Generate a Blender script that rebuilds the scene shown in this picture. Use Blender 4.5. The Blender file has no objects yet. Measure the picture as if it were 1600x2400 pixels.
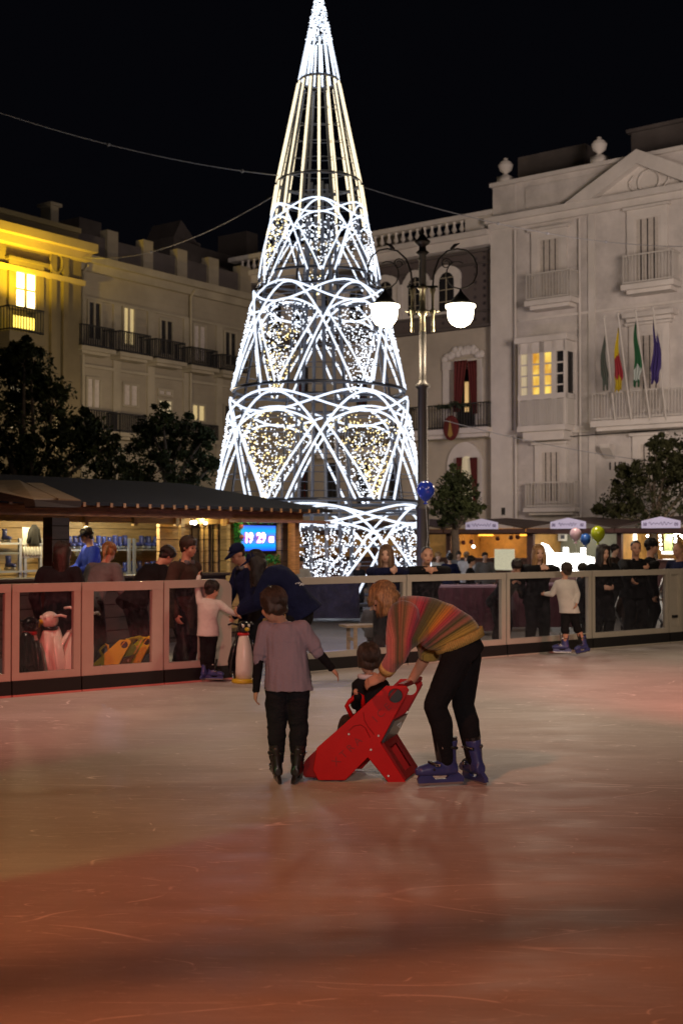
import bpy, bmesh, math, random
from mathutils import Vector, Matrix, noise
R = math.radians
S = bpy.context.scene
COL = S.collection
random.seed(7)
# ---------------------------------------------------------------- camera
EYE = Vector((0, 0, 1.57)); FPX = 2900.0; PITCH = math.atan(66 / FPX)
cam = bpy.data.objects.new('camera', bpy.data.cameras.new('camera')); COL.objects.link(cam)
cam.location = EYE; cam.rotation_euler = (R(90) + PITCH, 0, 0)
cam.data.sensor_fit = 'VERTICAL'; cam.data.sensor_height = 36; cam.data.sensor_width = 24
cam.data.lens = FPX / 2400 * 36; cam.data.clip_end = 400
cam.data.dof.use_dof = True; cam.data.dof.focus_distance = 8.1; cam.data.dof.aperture_fstop = 3.6
S.camera = cam
S.view_settings.view_transform = 'Standard'; S.view_settings.look = 'None'; S.view_settings.gamma = 1
S.view_settings.exposure = 0.0
S.cycles.use_denoising = True
S.cycles.max_bounces = 8; S.cycles.transparent_max_bounces = 24
S.cycles.sample_clamp_indirect = 3.0; S.cycles.caustics_reflective = False; S.cycles.caustics_refractive = False
# ---------------------------------------------------------------- night sky
W = bpy.data.worlds.new('World'); S.world = W; W.use_nodes = True
nt = W.node_tree; nt.nodes.clear()
wo = nt.nodes.new('ShaderNodeOutputWorld'); bg = nt.nodes.new('ShaderNodeBackground')
bg.inputs[0].default_value = (0.20, 0.21, 0.34, 1); bg.inputs[1].default_value = 0.007
nt.links.new(bg.outputs[0], wo.inputs[0])
# ---------------------------------------------------------------- unseen lamps of the square and the rink, with added fills among them
def lamp(name, kind, loc, power, col, target=None, size=0.2, cone=60, blend=0.5):
    d = bpy.data.lights.new(name, kind); d.energy = power; d.color = col
    if kind == 'AREA': d.size = size
    else: d.shadow_soft_size = size
    if kind == 'SPOT': d.spot_size = R(cone); d.spot_blend = blend
    o = bpy.data.objects.new(name, d); COL.objects.link(o); o.location = loc
    if target is not None:
        o.rotation_euler = (Vector(target) - Vector(loc)).to_track_quat('-Z', 'Y').to_euler()
    return o
WARM = (1, .70, .45)
lamp('unseen_rink_flood', 'SPOT', (-5.0, 10.5, 7.5), 900, (1, .70, .48), (.3, 13.6, 0), .35, 84, 1)
lamp('unseen_rink_flood', 'SPOT', (7.5, 10.0, 7.5), 1150, (1, .70, .48), (1.2, 14.5, 0), .35, 92, 1)
lamp('unseen_rink_flood', 'SPOT', (.6, -5.0, 3.9), 2300, (1, .76, .68), (0.35, 8.6, 1.2), .5, 20, 1)  # added key light from the front, brightens the skaters
lamp('unseen_rink_flood', 'SPOT', (2.5, -3.0, 4.6), 3300, (1, .78, .55), (3.0, 17.2, .9), .3, 24, 1)  # added fill aimed at the right fence to brighten it
lamp('violet_led_light', 'POINT', (-.2, 19.5, 1.2), 9, (.30, .26, 1), None, .15)
lamp('violet_led_light', 'POINT', (2.1, 46.0, 6.3), 45, (.30, .2, 1), None, .1)
lamp('orange_stage_light', 'SPOT', (-3, 2, 7), 1100, (1, .25, .085), (-.7, 5.7, 0), .23, 66, 1)
lamp('red_stage_light', 'SPOT', (-2.6, -2.5, 5.0), 5600, (1, .14, .11), (-3.3, 12.9, 0.35), .10, 19, .9)
lamp('red_stage_light', 'SPOT', (8.5, 4, 4.5), 4200, (1, .06, .07), (4.2, 12.0, 0.0), .10, 26, 1)
lamp('green_stage_light', 'SPOT', (-6.5, 1.0, 3.6), 330, (.25, 1, .3), (-1.9, 7.0, 0), .03, 17, .25)
lamp('unseen_plaza_light', 'SPOT', (13, 15, 7), 11800, (1, .79, .66), (9, 48, 8), 3.0, 62, .6)
lamp('unseen_plaza_light', 'POINT', (3.8, 21.5, 3.4), 120, (1, .80, .62), None, .3)  # added fill, no lamp stands here; brightens what is behind the glass
lamp('unseen_plaza_light', 'POINT', (-1.2, 18.2, 2.8), 45, (.85, .80, 1), None, .3)  # added bluish fill behind the fence, no fixture here
lamp('unseen_plaza_light', 'SPOT', (10, 30, 7), 1700, (1, .80, .70), (2, 53, 8), 1.5, 100, .6)
lamp('unseen_plaza_light', 'POINT', (-8, 37, 5.0), 760, (1, .78, .52), None, .3)
lamp('unseen_plaza_light', 'POINT', (-7, 46, 5.5), 200, (1, .74, .48), None, .3)

# ---------------------------------------------------------------- photo geometry
ca, sa = math.cos(PITCH), math.sin(PITCH)
def ray(px, py):
    v = (1200 - py) / FPX
    return Vector(((px - 800) / FPX, ca - sa * v, sa + ca * v))
def P(px, py, Y):
    r = ray(px, py); return EYE + r * (Y / r.y)
def G(px, py):
    r = ray(px, py); return EYE + r * (-EYE.z / r.z)
class Plane:
    """vertical plane through o along u; n faces the camera"""
    def __init__(s, ox, oy, ux, uy):
        s.o = Vector((ox, oy, 0)); s.u = Vector((ux, uy, 0)).normalized()
        n = Vector((s.u.y, -s.u.x, 0))
        if n.dot(-s.o) < 0: n = -n
        s.n = n
    def hit(s, px, py, off=0.0):
        r = ray(px, py); o = s.o + s.n * off
        t = (o - EYE).dot(s.n) / r.dot(s.n)
        p = EYE + r * t
        return (p - s.o).dot(s.u), p.z
    def pt(s, a, z, off=0.0):
        p = s.o + s.u * a + s.n * off; return Vector((p.x, p.y, z))
    def rect(s, x0, x1, y0, y1, off=0.0):
        xm, ym = (x0 + x1) / 2, (y0 + y1) / 2
        return s.hit(x0, ym, off)[0], s.hit(x1, ym, off)[0], s.hit(xm, y1, off)[1], s.hit(xm, y0, off)[1]
    def box(s, mb, a0, a1, z0, z1, o0, o1, mi=0):
        mb.hexa([s.pt(a0, z0, o1), s.pt(a1, z0, o1), s.pt(a1, z0, o0), s.pt(a0, z0, o0),
                 s.pt(a0, z1, o1), s.pt(a1, z1, o1), s.pt(a1, z1, o0), s.pt(a0, z1, o0)], mi)
    def pbox(s, mb, x0, x1, y0, y1, o0, o1, mi=0):
        a0, a1, z0, z1 = s.rect(x0, x1, y0, y1, (o0 + o1) / 2); s.box(mb, a0, a1, z0, z1, o0, o1, mi)
# ---------------------------------------------------------------- materials
def mat(name, col, rough=.6, metal=0.0, var=.0, vscale=8.0, bump=0.0, bscale=60.0, emit=None, estr=0.0, stretch=None, col2=None, spec=None, coat=0):
    m = bpy.data.materials.new(name); m.use_nodes = True
    n = m.node_tree; b = n.nodes['Principled BSDF']
    b.inputs['Base Color'].default_value = (*col, 1); b.inputs['Roughness'].default_value = rough
    b.inputs['Metallic'].default_value = metal
    if spec is not None: b.inputs['Specular IOR Level'].default_value = spec
    if coat: b.inputs['Coat Weight'].default_value = coat
    tc = None
    if var or bump:
        tc = n.nodes.new('ShaderNodeTexCoord'); mp = n.nodes.new('ShaderNodeMapping')
        n.links.new(tc.outputs['Object'], mp.inputs[0])
        if stretch: mp.inputs['Scale'].default_value = stretch
    if var:
        t = n.nodes.new('ShaderNodeTexNoise'); t.inputs['Scale'].default_value = vscale; t.inputs['Detail'].default_value = 6
        t.inputs['Roughness'].default_value = .65
        n.links.new(mp.outputs[0], t.inputs['Vector'])
        r = n.nodes.new('ShaderNodeValToRGB')
        c2 = col2 or tuple(c * (1 - var) for c in col)
        r.color_ramp.elements[0].position = .32; r.color_ramp.elements[0].color = (*c2, 1)
        r.color_ramp.elements[1].position = .68; r.color_ramp.elements[1].color = (*[min(1, c * (1 + var * .5)) for c in col], 1)
        n.links.new(t.outputs[0], r.inputs[0]); n.links.new(r.outputs[0], b.inputs['Base Color'])
    if bump:
        t = n.nodes.new('ShaderNodeTexNoise'); t.inputs['Scale'].default_value = bscale; t.inputs['Detail'].default_value = 4
        n.links.new(mp.outputs[0], t.inputs['Vector'])
        bp = n.nodes.new('ShaderNodeBump'); bp.inputs['Strength'].default_value = min(1, bump); bp.inputs['Distance'].default_value = .02
        n.links.new(t.outputs[0], bp.inputs['Height']); n.links.new(bp.outputs[0], b.inputs['Normal'])
    if emit:
        b.inputs['Emission Color'].default_value = (*emit, 1); b.inputs['Emission Strength'].default_value = estr
    return m
def glow(name, col, s, sample=True):
    m = bpy.data.materials.new(name); m.use_nodes = True
    b = m.node_tree.nodes['Principled BSDF']; b.inputs['Base Color'].default_value = (*[min(.8, c) for c in col], 1)
    b.inputs['Emission Color'].default_value = (*col, 1); b.inputs['Emission Strength'].default_value = s
    if not sample: m.cycles.emission_sampling = 'NONE'
    return m
# ---------------------------------------------------------------- mesh builder and object tree
ORG = [Vector((0, 0, 0))]
class MB:
    def __init__(s): s.v = []; s.f = []; s.m = []
    def add(s, vs, fs, mi=0):
        k = len(s.v); s.v.extend(Vector(a) for a in vs)
        s.f.extend([tuple(i + k for i in f) for f in fs]); s.m.extend([mi] * len(fs)); return s
    def hexa(s, p, mi=0):
        s.add(p, [(3, 2, 1, 0), (4, 5, 6, 7), (0, 1, 5, 4), (1, 2, 6, 5), (2, 3, 7, 6), (3, 0, 4, 7)], mi)
    def box(s, c, d, rot=None, mi=0):
        c = Vector(c); hx, hy, hz = d[0] / 2, d[1] / 2, d[2] / 2
        p = [Vector(a) for a in ((-hx, -hy, -hz), (hx, -hy, -hz), (hx, hy, -hz), (-hx, hy, -hz), (-hx, -hy, hz), (hx, -hy, hz), (hx, hy, hz), (-hx, hy, hz))]
        if rot is not None: p = [rot @ a for a in p]
        s.hexa([a + c for a in p], mi)
    def bar(s, a, b, w, h=None, up=None, mi=0):
        a, b = Vector(a), Vector(b); h = h or w; d = (b - a)
        if d.length < 1e-6: return
        dn = d.normalized(); up = Vector(up) if up else (Vector((0, 0, 1)) if abs(dn.z) < .95 else Vector((0, 1, 0)))
        x = dn.cross(up).normalized() * w / 2; y = x.cross(dn).normalized() * h / 2
        s.hexa([a - x - y, a + x - y, b + x - y, b - x - y, a - x + y, a + x + y, b + x + y, b - x + y], mi)
    def prism(s, pts, depth, mi=0):
        """planar polygon pts (3D) extruded by vector depth"""
        n = len(pts); q = [Vector(p) for p in pts]; d = Vector(depth)
        vs = q + [p + d for p in q]
        fs = [tuple(range(n)), tuple(range(2 * n - 1, n - 1, -1))] + [(i, i + n, (i + 1) % n + n, (i + 1) % n) for i in range(n)]
        s.add(vs, fs, mi)
    def rings(s, rs, n=14, mi=0, cap=True):
        """rs: list of (center, x-vector, y-vector)"""
        vs, fs = [], []
        for c, x, y in rs:
            for k in range(n):
                a = 2 * math.pi * k / n; vs.append(Vector(c) + x * math.cos(a) + y * math.sin(a))
        for i in range(len(rs) - 1):
            for k in range(n):
                fs.append((i * n + k, i * n + (k + 1) % n, (i + 1) * n + (k + 1) % n, (i + 1) * n + k))
        if cap: fs += [tuple(range(n - 1, -1, -1)), tuple(range((len(rs) - 1) * n, len(rs) * n))]
        s.add(vs, fs, mi)
    def tube(s, pts, r, n=8, mi=0, closed=False, flat=None):
        pts = [Vector(p) for p in pts]; m = len(pts)
        if m < 2: return
        rr = r if isinstance(r, (list, tuple)) else [r] * m
        rs = []; x = None
        for i, p in enumerate(pts):
            if closed: t = (pts[(i + 1) % m] - pts[i - 1])
            else: t = pts[min(i + 1, m - 1)] - pts[max(i - 1, 0)]
            if t.length < 1e-9: t = Vector((0, 0, 1))
            t.normalize()
            if x is None:
                x = t.cross(Vector((0, 0, 1)) if abs(t.z) < .9 else Vector((0, 1, 0))).normalized()
            x = (x - t * x.dot(t)).normalized(); y = t.cross(x)
            rs.append((p, x * rr[i], y * rr[i]))
        if closed: rs.append(rs[0])
        s.rings(rs, n, mi, cap=not closed)
    def caps(s, a, b, ra, rb, n=12, mi=0, flat=False):
        """tapered capsule"""
        a, b = Vector(a), Vector(b); d = (b - a); L = d.length
        d = d / L if L > 1e-6 else Vector((0, 0, 1))
        x = d.cross(Vector((0, 0, 1)) if abs(d.z) < .9 else Vector((0, 1, 0))).normalized(); y = d.cross(x)
        rs = []
        if not flat:
            for q in (-80, -60, -35, 0): rs.append((a + d * ra * math.sin(R(q)), x * ra * math.cos(R(q)), y * ra * math.cos(R(q))))
            for q in (0, 35, 60, 80): rs.append((b + d * rb * math.sin(R(q)), x * rb * math.cos(R(q)), y * rb * math.cos(R(q))))
        else:
            rs = [(a, x * ra, y * ra), (b, x * rb, y * rb)]
        s.rings(rs, n, mi)
    def ell(s, c, ax, ay, az, n=16, m=10, mi=0):
        """ellipsoid with semi-axis vectors"""
        c = Vector(c); rs = []
        for i in range(m + 1):
            q = -math.pi / 2 + math.pi * (i + .08) / (m + .16)
            rs.append((c + Vector(az) * math.sin(q), Vector(ax) * math.cos(q), Vector(ay) * math.cos(q)))
        s.rings(rs, n, mi)
    def sph(s, c, r, n=12, m=8, mi=0):
        s.ell(c, Vector((r, 0, 0)), Vector((0, r, 0)), Vector((0, 0, r)), n, m, mi)
    def lathe(s, c, prof, n=20, mi=0, sx=1, sy=1):
        """prof: (r, z) pairs about the vertical through c"""
        c = Vector(c)
        s.rings([(c + Vector((0, 0, z)), Vector((r * sx, 0, 0)), Vector((0, r * sy, 0))) for r, z in prof], n, mi)
    def build(s, name, m, parent=None, smooth=False, bevel=0, local=False):
        me = bpy.data.meshes.new(name)
        o = ORG[0] if not local else Vector((0, 0, 0))
        me.from_pydata([tuple(a - o) for a in s.v], [], s.f)
        for x in (m if isinstance(m, (list, tuple)) else [m]): me.materials.append(x)
        me.polygons.foreach_set('material_index', s.m)
        if smooth: me.polygons.foreach_set('use_smooth', [True] * len(me.polygons))
        me.update()
        bm = bmesh.new(); bm.from_mesh(me); bmesh.ops.recalc_face_normals(bm, faces=bm.faces)
        if bevel:
            es = [e for e in bm.edges if len(e.link_faces) == 2 and e.calc_face_angle(0) > .6]
            bmesh.ops.bevel(bm, geom=es, offset=bevel, segments=2, affect='EDGES', clamp_overlap=True)
        bm.to_mesh(me); bm.free()
        ob = bpy.data.objects.new(name, me); COL.objects.link(ob)
        if parent is not None: ob.parent = parent
        else: ob.location = o
        return ob
def tag(o, label, cat, group=None, kind=None):
    if label: o['label'] = label
    if cat: o['category'] = cat
    if group: o['group'] = group
    if kind: o['kind'] = kind
    return o
def thing(name, label, cat, loc=(0, 0, 0), group=None):
    o = bpy.data.objects.new(name, None); COL.objects.link(o); o.location = loc; o.empty_display_size = .2
    ORG[0] = Vector(loc); return tag(o, label, cat, group)
def free(): ORG[0] = Vector((0, 0, 0))
def copy_tree(o, parent=None):
    c = o.copy(); COL.objects.link(c)
    if parent is not None: c.parent = parent
    for ch in list(o.children): copy_tree(ch, c)
    return c
def dup(o, loc, rz=0, label=None, sc=1.0):
    c = copy_tree(o); c.location = loc; c.rotation_euler = (0, 0, rz); c.scale = (sc, sc, sc)
    if label: c['label'] = label
    return c
WS = bpy.data.scenes.new('workbench'); JUNK = []
def fuse(mb, name, m, parent, vox, smooth=4, wrinkle=0, wscale=6, wstretch=(1, 1, 1), seed=0, sub=0):
    """voxel-remesh a pile of shapes into ONE continuous surface"""
    t = mb.build('tmp_' + name, m, None); t.location = (0, 0, 0)
    r = t.modifiers.new('r', 'REMESH'); r.mode = 'VOXEL'; r.voxel_size = vox; r.adaptivity = 0
    if smooth: q = t.modifiers.new('s', 'SMOOTH'); q.iterations = smooth; q.factor = .6
    COL.objects.unlink(t); WS.collection.objects.link(t); WS.view_layers[0].update(); dg = WS.view_layers[0].depsgraph
    me = bpy.data.meshes.new_from_object(t.evaluated_get(dg), depsgraph=dg); me.name = name
    WS.collection.objects.unlink(t); JUNK.extend([t, t.data])
    if wrinkle:
        off = Vector((seed * 3.1, seed * 1.7, 0)); st = Vector(wstretch)
        nv = len(me.vertices); co = [0.0] * (3 * nv); no = [0.0] * (3 * nv)
        me.vertices.foreach_get('co', co); me.vertices.foreach_get('normal', no)
        for i in range(0, 3 * nv, 3):
            p = Vector((co[i] * st.x, co[i + 1] * st.y, co[i + 2] * st.z)) * wscale + off
            k = (noise.noise(p) + .5 * noise.noise(p * 2.3)) * wrinkle
            co[i] += no[i] * k; co[i + 1] += no[i + 1] * k; co[i + 2] += no[i + 2] * k
        me.vertices.foreach_set('co', co); me.update()
    me.polygons.foreach_set('use_smooth', [True] * len(me.polygons))
    if not me.materials: me.materials.append(m)
    ob = bpy.data.objects.new(name, me); COL.objects.link(ob)
    if parent is not None: ob.parent = parent
    else: ob.location = ORG[0]
    return ob
FONT = {}
def text(body, size, M, depth, m, name, parent, align='CENTER', bold=0.0, shear=0.0, label=None):
    """raised lettering; M places the text plane (x right, y up, z out)"""
    c = bpy.data.curves.new('t', 'FONT'); c.body = body; c.size = size; c.extrude = depth; c.offset = bold; c.shear = shear
    c.align_x = align; c.align_y = 'CENTER'; c.resolution_u = 3
    t = bpy.data.objects.new('t', c); WS.collection.objects.link(t)
    WS.view_layers[0].update(); dg = WS.view_layers[0].depsgraph; me = bpy.data.meshes.new_from_object(t.evaluated_get(dg), depsgraph=dg)
    WS.collection.objects.unlink(t); JUNK.extend([t, c]); me.materials.clear(); me.materials.append(m)
    me.transform(Matrix.Translation(-ORG[0]) @ M); me.name = name
    o = bpy.data.objects.new(name, me); COL.objects.link(o)
    if parent is not None: o.parent = parent
    if label: o['label'] = label
    return o
def basis(o, x, y, z):
    return Matrix(((x[0], y[0], z[0], o[0]), (x[1], y[1], z[1], o[1]), (x[2], y[2], z[2], o[2]), (0, 0, 0, 1)))
# ================================================================ GROUND
def sheet(name, pts, z, m):
    mb = MB(); mb.add([Vector((x, y, z)) for x, y in pts], [tuple(range(len(pts)))]); free()
    o = mb.build(name, m); o['kind'] = 'structure'; return o
FD = Vector((1, .786, 0)).normalized(); FN = Vector((-FD.y, FD.x, 0)); F0 = Vector((-3.35, 12.4, 0))   # rink fence line; FN points behind it
def fpt(px, off=0.0):
    """point on the ground on the line parallel to the fence, off metres behind it, under photo column px"""
    o = F0 + FN * off; r = (px - 800) / FPX
    t = (r * o.y - o.x) / (FD.x - r * FD.y)
    return o + FD * t
pav = mat('plaza_stone', (.16, .15, .14), .45, var=.35, vscale=1.2, bump=.15, bscale=25)
gm = MB(); gm.add([Vector((-150, -40, -.06)), Vector((150, -40, -.06)), Vector((150, 200, -.06)), Vector((-150, 200, -.06))], [(0, 1, 2, 3)])
free(); tag(gm.build('plaza_ground', pav), 'dark stone paving of the square beyond the rink', 'ground', kind='structure')
# ice: off-white, scratched, slightly wet
ice = bpy.data.materials.new('ice'); ice.use_nodes = True
n = ice.node_tree; b = n.nodes['Principled BSDF']
tc = n.nodes.new('ShaderNodeTexCoord')
def nz(scale, detail, st=(1, 1, 1), rot=0, dist=0):
    mp = n.nodes.new('ShaderNodeMapping'); mp.inputs['Scale'].default_value = st; mp.inputs['Rotation'].default_value = (0, 0, rot)
    n.links.new(tc.outputs['Object'], mp.inputs[0]); t = n.nodes.new('ShaderNodeTexNoise')
    t.inputs['Scale'].default_value = scale; t.inputs['Detail'].default_value = detail; t.inputs['Distortion'].default_value = dist
    t.inputs['Roughness'].default_value = .6
    n.links.new(mp.outputs[0], t.inputs['Vector']); return t.outputs[0]
def ramp(src, p0, c0, p1, c1, nn=None):
    r = (nn or n).nodes.new('ShaderNodeValToRGB'); e = r.color_ramp.elements
    e[0].position = p0; e[0].color = (*c0, 1); e[1].position = p1; e[1].color = (*c1, 1)
    (nn or n).links.new(src, r.inputs[0]); return r.outputs[0]
def mixc(a, b2, fac, mode='MIX'):
    x = n.nodes.new('ShaderNodeMix'); x.data_type = 'RGBA'; x.blend_type = mode
    if isinstance(fac, float): x.inputs[0].default_value = fac
    else: n.links.new(fac, x.inputs[0])
    for s_, q in ((6, a), (7, b2)):
        if isinstance(q, tuple): x.inputs[s_].default_value = (*q, 1)
        else: n.links.new(q, x.inputs[s_])
    return x.outputs[2]
base = ramp(nz(.7, 7, (1, 1.6, 1), .25, .8), .3, (.40, .37, .35), .75, (.57, .53, .505))
base = mixc(base, (.80, .78, .78), ramp(nz(5, 8, (.5, 4.5, 1), .12, .6), .50, (0, 0, 0), .78, (.20, .20, .20)))
base = mixc(base, (.30, .27, .26), ramp(nz(2.2, 6, (.22, 3, 1), -.1, .4), .56, (0, 0, 0), .74, (.28, .28, .28)))
base = mixc(base, (.30, .27, .25), ramp(nz(90, 3), .5, (0, 0, 0), .8, (.22, .22, .22)))
base = mixc(base, (.85, .82, .80), ramp(nz(26, 6, (.4, 1.3, 1), .5, 1.0), .60, (0, 0, 0), .74, (.55, .55, .55)))
def lines(scale, rot, w, dens):
    # curved skate-blade scratches: thin level sets of a smooth noise, broken up by a second noise
    s1 = nz(scale, 0.0, (.35, 1.9, 1), rot * .35 - .2, .3)
    m1 = n.nodes.new('ShaderNodeMath'); m1.operation = 'SUBTRACT'; n.links.new(s1, m1.inputs[0]); m1.inputs[1].default_value = .5
    m2 = n.nodes.new('ShaderNodeMath'); m2.operation = 'ABSOLUTE'; n.links.new(m1.outputs[0], m2.inputs[0])
    l = ramp(m2.outputs[0], 0, (1, 1, 1), w, (0, 0, 0))
    k = ramp(nz(2.3 * scale, 3, (1, 1, 1), rot + 1), dens, (0, 0, 0), dens + .08, (1, 1, 1))
    x = n.nodes.new('ShaderNodeMath'); x.operation = 'MULTIPLY'; n.links.new(l, x.inputs[0]); n.links.new(k, x.inputs[1]); return x.outputs[0]
for sc_, ro, w_, dn in ((1.3, .3, .0028, .50), (2.1, 1.2, .0036, .54), (.9, 2.2, .002, .5), (3.3, .7, .0048, .56), (1.7, 1.9, .0032, .52), (2.7, -.9, .0042, .55)):
    base = mixc(base, (.88, .84, .82), lines(sc_, ro, w_, dn))
n.links.new(base, b.inputs['Base Color'])
n.links.new(ramp(nz(1.7, 7, (1, 2.5, 1), .2), .3, (.42, .42, .42), .75, (.66, .66, .66)), b.inputs['Roughness'])
b.inputs['Specular IOR Level'].default_value = .26
bp = n.nodes.new('ShaderNodeBump'); bp.inputs['Strength'].default_value = .25; bp.inputs['Distance'].default_value = .004
n.links.new(nz(38, 6, (.5, 1.6, 1), .3), bp.inputs['Height']); n.links.new(bp.outputs[0], b.inputs['Normal'])
q0 = F0 - FD * 12 + FN * .04; q1 = F0 + FD * 22 + FN * .04
mb = MB(); mb.add([Vector((q0.x, q0.y, 0)), Vector((-14, -6, 0)), Vector((18, -6, 0)), Vector((q1.x, q1.y, 0))], [(0, 1, 2, 3)])
free(); tag(mb.build('ice_rink', ice), 'pale scratched ice of the outdoor rink lit pink and red', 'ice', kind='structure')

# made-up truss above the frame, placed to throw the long shadow band
tz = Vector((-5.2, 2.08, 4.0)); te = Vector((4.2, 5.15, 4.0)); td = (te - tz).normalized(); tl = Vector((-td.y, td.x, 0)); tru = thing('added_shadow_truss', 'aluminium truss added out of view to cast the shadow band on the ice', 'truss', tz)
mb = MB(); offs = [tl * .06, tl * -.06, Vector((0, 0, .11))]
for o_ in offs: mb.tube([tz + o_, te + o_], .018, 8)
mb.build('chord', mat('truss_alu', (.5, .5, .5), .4, .8), tru); mb = MB(); L_ = (te - tz).length
for k in range(48):
    p0 = tz + td * L_ * k / 48; p1 = tz + td * L_ * (k + 1) / 48
    for i in range(3): mb.tube([p0 + offs[i], p1 + offs[(i + 1) % 3]], .012, 5)
mb.build('lattice', mat('truss_brace', (.5, .5, .5), .4, .8), tru)
mb = MB()
for e_ in (tz, te): mb.tube([Vector((e_.x, e_.y, 0)), e_], .06, 8)
mb.build('upright', mat('truss_post', (.4, .4, .4), .4, .8), tru); free()
# ================================================================ FACADES
def wallmat(name, col, scale, stain=.25, courses=0):
    m = mat(name, col, .85, var=stain, vscale=scale, bump=.12, bscale=9)
    if courses:
        nn = m.node_tree; t = nn.nodes.new('ShaderNodeTexCoord'); w = nn.nodes.new('ShaderNodeTexWave'); w.bands_direction = 'Z'
        w.inputs['Scale'].default_value = courses; w.wave_profile = 'SAW'
        nn.links.new(t.outputs['Object'], w.inputs[0])
        r = nn.nodes.new('ShaderNodeValToRGB'); r.color_ramp.elements[0].position = .0; r.color_ramp.elements[0].color = (0, 0, 0, 1)
        r.color_ramp.elements[1].position = .09; r.color_ramp.elements[1].color = (1, 1, 1, 1); nn.links.new(w.outputs[0], r.inputs[0])
        bp = nn.nodes.new('ShaderNodeBump'); bp.inputs['Strength'].default_value = .35; bp.inputs['Distance'].default_value = .03
        nn.links.new(r.outputs[0], bp.inputs['Height'])
        nn.links.new(bp.outputs[0], nn.nodes['Principled BSDF'].inputs['Normal'])
    return m
white_wall = wallmat('white_stucco', (.60, .56, .53), .9, .24, 1.6)
white_trim = wallmat('white_trim', (.66, .62, .58), .8, .15)
cream_wall = wallmat('cream_stucco', (.46, .41, .34), .4, .22)
beige_wall = wallmat('beige_stucco', (.33, .29, .21), .3, .25, 1.1)
beige_trim = wallmat('beige_trim', (.37, .33, .24), .8, .2)
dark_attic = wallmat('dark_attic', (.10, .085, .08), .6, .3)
tile_frieze = bpy.data.materials.new('patterned_tile'); tile_frieze.use_nodes = True
n = tile_frieze.node_tree; b = n.nodes['Principled BSDF']; tc = n.nodes.new('ShaderNodeTexCoord')
v = n.nodes.new('ShaderNodeTexVoronoi'); v.inputs['Scale'].default_value = 3.2; v.inputs['Randomness'].default_value = .15; n.links.new(tc.outputs['Object'], v.inputs[0])
n.links.new(ramp(v.outputs[0], .12, (.020, .016, .022), .34, (.11, .09, .09)), b.inputs['Base Color']); b.inputs['Roughness'].default_value = .5
iron = mat('dark_iron', (.03, .03, .032), .5, .4)
white_iron = mat('white_iron', (.55, .52, .48), .6)
shutter = mat('louvred_shutter', (.55, .50, .45), .7, var=.2)
darkpane = mat('dark_glass', (.02, .02, .022), .12, spec=.6)
curtain = mat('maroon_drape', (.12, .014, .012), .85, var=.4, vscale=5, stretch=(6, 6, .4))
lit_yellow = bpy.data.materials.new('lit_room'); lit_yellow.use_nodes = True
n = lit_yellow.node_tree; b = n.nodes['Principled BSDF']; tc = n.nodes.new('ShaderNodeTexCoord')
c_ = ramp(nz(1.6, 4, (1, 1, .6)), .35, (.55, .22, .01), .62, (1, .72, .14))
n.links.new(c_, b.inputs['Emission Color']); b.inputs['Emission Strength'].default_value = 1.0; b.inputs['Base Color'].default_value = (.2, .15, .05, 1)
lit_cream = glow('lit_curtain', (1, .74, .36), .34)
lit_dim = glow('dim_curtain', (.9, .75, .5), .17)
lit_blaze = glow('blazing_window', (1, .82, .42), 5.0)

def window(pl, root, x0, x1, y0, y1, pane, frame, off=0.0, mull=1, trans=1, slats=False, surround=None, fw=.09):
    a0, a1, z0, z1 = pl.rect(x0, x1, y0, y1, off)
    f = MB()
    for (q0, q1, w0, w1) in ((a0, a0 + fw, z0, z1), (a1 - fw, a1, z0, z1), (a0 + fw, a1 - fw, z1 - fw, z1), (a0 + fw, a1 - fw, z0, z0 + fw)):
        pl.box(f, q0, q1, w0, w1, off - .02, off + .09)
    for k in range(mull):
        c = a0 + (a1 - a0) * (k + 1) / (mull + 1); pl.box(f, c - .045, c + .045, z0 + fw, z1 - fw, off - .02, off + .075)
    for k in range(trans):
        c = z0 + (z1 - z0) * (k + 1) / (trans + 1); pl.box(f, a0 + fw, a1 - fw, c - .03, c + .03, off - .02, off + .06)
    w = f.build('window', frame, root)
    p = MB(); pl.box(p, a0 + fw * .5, a1 - fw * .5, z0 + fw * .5, z1 - fw * .5, off - .05, off + .02); p.build('pane', pane, w)
    if slats:
        s_ = MB()
        for k in range(4):
            q0 = a0 + (a1 - a0) * (k + .12) / 4; q1 = a0 + (a1 - a0) * (k + .88) / 4
            pl.box(s_, q0, q1, z0 + fw, z1 - fw, off + .03, off + .07)
        s_.build('shutter', shutter, w)
    if surround:
        g = MB(); e = surround[1]
        pl.box(g, a0 - e, a0, z0, z1 + e, off, off + .12); pl.box(g, a1, a1 + e, z0, z1 + e, off, off + .12); pl.box(g, a0, a1, z1, z1 + e, off, off + .12)
        pl.box(g, a0 - e * 1.4, a1 + e * 1.4, z1 + e, z1 + e + .1, off, off + .25)
        g.build('surround', surround[0], w)
    return w
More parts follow.
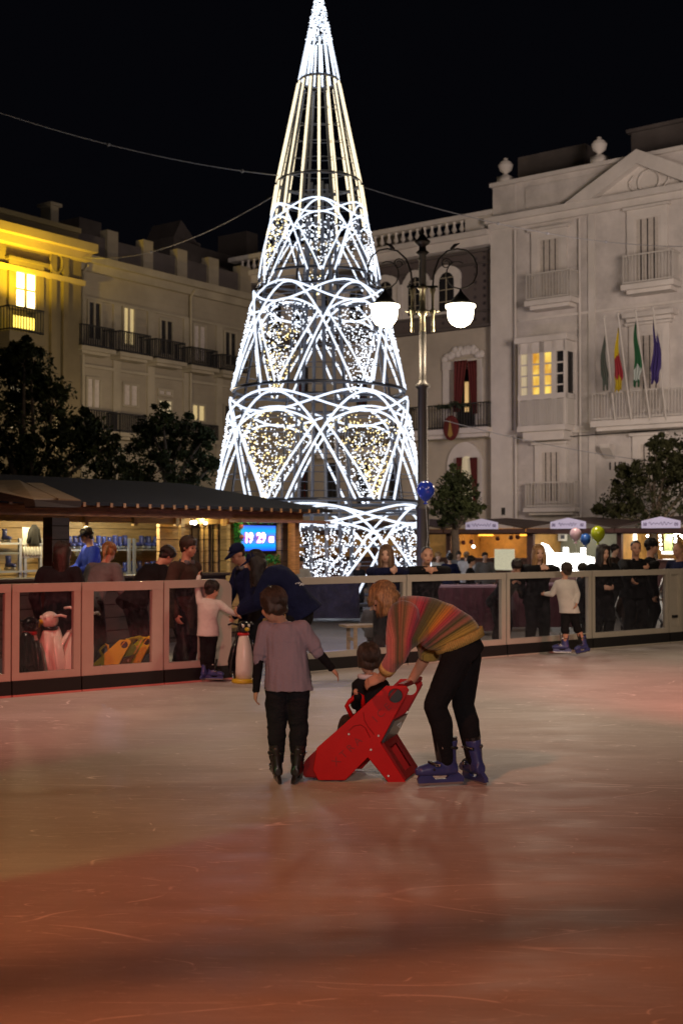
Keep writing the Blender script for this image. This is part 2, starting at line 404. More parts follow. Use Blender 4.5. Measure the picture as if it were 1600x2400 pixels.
def balcony(pl, root, x0, x1, y0, y1, slabh, m_rail, m_slab, off=0.0, d=.7, nb=16, bar=.028):
    """iron railing between photo rows y0 (rail) and y1 (floor); depth d"""
    a0, a1, z0, z1 = pl.rect(x0, x1, y0, y1, off + d)
    s_ = MB(); pl.box(s_, a0 - .06, a1 + .06, z0 - slabh, z0, off, off + d + .06); pl.box(s_, a0 + .1, a1 - .1, z0 - slabh * 1.7, z0 - slabh, off, off + d - .1)
    sl = s_.build('balcony', m_slab, root)
    r = MB()
    for z in (z1, z0 + .08):
        pl.box(r, a0, a1, z - .03, z + .02, off + d - .05, off + d)
        for q in (a0, a1): pl.box(r, q - .02, q + .02, z - .03, z + .02, off, off + d)
    for k in range(nb + 1):
        q = a0 + (a1 - a0) * k / nb; pl.box(r, q - bar / 2, q + bar / 2, z0, z1 - .03, off + d - .04, off + d - .04 + bar)
    for k in range(1, 5):
        for q in (a0, a1): pl.box(r, q - bar / 2, q + bar / 2, z0, z1 - .03, off + d * k / 5, off + d * k / 5 + bar)
    r.build('railing', m_rail, sl)
    return sl
# ---------------------------------------------------------------- white palace on the right
PR = Plane(6.09, 50, 1, -.763)
zr = lambda px, py, off=0: PR.hit(px, py, off)[1]
ar = lambda px, py=900, off=0: PR.hit(px, py, off)[0]
palace = thing('palace_building', 'white three storey palace with pediment, urns, bay window and flag balcony', 'building', PR.pt(0, 0))
AE = ar(1760); ztop = zr(1153, 521); zpar = zr(1153, 433)
mb = MB(); PR.box(mb, 0, AE, 0, ztop, -9, 0); PR.box(mb, 0, AE, ztop, zpar, -8.9, -.12)
PR.box(mb, .02, 1.05, ztop + .15, zpar - .12, -.12, -.06); PR.box(mb, 1.5, 6.2, ztop + .35, zpar - .35, -.12, -.07)
mb.build('wall', white_wall, palace)
mb = MB()
PR.box(mb, -.15, AE, ztop - .12, ztop + .12, 0, .34); PR.box(mb, -.08, AE, ztop - .38, ztop - .12, 0, .16); PR.box(mb, -.08, AE, zpar - .1, zpar + .05, -.3, .05)
zb = zr(1300, 1010); PR.box(mb, -.05, AE, zb - .12, zb + .12, 0, .13)
zb = zr(1300, 742); PR.box(mb, 1.25, AE, zb - .05, zb + .05, 0, .06)
mb.build('cornice', white_trim, palace)
mb = MB(); PR.box(mb, 0, .95, 0, ztop - .38, 0, .1)
PR.box(mb, ar(1380), ar(1395), 0, ztop - .38, 0, .08); mb.build('pilaster', white_trim, palace)
# pediment
c0 = PR.hit(1325, 480, .3); cp = PR.hit(1492, 358, .3); c1a = cp[0] + (cp[0] - c0[0])
zbse = ztop + .12
mb = MB()
mb.prism([PR.pt(c0[0] + .6, zbse, .02), PR.pt(c1a - .6, zbse, .02), PR.pt(cp[0], cp[1] - .3, .02)], PR.n * -.6)
mb.prism([PR.pt(c0[0], zbse, .4), PR.pt(c0[0] + 1.1, zbse, .4), PR.pt(cp[0], cp[1] - .42, .4), PR.pt(cp[0], cp[1] + .12, .4)], PR.n * -.9)
mb.prism([PR.pt(c1a, zbse, .4), PR.pt(c1a - 1.1, zbse, .4), PR.pt(cp[0], cp[1] - .42, .4), PR.pt(cp[0], cp[1] + .12, .4)], PR.n * -.9)
ac, zc = PR.hit(1520, 425, .05)
mb.tube([PR.pt(ac + .42 * math.cos(t), zc + .42 * math.sin(t), .08) for t in [R(a) for a in range(0, 360, 20)]], .05, 6, closed=True)
for sgn in (-1, 1): mb.tube([PR.pt(ac + sgn * (.55 + .25 * math.sin(t)), zc - .3 + t * .2, .07) for t in (0, 1, 2, 3)], .05, 6)
mb.build('pediment', white_trim, palace)
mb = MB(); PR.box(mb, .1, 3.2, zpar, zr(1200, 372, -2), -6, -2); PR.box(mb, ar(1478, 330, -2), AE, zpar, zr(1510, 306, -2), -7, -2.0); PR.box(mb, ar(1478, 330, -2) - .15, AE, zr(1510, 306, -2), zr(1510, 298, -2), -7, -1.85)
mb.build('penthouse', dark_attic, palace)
for px, py0, py1 in ((1184, 425, 370), (1403, 379, 320)):
    a, z0 = PR.hit(px, py0, -.25); z1 = PR.hit(px, py1, -.25)[1]; h = z1 - z0; mb = MB(); c = PR.pt(a, z0, -.25)
    PR.box(mb, a - .26, a + .26, zpar - .05, z0 + .18 * h, -.5, 0)
    mb.lathe(c, [(.10, .18 * h), (.22, .2 * h), (.09, .28 * h), (.09, .33 * h), (.24, .45 * h), (.30, .62 * h), (.31, .7 * h), (.22, .76 * h), (.24, .79 * h), (.2, .82 * h), (.08, .9 * h), (.1, .95 * h), (.02, h)], 14)
    mb.build('urn', white_trim, palace, smooth=True)
window(PR, palace, 1262, 1315, 556, 703, darkpane, white_trim, 0, 0, 0, True, (white_trim, .28))
balcony(PR, palace, 1232, 1335, 637, 700, .2, white_iron, white_trim, 0, .75, 15)
window(PR, palace, 1487, 1549, 506, 663, darkpane, white_trim, 0, 0, 0, True, (white_trim, .28))
balcony(PR, palace, 1458, 1574, 592, 661, .2, white_iron, white_trim, 0, .75, 15)
window(PR, palace, 1494, 1552, 780, 965, darkpane, white_trim, 0, 0, 0, True, (white_trim, .3))
mb = MB(); PR.pbox(mb, 1463, 1582, 731, 742, 0, .55); PR.pbox(mb, 1470, 1575, 742, 752, 0, .3); mb.build('door_hood', white_trim, palace)
balcony(PR, palace, 1387, 1760, 908, 976, .22, white_iron, white_trim, 0, 1.0, 50)
window(PR, palace, 1267, 1317, 1055, 1180, darkpane, white_trim, 0, 0, 0, True, (white_trim, .22))
balcony(PR, palace, 1230, 1344, 1130, 1190, .16, white_iron, white_trim, 0, .5, 16)
window(PR, palace, 1497, 1548, 1035, 1160, darkpane, white_trim, 0, 0, 0, True, (white_trim, .22))
mb = MB(); PR.pbox(mb, 1176, 1184, 1190, 1207, 0, .12); mb.build('meter_box', iron, palace)
for px in (1361, 1210): a = ar(px); mb = MB(); mb.tube([PR.pt(a, .2, .1), PR.pt(a, ztop - .5, .1)], .05, 6); mb.build('drainpipe', white_trim, palace)
mb = MB(); mb.tube([PR.pt(1.1, zr(1300, 1022), .15), PR.pt(3, zr(1300, 1026), .15), PR.pt(6, zr(1300, 1024), .15), PR.pt(AE, zr(1300, 1020), .15)], .018, 5); mb.build('cable_run', iron, palace)
mb = MB(); a0, a1, z0, z1 = PR.rect(1418, 1446, 1042, 1076)
mb.prism([PR.pt(a0, z1, 0), PR.pt(a0, z1, .5), PR.pt(a0, z1 - .15, .5), PR.pt(a0, z0, 0)], PR.u * (a1 - a0) * .8); mb.build('bracket', white_trim, palace)
a, z = PR.hit(1441, 1093); text('115', .42, basis(PR.pt(a, z, .02), PR.u, (0, 0, 1), PR.n), .02, iron, 'house_number', palace)
# bay window (mirador)
D = .8
a0, a1, z0, z1 = PR.rect(1213, 1325, 796, 1004, D)
zm = PR.hit(1265, 930, D)[1]
mb = MB(); PR.box(mb, a0, a1, z0 - .1, z0 + .12, 0, D + .1); PR.box(mb, a0 + .15, a1 - .15, z0 - .45, z0 - .1, 0, D - .1); PR.box(mb, a0 - .1, a1 + .1, z1 - .08, z1 + .14, 0, D + .12)
PR.box(mb, a0, a1, zm - .1, zm + .1, 0, D + .04); PR.box(mb, a0 + .02, a1 - .02, z1 - .5, z1 - .08, 0, D)
nb_ = 4
for k in range(nb_ + 1):
    q = a0 + (a1 - a0) * k / nb_; PR.box(mb, max(a0, q - .1), min(a1, q + .1), z0 + .12, z1 - .08, D - .16, D)
for q in (a0, a1 - .16): PR.box(mb, q, q + .16, z0 + .12, z1 - .08, 0, .14)
bay = mb.build('bay_window', white_trim, palace)
mb = MB(); PR.box(mb, a0 + .02, a1 - .02, z0 + .12, zm - .1, .03, D - .1)
mb.build('lower_panel', shutter, bay)
mb = MB()
for k in range(26):
    q = a0 + .1 + (a1 - a0 - .2) * k / 25; PR.box(mb, q - .025, q + .025, z0 + .14, zm - .12, D - .03, D + .03)
for k in range(1, 6): PR.box(mb, a1 - .03, a1 + .03, z0 + .14, zm - .12, D * k / 6 - .02, D * k / 6 + .03)
mb.build('balustrade', white_iron, bay)
for k in range(nb_):
    q0 = a0 + (a1 - a0) * k / nb_ + .1; q1 = a0 + (a1 - a0) * (k + 1) / nb_ - .1
    mb = MB(); PR.box(mb, q0, q1, zm + .1, z1 - .5, D - .13, D - .1)
    w = mb.build('pane', lit_yellow if k in (1, 2) else lit_dim if k == 0 else darkpane, bay)
    mb = MB()
    for j in range(1, 4): zz = zm + (z1 - .5 - zm) * j / 4; PR.box(mb, q0, q1, zz - .03, zz + .03, D - .1, D - .05)
    mb.build('glazing_bar', white_trim, bay)
mb = MB(); PR.box(mb, a1 - .06, a1 - .03, zm + .1, z1 - .5, .14, D - .16); mb.build('pane', darkpane, bay)
# flags on the long balcony
def flag(px_t, py_t, px_b, py_b, x0, x1, y0, y1, m, label, seed):
    a_t, z_t = PR.hit(px_t, py_t, 1.9); a_b, z_b = PR.hit(px_b, py_b, 1.05)
    root = thing('flag', label, 'flag', PR.pt(a_b, z_b, 1.05), 'flags on the palace balcony')
    mb = MB(); mb.tube([PR.pt(a_b, z_b, 1.05), PR.pt(a_t, z_t, 1.9)], .035, 6); mb.sph(PR.pt(a_t, z_t, 1.9), .06); mb.build('pole', white_iron, root)
    c0, c1, zb, zt = PR.rect(x0, x1, y0, y1, 1.7); random.seed(seed)
    mb = MB(); n_ = 14; rs = []
    for i in range(n_):
        t = i / (n_ - 1); w = (c1 - c0) * (.10 + .9 * min(1, t * 1.25) ** 1.1) * (1 if t < .85 else .75)
        cc = (c0 + c1) / 2 + .05 * math.sin(t * 7 + seed); rs.append((cc, w / 2, zt + (zb - zt) * t))
    vs = []; fs = []; M_ = 16
    for cc, w, z in rs:
        for k in range(M_ + 1):
            u = k / M_; vs.append(PR.pt(cc - w + 2 * w * u, z - (.25 * abs(math.sin(u * 5 + seed)) if z == rs[-1][2] else 0), 1.7 + .10 * w / .3 * math.sin(u * 19 + seed + z)))
    for i in range(n_ - 1):
        for k in range(M_): j = i * (M_ + 1) + k; fs.append((j, j + 1, j + M_ + 2, j + M_ + 1))
    mb.add(vs, fs); o = mb.build('cloth', m, root, smooth=True)
    md = o.modifiers.new('t', 'SOLIDIFY'); md.thickness = .012
    return root
def bandmat(name, cols):
    m = mat(name, cols[0][1], .8); nn = m.node_tree; t = nn.nodes.new('ShaderNodeTexCoord'); sp = nn.nodes.new('ShaderNodeSeparateXYZ')
    nn.links.new(t.outputs['Generated'], sp.inputs[0]); r = nn.nodes.new('ShaderNodeValToRGB'); r.color_ramp.interpolation = 'CONSTANT'
    while len(r.color_ramp.elements) < len(cols): r.color_ramp.elements.new(.5)
    for e, (p_, c) in zip(r.color_ramp.elements, cols): e.position = p_; e.color = (*c, 1)
    nz_ = nn.nodes.new('ShaderNodeTexNoise'); nz_.inputs['Scale'].default_value = 3; nn.links.new(t.outputs['Generated'], nz_.inputs[0])
    ad = nn.nodes.new('ShaderNodeMath'); ad.operation = 'MULTIPLY_ADD'; nn.links.new(nz_.outputs[0], ad.inputs[0]); ad.inputs[1].default_value = .25; nn.links.new(sp.outputs[2], ad.inputs[2])
    nn.links.new(ad.outputs[0], r.inputs[0]); nn.links.new(r.outputs[0], nn.nodes['Principled BSDF'].inputs['Base Color']); return m
fl1 = mat('dark_green_flag', (.03, .06, .05), .8, var=.8, vscale=14, col2=(.12, .10, .08))
flag(1414, 742, 1440, 985, 1407, 1424, 765, 900, fl1, 'dark green and grey patterned flag hanging limp, first from the bay window', 1)
flag(1447, 736, 1478, 985, 1436, 1456, 768, 905, bandmat('yellow_red', [(0, (.45, .33, .01)), (.35, (.30, .02, .03)), (.68, (.55, .42, .01))]), 'yellow and red flag hanging limp from the palace balcony', 2)
flag(1488, 728, 1522, 985, 1480, 1500, 748, 892, bandmat('green_white', [(0, (.01, .08, .03)), (.22, (.40, .45, .42)), (.42, (.01, .09, .03))]), 'green and white flag hanging limp from the palace balcony', 3)
flag(1529, 722, 1560, 985, 1523, 1547, 740, 885, mat('purple_flag', (.035, .02, .13), .8), 'dark purple flag hanging limp from the palace balcony', 4)

# ---------------------------------------------------------------- cream house with tiled frieze (between tree and palace)
OC = -.35
cream = thing('cream_building', 'cream house with dark tiled frieze, scalloped white arches and roof balustrade', 'building', PR.pt(-9, 0))
zc_ = PR.hit(1150, 553, OC)[1]; zt_ = PR.hit(1150, 500, OC)[1]
mb = MB(); PR.box(mb, -14.5, -.01, 0, zc_, -8, OC); mb.build('wall', cream_wall, cream)
mb = MB(); PR.box(mb, -14.5, -.01, zc_ - .45, zc_ - .1, OC, OC + .55); PR.box(mb, -14.5, -.01, zc_ - .1, zc_ + .12, OC, OC + .75); PR.box(mb, -14.5, -.01, zt_ - .12, zt_ + .08, OC - .2, OC + .3)
mb.build('cornice', white_trim, cream)
mb = MB(); PR.box(mb, -14.5, -.01, zc_ + .12, zc_ + .3, OC - .1, OC + .2); PR.box(mb, -1.35, -.01, zc_ + .3, zt_ - .12, OC - .1, OC + .2)
for k in range(34):
    a = -1.6 - k * .37; c = PR.pt(a, zc_ + .3, OC + .05); h = zt_ - .12 - zc_ - .3
    mb.lathe(c, [(.09, 0), (.05, .12 * h), (.12, .35 * h), (.06, .65 * h), (.05, .85 * h), (.09, h)], 8)
mb.build('balustrade', white_trim, cream)
# attic mass behind
mb = MB(); PR.box(mb, -13.5, -6.5, zc_, zc_ + 1.5, -8, -2.5); mb.build('attic', cream_wall, cream)
zf1 = PR.hit(1120, 593, OC)[1]; zf0 = PR.hit(1120, 762, OC)[1]
mb = MB(); PR.box(mb, -14.3, -.15, zf0, zf1, OC, OC + .1); mb.build('frieze', tile_frieze, cream)
mb = MB(); PR.box(mb, -14.3, -.1, zf0 - .12, zf0, OC, OC + .3); PR.box(mb, -14.3, -.1, zf0 + .5, zf0 + .56, OC, OC + .2)
PR.box(mb, -14.3, -.1, zf1 - .5, zf1 - .42, OC, OC + .18); PR.box(mb, -14.3, -.1, zf1, zf1 + .1, OC, OC + .22); mb.build('string_course', dark_attic, cream)
wz0 = zf0 + .6; wz1 = zf1 - 1.0; wW = 1.3; wP = 1.56
for k in range(7):
    ac = -2.25 - k * wP
    pts = []
    for j in range(0, 181, 6):
        t = R(j); rr = wW / 2 * (1.0 + .09 * abs(math.sin(2.5 * t * 1.0 + R(0))))
        pts.append((ac + rr * math.cos(t), wz1 + .62 * rr / (wW / 2) * math.sin(t) * 1.0))
    pts = [(ac + wW / 2, wz0)] + pts + [(ac - wW / 2, wz0)]
    mb = MB(); mb.prism([PR.pt(a, z, OC + .1) for a, z in pts], PR.n * .12); w = mb.build('arched_window', white_trim, cream)
    mb = MB()
    q = [(ac + .36, wz0 + .1), (ac + .36, wz1 - .05)] + [(ac + .36 * math.cos(R(j)), wz1 - .05 + .40 * math.sin(R(j))) for j in range(15, 180, 15)] + [(ac - .36, wz1 - .05), (ac - .36, wz0 + .1)]
    mb.prism([PR.pt(a, z, OC + .22) for a, z in q], PR.n * .015); mb.build('pane', darkpane, w)
    mb = MB(); PR.box(mb, ac - .02, ac + .02, wz0 + .1, wz1 + .3, OC + .235, OC + .26)
    for z in (wz0 + .5, wz0 + 1.0, wz0 + 1.5): PR.box(mb, ac - .36, ac + .36, z - .015, z + .015, OC + .235, OC + .255)
    mb.build('glazing_bar', beige_trim, w)
    mb = MB(); PR.box(mb, ac - wP / 2 - .1, ac - wP / 2 + .1, wz0, wz1 + .1, OC + .1, OC + .3); mb.build('column', white_trim, cream)
# draped window, balcony, medallion, arched door
window(PR, cream, 1066, 1118, 842, 1005, darkpane, white_trim, OC, 0, 0)
def stucco(x0, x1, y0, y1, seed):
    random.seed(seed); a0, a1, z0, z1 = PR.rect(x0, x1, y0, y1, OC); mb = MB()
    PR.box(mb, a0, a0 + .28, z0, z1 - .7, OC, OC + .1); PR.box(mb, a1 - .28, a1, z0, z1 - .7, OC, OC + .1); PR.box(mb, a0, a1, z1 - 1.05, z1 - .7, OC, OC + .14)
    for k in range(15):
        a = a0 + (a1 - a0) * (k + .5) / 15; z = z1 - .55 + .3 * math.sin(math.pi * (k + .5) / 15) + random.uniform(-.1, .1)
        mb.ell(PR.pt(a, z, OC + .05), PR.u * random.uniform(.12, .22), PR.n * .1, Vector((0, 0, random.uniform(.1, .22))), 8, 6)
    mb.build('stucco_surround', white_trim, cream, smooth=False)
stucco(1040, 1132, 806, 985, 3)
def drape(x0, x1, y0, y1, side, off):
    """gathered drape, tied towards one side"""
    a0, a1, z0, z1 = PR.rect(x0, x1, y0, y1, off); mb = MB(); n_, M_ = 12, 14; vs, fs = [], []
    for i in range(n_ + 1):
        t = i / n_; w0 = (a1 - a0) * (1 - .55 * t)
        for k in range(M_ + 1):
            u = k / M_; a = a0 + w0 * u if side < 0 else a1 - w0 * u
            vs.append(PR.pt(a, z1 + (z0 - z1) * t, off + .05 * math.sin(u * 22)))
    for i in range(n_):
        for k in range(M_): j = i * (M_ + 1) + k; fs.append((j, j + 1, j + M_ + 2, j + M_ + 1))
    mb.add(vs, fs); o = mb.build('drape', curtain, cream, smooth=True); o.modifiers.new('t', 'SOLIDIFY').thickness = .02
drape(1063, 1094, 845, 965, -1, OC + .35); drape(1094, 1117, 845, 970, 1, OC + .35)
mb = MB(); PR.pbox(mb, 1089, 1097, 895, 965, OC + .08, OC + .12); mb.build('lit_gap', glow('hall_light', (1, .62, .25), .5), cream)
balcony(PR, cream, 950, 1138, 949, 1006, .22, iron, white_trim, OC, .8, 30)
balcony(PR, cream, 735, 905, 1000, 1050, .22, iron, white_trim, OC, .8, 26)
for x0, x1, y0, y1 in ((698, 722, 862, 940), (838, 860, 880, 960), (700, 722, 1085, 1180), (770, 792, 1085, 1180), (840, 862, 1090, 1180), (915, 935, 1085, 1175)):
    window(PR, cream, x0, x1, y0, y1, curtain if x0 in (698, 700, 838) else darkpane, iron, OC, 1, 1)
a, z = PR.hit(1057, 1003, OC + .9); mb = MB()
mb.ell(PR.pt(a, z, OC + .92), PR.u * .38, PR.n * .06, Vector((0, 0, .52)), 24, 10)
md_ = thing('medallion', 'maroon oval medallion with golden drape hung on the iron balcony', 'ornament', PR.pt(a, z, OC + .92))
mb.build('shield', curtain, md_, smooth=True)
mb = MB(); mb.prism([PR.pt(a, z + .32, OC + .99), PR.pt(a + .13, z - .3, OC + .99), PR.pt(a, z - .4, OC + .99), PR.pt(a - .1, z - .3, OC + .99)], PR.n * .03)
mb.build('gold_drape', mat('gold_cloth', (.35, .22, .05), .6), md_)
def leafy(mb, c, rx, ry, rz, n_, ls, seed):
    rnd = random.Random(seed); c = Vector(c)
    for _ in range(n_):
        d = Vector((rnd.gauss(0, 1), rnd.gauss(0, 1), rnd.gauss(0, 1))).normalized() * rnd.uniform(.45, 1.05)
        p = c + Vector((d.x * rx, d.y * ry, d.z * rz)); x = Vector((rnd.gauss(0, 1), rnd.gauss(0, 1), rnd.gauss(0, 1))).normalized()
        y = x.cross(Vector((rnd.gauss(0, 1), rnd.gauss(0, 1), rnd.gauss(0, 1)))).normalized(); s_ = ls * rnd.uniform(.6, 1.3)
        mb.add([p - x * s_, p + y * s_ * .45, p + x * s_, p - y * s_ * .45], [(0, 1, 2, 3)])
leaf_dark = mat('dark_leaf', (.028, .040, .018), .55, var=.5, vscale=2.5, col2=(.012, .018, .010))
mb = MB(); q = PR.hit(1057, 950, OC + .85)
for k in range(9): leafy(mb, PR.pt(q[0] - .6 + k * .17, q[1] - .05 + (.12 if k in (4, 5) else 0), OC + .9), .14, .12, .09, 45, .06, 40 + k)
free(); ORG[0] = PR.pt(*q, OC + .9); tag(mb.build('garland', leaf_dark), 'green garland draped over the iron balcony rail above the medallion', 'garland'); ORG[0] = cream.location.copy()
a0, a1, z0, z1 = PR.rect(1050, 1132, 1036, 1200, OC)
mb = MB(); mb.prism([PR.pt(a1, z0, OC), PR.pt(a1, z1 - 1.3, OC)] + [PR.pt((a0 + a1) / 2 + (a1 - a0) / 2 * math.cos(R(j)), z1 - 1.0 + 1.0 * math.sin(R(j)), OC) for j in range(10, 180, 10)] + [PR.pt(a0, z1 - 1.3, OC), PR.pt(a0, z0, OC)], PR.n * .12)
dr = mb.build('arched_door', white_trim, cream)
mb = MB(); am = (a0 + a1) / 2 + .12; hw = (a1 - a0) / 2 - .38; zz = z1 - 1.35
mb.prism([PR.pt(am + hw, z0, OC + .12), PR.pt(am + hw, zz, OC + .12)] + [PR.pt(am + hw * math.cos(R(j)), zz + .75 * math.sin(R(j)), OC + .12) for j in range(10, 180, 10)] + [PR.pt(am - hw, zz, OC + .12), PR.pt(am - hw, z0, OC + .12)], PR.n * .02)
mb.build('opening', lit_dim, dr)
drape(1069, 1083, 1072, 1190, -1, OC + .3); drape(1100, 1118, 1072, 1190, 1, OC + .3)

# ---------------------------------------------------------------- beige terrace on the left
PL = Plane(-9.8, 50, 1, 1.35)
beige = thing('terraced_building', 'long beige building with iron balconies and roof parapet posts', 'building', PL.pt(0, 0))
al = lambda px, py=800, off=0: PL.hit(px, py, off)[0]
zc_ = PL.hit(400, 655)[1]; aJ = al(168)
mb = MB(); PL.box(mb, aJ, al(640), 0, zc_, -8, 0); mb.build('wall', beige_wall, beige)
mb = MB(); PL.box(mb, aJ, al(640), zc_ - .18, zc_ + .1, -.2, .45); PL.box(mb, aJ, al(640), zc_ - .5, zc_ - .18, 0, .22); PL.box(mb, aJ, al(640), zc_ - 1.6, zc_ - 1.5, 0, .08)
zz = PL.hit(300, 872)[1]; PL.box(mb, aJ, al(640), zz - .06, zz + .06, 0, .1)
for px in (180, 272, 352, 436, 512, 590): a = al(px); PL.box(mb, a - .2, a + .2, 3.6, zc_ - 1.6, 0, .09)
mb.build('cornice', beige_trim, beige)
mb = MB()
for px, w in ((266, 25), (349, 23), (429, 23), (503, 23), (578, 26)):
    mb = MB(); a0 = al(px - w / 2); a1 = al(px + w / 2); PL.box(mb, a0, a1, zc_ + .1, zc_ + 1.45, -.5, -.05)
    mb.build('parapet_post', beige_wall, beige)
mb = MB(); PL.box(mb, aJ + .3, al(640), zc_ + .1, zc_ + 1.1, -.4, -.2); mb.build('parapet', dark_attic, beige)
mb = MB()
for (x0, x1, yt, yb, off) in ((186, 238, 515, 620, -4), (238, 270, 560, 620, -4), (408, 470, 562, 640, -5), (455, 560, 590, 680, -5.5), (578, 604, 545, 700, -4.5), (470, 560, 625, 700, -3)):
    a0, a1, z0, z1 = PL.rect(x0, x1, yt, yb, off); PL.box(mb, a0, a1, zc_ - .5, z1, off - 2, off)
a0, a1, z0, z1 = PL.rect(408, 470, 562, 640, -5)
mb.prism([PL.pt(a0, z1, -5), PL.pt(a0 + .5, z1 + .9, -5), PL.pt(a1, z1 - .2, -5)], PL.n * -2)
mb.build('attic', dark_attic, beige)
for x0, x1, y0, y1, pane in ((203, 237, 705, 800, darkpane), (285, 316, 718, 812, lit_cream), (372, 405, 748, 835, darkpane), (450, 482, 760, 850, shutter), (523, 553, 776, 860, darkpane)):
    window(PL, beige, x0, x1, y0, y1, pane, beige_trim, 0, 1, 0)
for x0, x1, y0, y1 in ((193, 268, 765, 815), (283, 354, 781, 830), (368, 435, 799, 845), (450, 510, 818, 860), (523, 580, 835, 872)):
    balcony(PL, beige, x0, x1, y0, y1, .16, iron, beige_trim, 0, .7, 14, .035)
for x0, x1, y0, y1, pane in ((200, 236, 884, 960, shutter), (286, 324, 898, 955, shutter), (368, 404, 912, 930, shutter), (368, 404, 935, 975, lit_dim), (446, 480, 946, 990, lit_cream), (522, 553, 948, 1000, darkpane)):
    window(PL, beige, x0, x1, y0, y1, pane, beige_trim, 0, 1, 0)
for x0, x1, y0, y1 in ((193, 274, 962, 1008), (284, 344, 972, 1016), (370, 434, 985, 1022), (446, 512, 995, 1030)):
    balcony(PL, beige, x0, x1, y0, y1, .16, iron, beige_trim, 0, .6, 14, .035)
mb = MB(); PL.box(mb, aJ, al(640), 3.4, 3.6, 0, .2); mb.build('string_course', beige_trim, beige)
for px in (188, 440): a = al(px); mb = MB(); mb.tube([PL.pt(a, .2, .2), PL.pt(a, zc_ - .6, .2), PL.pt(a + .1, zc_ - .3, .35)], .055, 6); mb.build('drainpipe', beige_trim, beige)
# yellow-lit end house
yel = thing('corner_building', 'house at the left edge with yellow floodlit cornice and glowing balcony window', 'building', PL.pt(-3, 0))
yc = wallmat('cornice_light_tint', (.42, .34, .16), .5, .15); yw = wallmat('ochre_stucco', (.19, .155, .085), .5, .25); O1 = .55  # cornice given a lighter yellow to imitate the floodlight gathering on it
zc_ = PL.hit(90, 556, O1)[1]; zt_ = PL.hit(90, 507, O1)[1]; aL = al(-160)
mb = MB(); PL.box(mb, aL, aJ, 0, zc_, -7, O1); PL.box(mb, aL, aJ + .3, zc_, zt_, -7, O1 - .5); mb.build('wall', yw, yel)
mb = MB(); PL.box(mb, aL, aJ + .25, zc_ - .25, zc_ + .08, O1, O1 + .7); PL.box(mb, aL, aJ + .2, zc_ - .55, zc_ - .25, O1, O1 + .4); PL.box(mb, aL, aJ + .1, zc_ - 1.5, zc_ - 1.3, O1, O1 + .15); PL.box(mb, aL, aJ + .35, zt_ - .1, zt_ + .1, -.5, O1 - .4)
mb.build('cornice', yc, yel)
mb = MB()
for px, w in ((122, 12), (150, 16)): a = al(px, 700, O1); PL.box(mb, a - .13, a + .13, 3.5, zc_ - .55, O1, O1 + .14)
c = PL.pt(*PL.hit(133, 614, O1 + .1), O1 + .1); mb.tube([c + PL.u * .3 * math.cos(R(t)) + Vector((0, 0, .42 * math.sin(R(t)))) for t in range(0, 360, 24)], .06, 6, closed=True)
mb.build('pilaster', yw, yel)
a0, a1, z0, z1 = PL.rect(112, 130, 485, 520, O1 - .8); mb = MB(); PL.box(mb, a0, a1, zt_ + .1, z1, O1 - 1.2, O1 - .6); PL.box(mb, a0 - .1, a1 + .1, z1, z1 + .12, O1 - 1.3, O1 - .5); mb.build('chimney', beige_wall, yel)
window(PL, yel, 30, 87, 632, 728, lit_blaze, yw, O1, 1, 1, fw=.12, surround=(yw, .25))
b_ = balcony(PL, yel, 24, 103, 722, 780, .4, iron, yw, O1, .9, 12, .03)
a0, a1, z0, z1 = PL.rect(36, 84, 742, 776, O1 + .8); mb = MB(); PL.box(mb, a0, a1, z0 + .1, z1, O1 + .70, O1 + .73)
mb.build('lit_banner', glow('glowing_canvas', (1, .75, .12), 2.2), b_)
for x0, x1, y0, y1, pane in ((18, 52, 900, 1010, lit_dim), (108, 138, 960, 1060, lit_cream)):
    window(PL, yel, x0, x1, y0, y1, pane, yw, O1, 1, 0)
c = PL.pt(*PL.hit(60, 700, O1 + 1.6), O1 + 1.5); lamp('facade_floodlight', 'SPOT', c, 1500, (1, .64, .02), c + Vector((0, 0, 1.0)) + PL.u * .4 - PL.n * .25, .1, 130, .8)
c = PL.pt(*PL.hit(62, 690, O1 + .8), O1 + .7); lamp('window_light', 'POINT', c, 22, (1, .62, .1), None, .15)
free()
# ================================================================ GIANT LIGHT TREE
TY = 30.0; TX = (747 - 800) / FPX * TY
zt = lambda py: P(747, py, TY).z
prof = [(-45, 1), (95, 30), (190, 50), (430, 101), (530, 117), (670, 150), (920, 205), (1180, 243), (1345, 263), (1420, 272)]
def Rz(z):
    py = 1266 - (z - 1.57) * FPX / TY
    for (p0, h0), (p1, h1) in zip(prof, prof[1:]):
        if py <= p1 or p1 == 1420:
            t = (py - p0) / (p1 - p0); return max(.01, (h0 + (h1 - h0) * t) * TY / FPX)
def TP(th, z, dr=0.0):
    r = Rz(z) + dr; return Vector((TX + r * math.sin(th), TY - r * math.cos(th), z))
cold = glow('cold_white_led', (.74, .83, 1.0), 1.45)
warm = glow('warm_white_led', (1.0, .83, .56), 1.5)
cold_b = glow('cold_white_bulb', (.84, .90, 1.0), 2.2, False)
warm_b = glow('warm_white_bulb', (1.0, .76, .34), 2.2, False)
dim_b = glow('shaded_bulb', (.70, .78, .95), .8, False)
steel = mat('galvanised_steel', (.20, .21, .25), .35, .7)
xt = thing('light_tree', 'tall conical Christmas tree of white light tubes, arches and sparkling bulbs behind the rink', 'christmas tree', (TX, TY, 0))
def ringtube(z, r, m, name, dr=0.0, n_=40):
    mb = MB(); mb.tube([TP(2 * math.pi * k / n_, z, dr) for k in range(n_)], r, 6, closed=True); return mb.build(name, m, xt, smooth=True)
for py, rr in ((190, .03), (430, .04), (500, .025), (655, .035), (692, .04), (918, .045), (945, .035), (1178, .05), (1202, .035), (1405, .05)): ringtube(zt(py), rr, steel, 'ring', -.03)
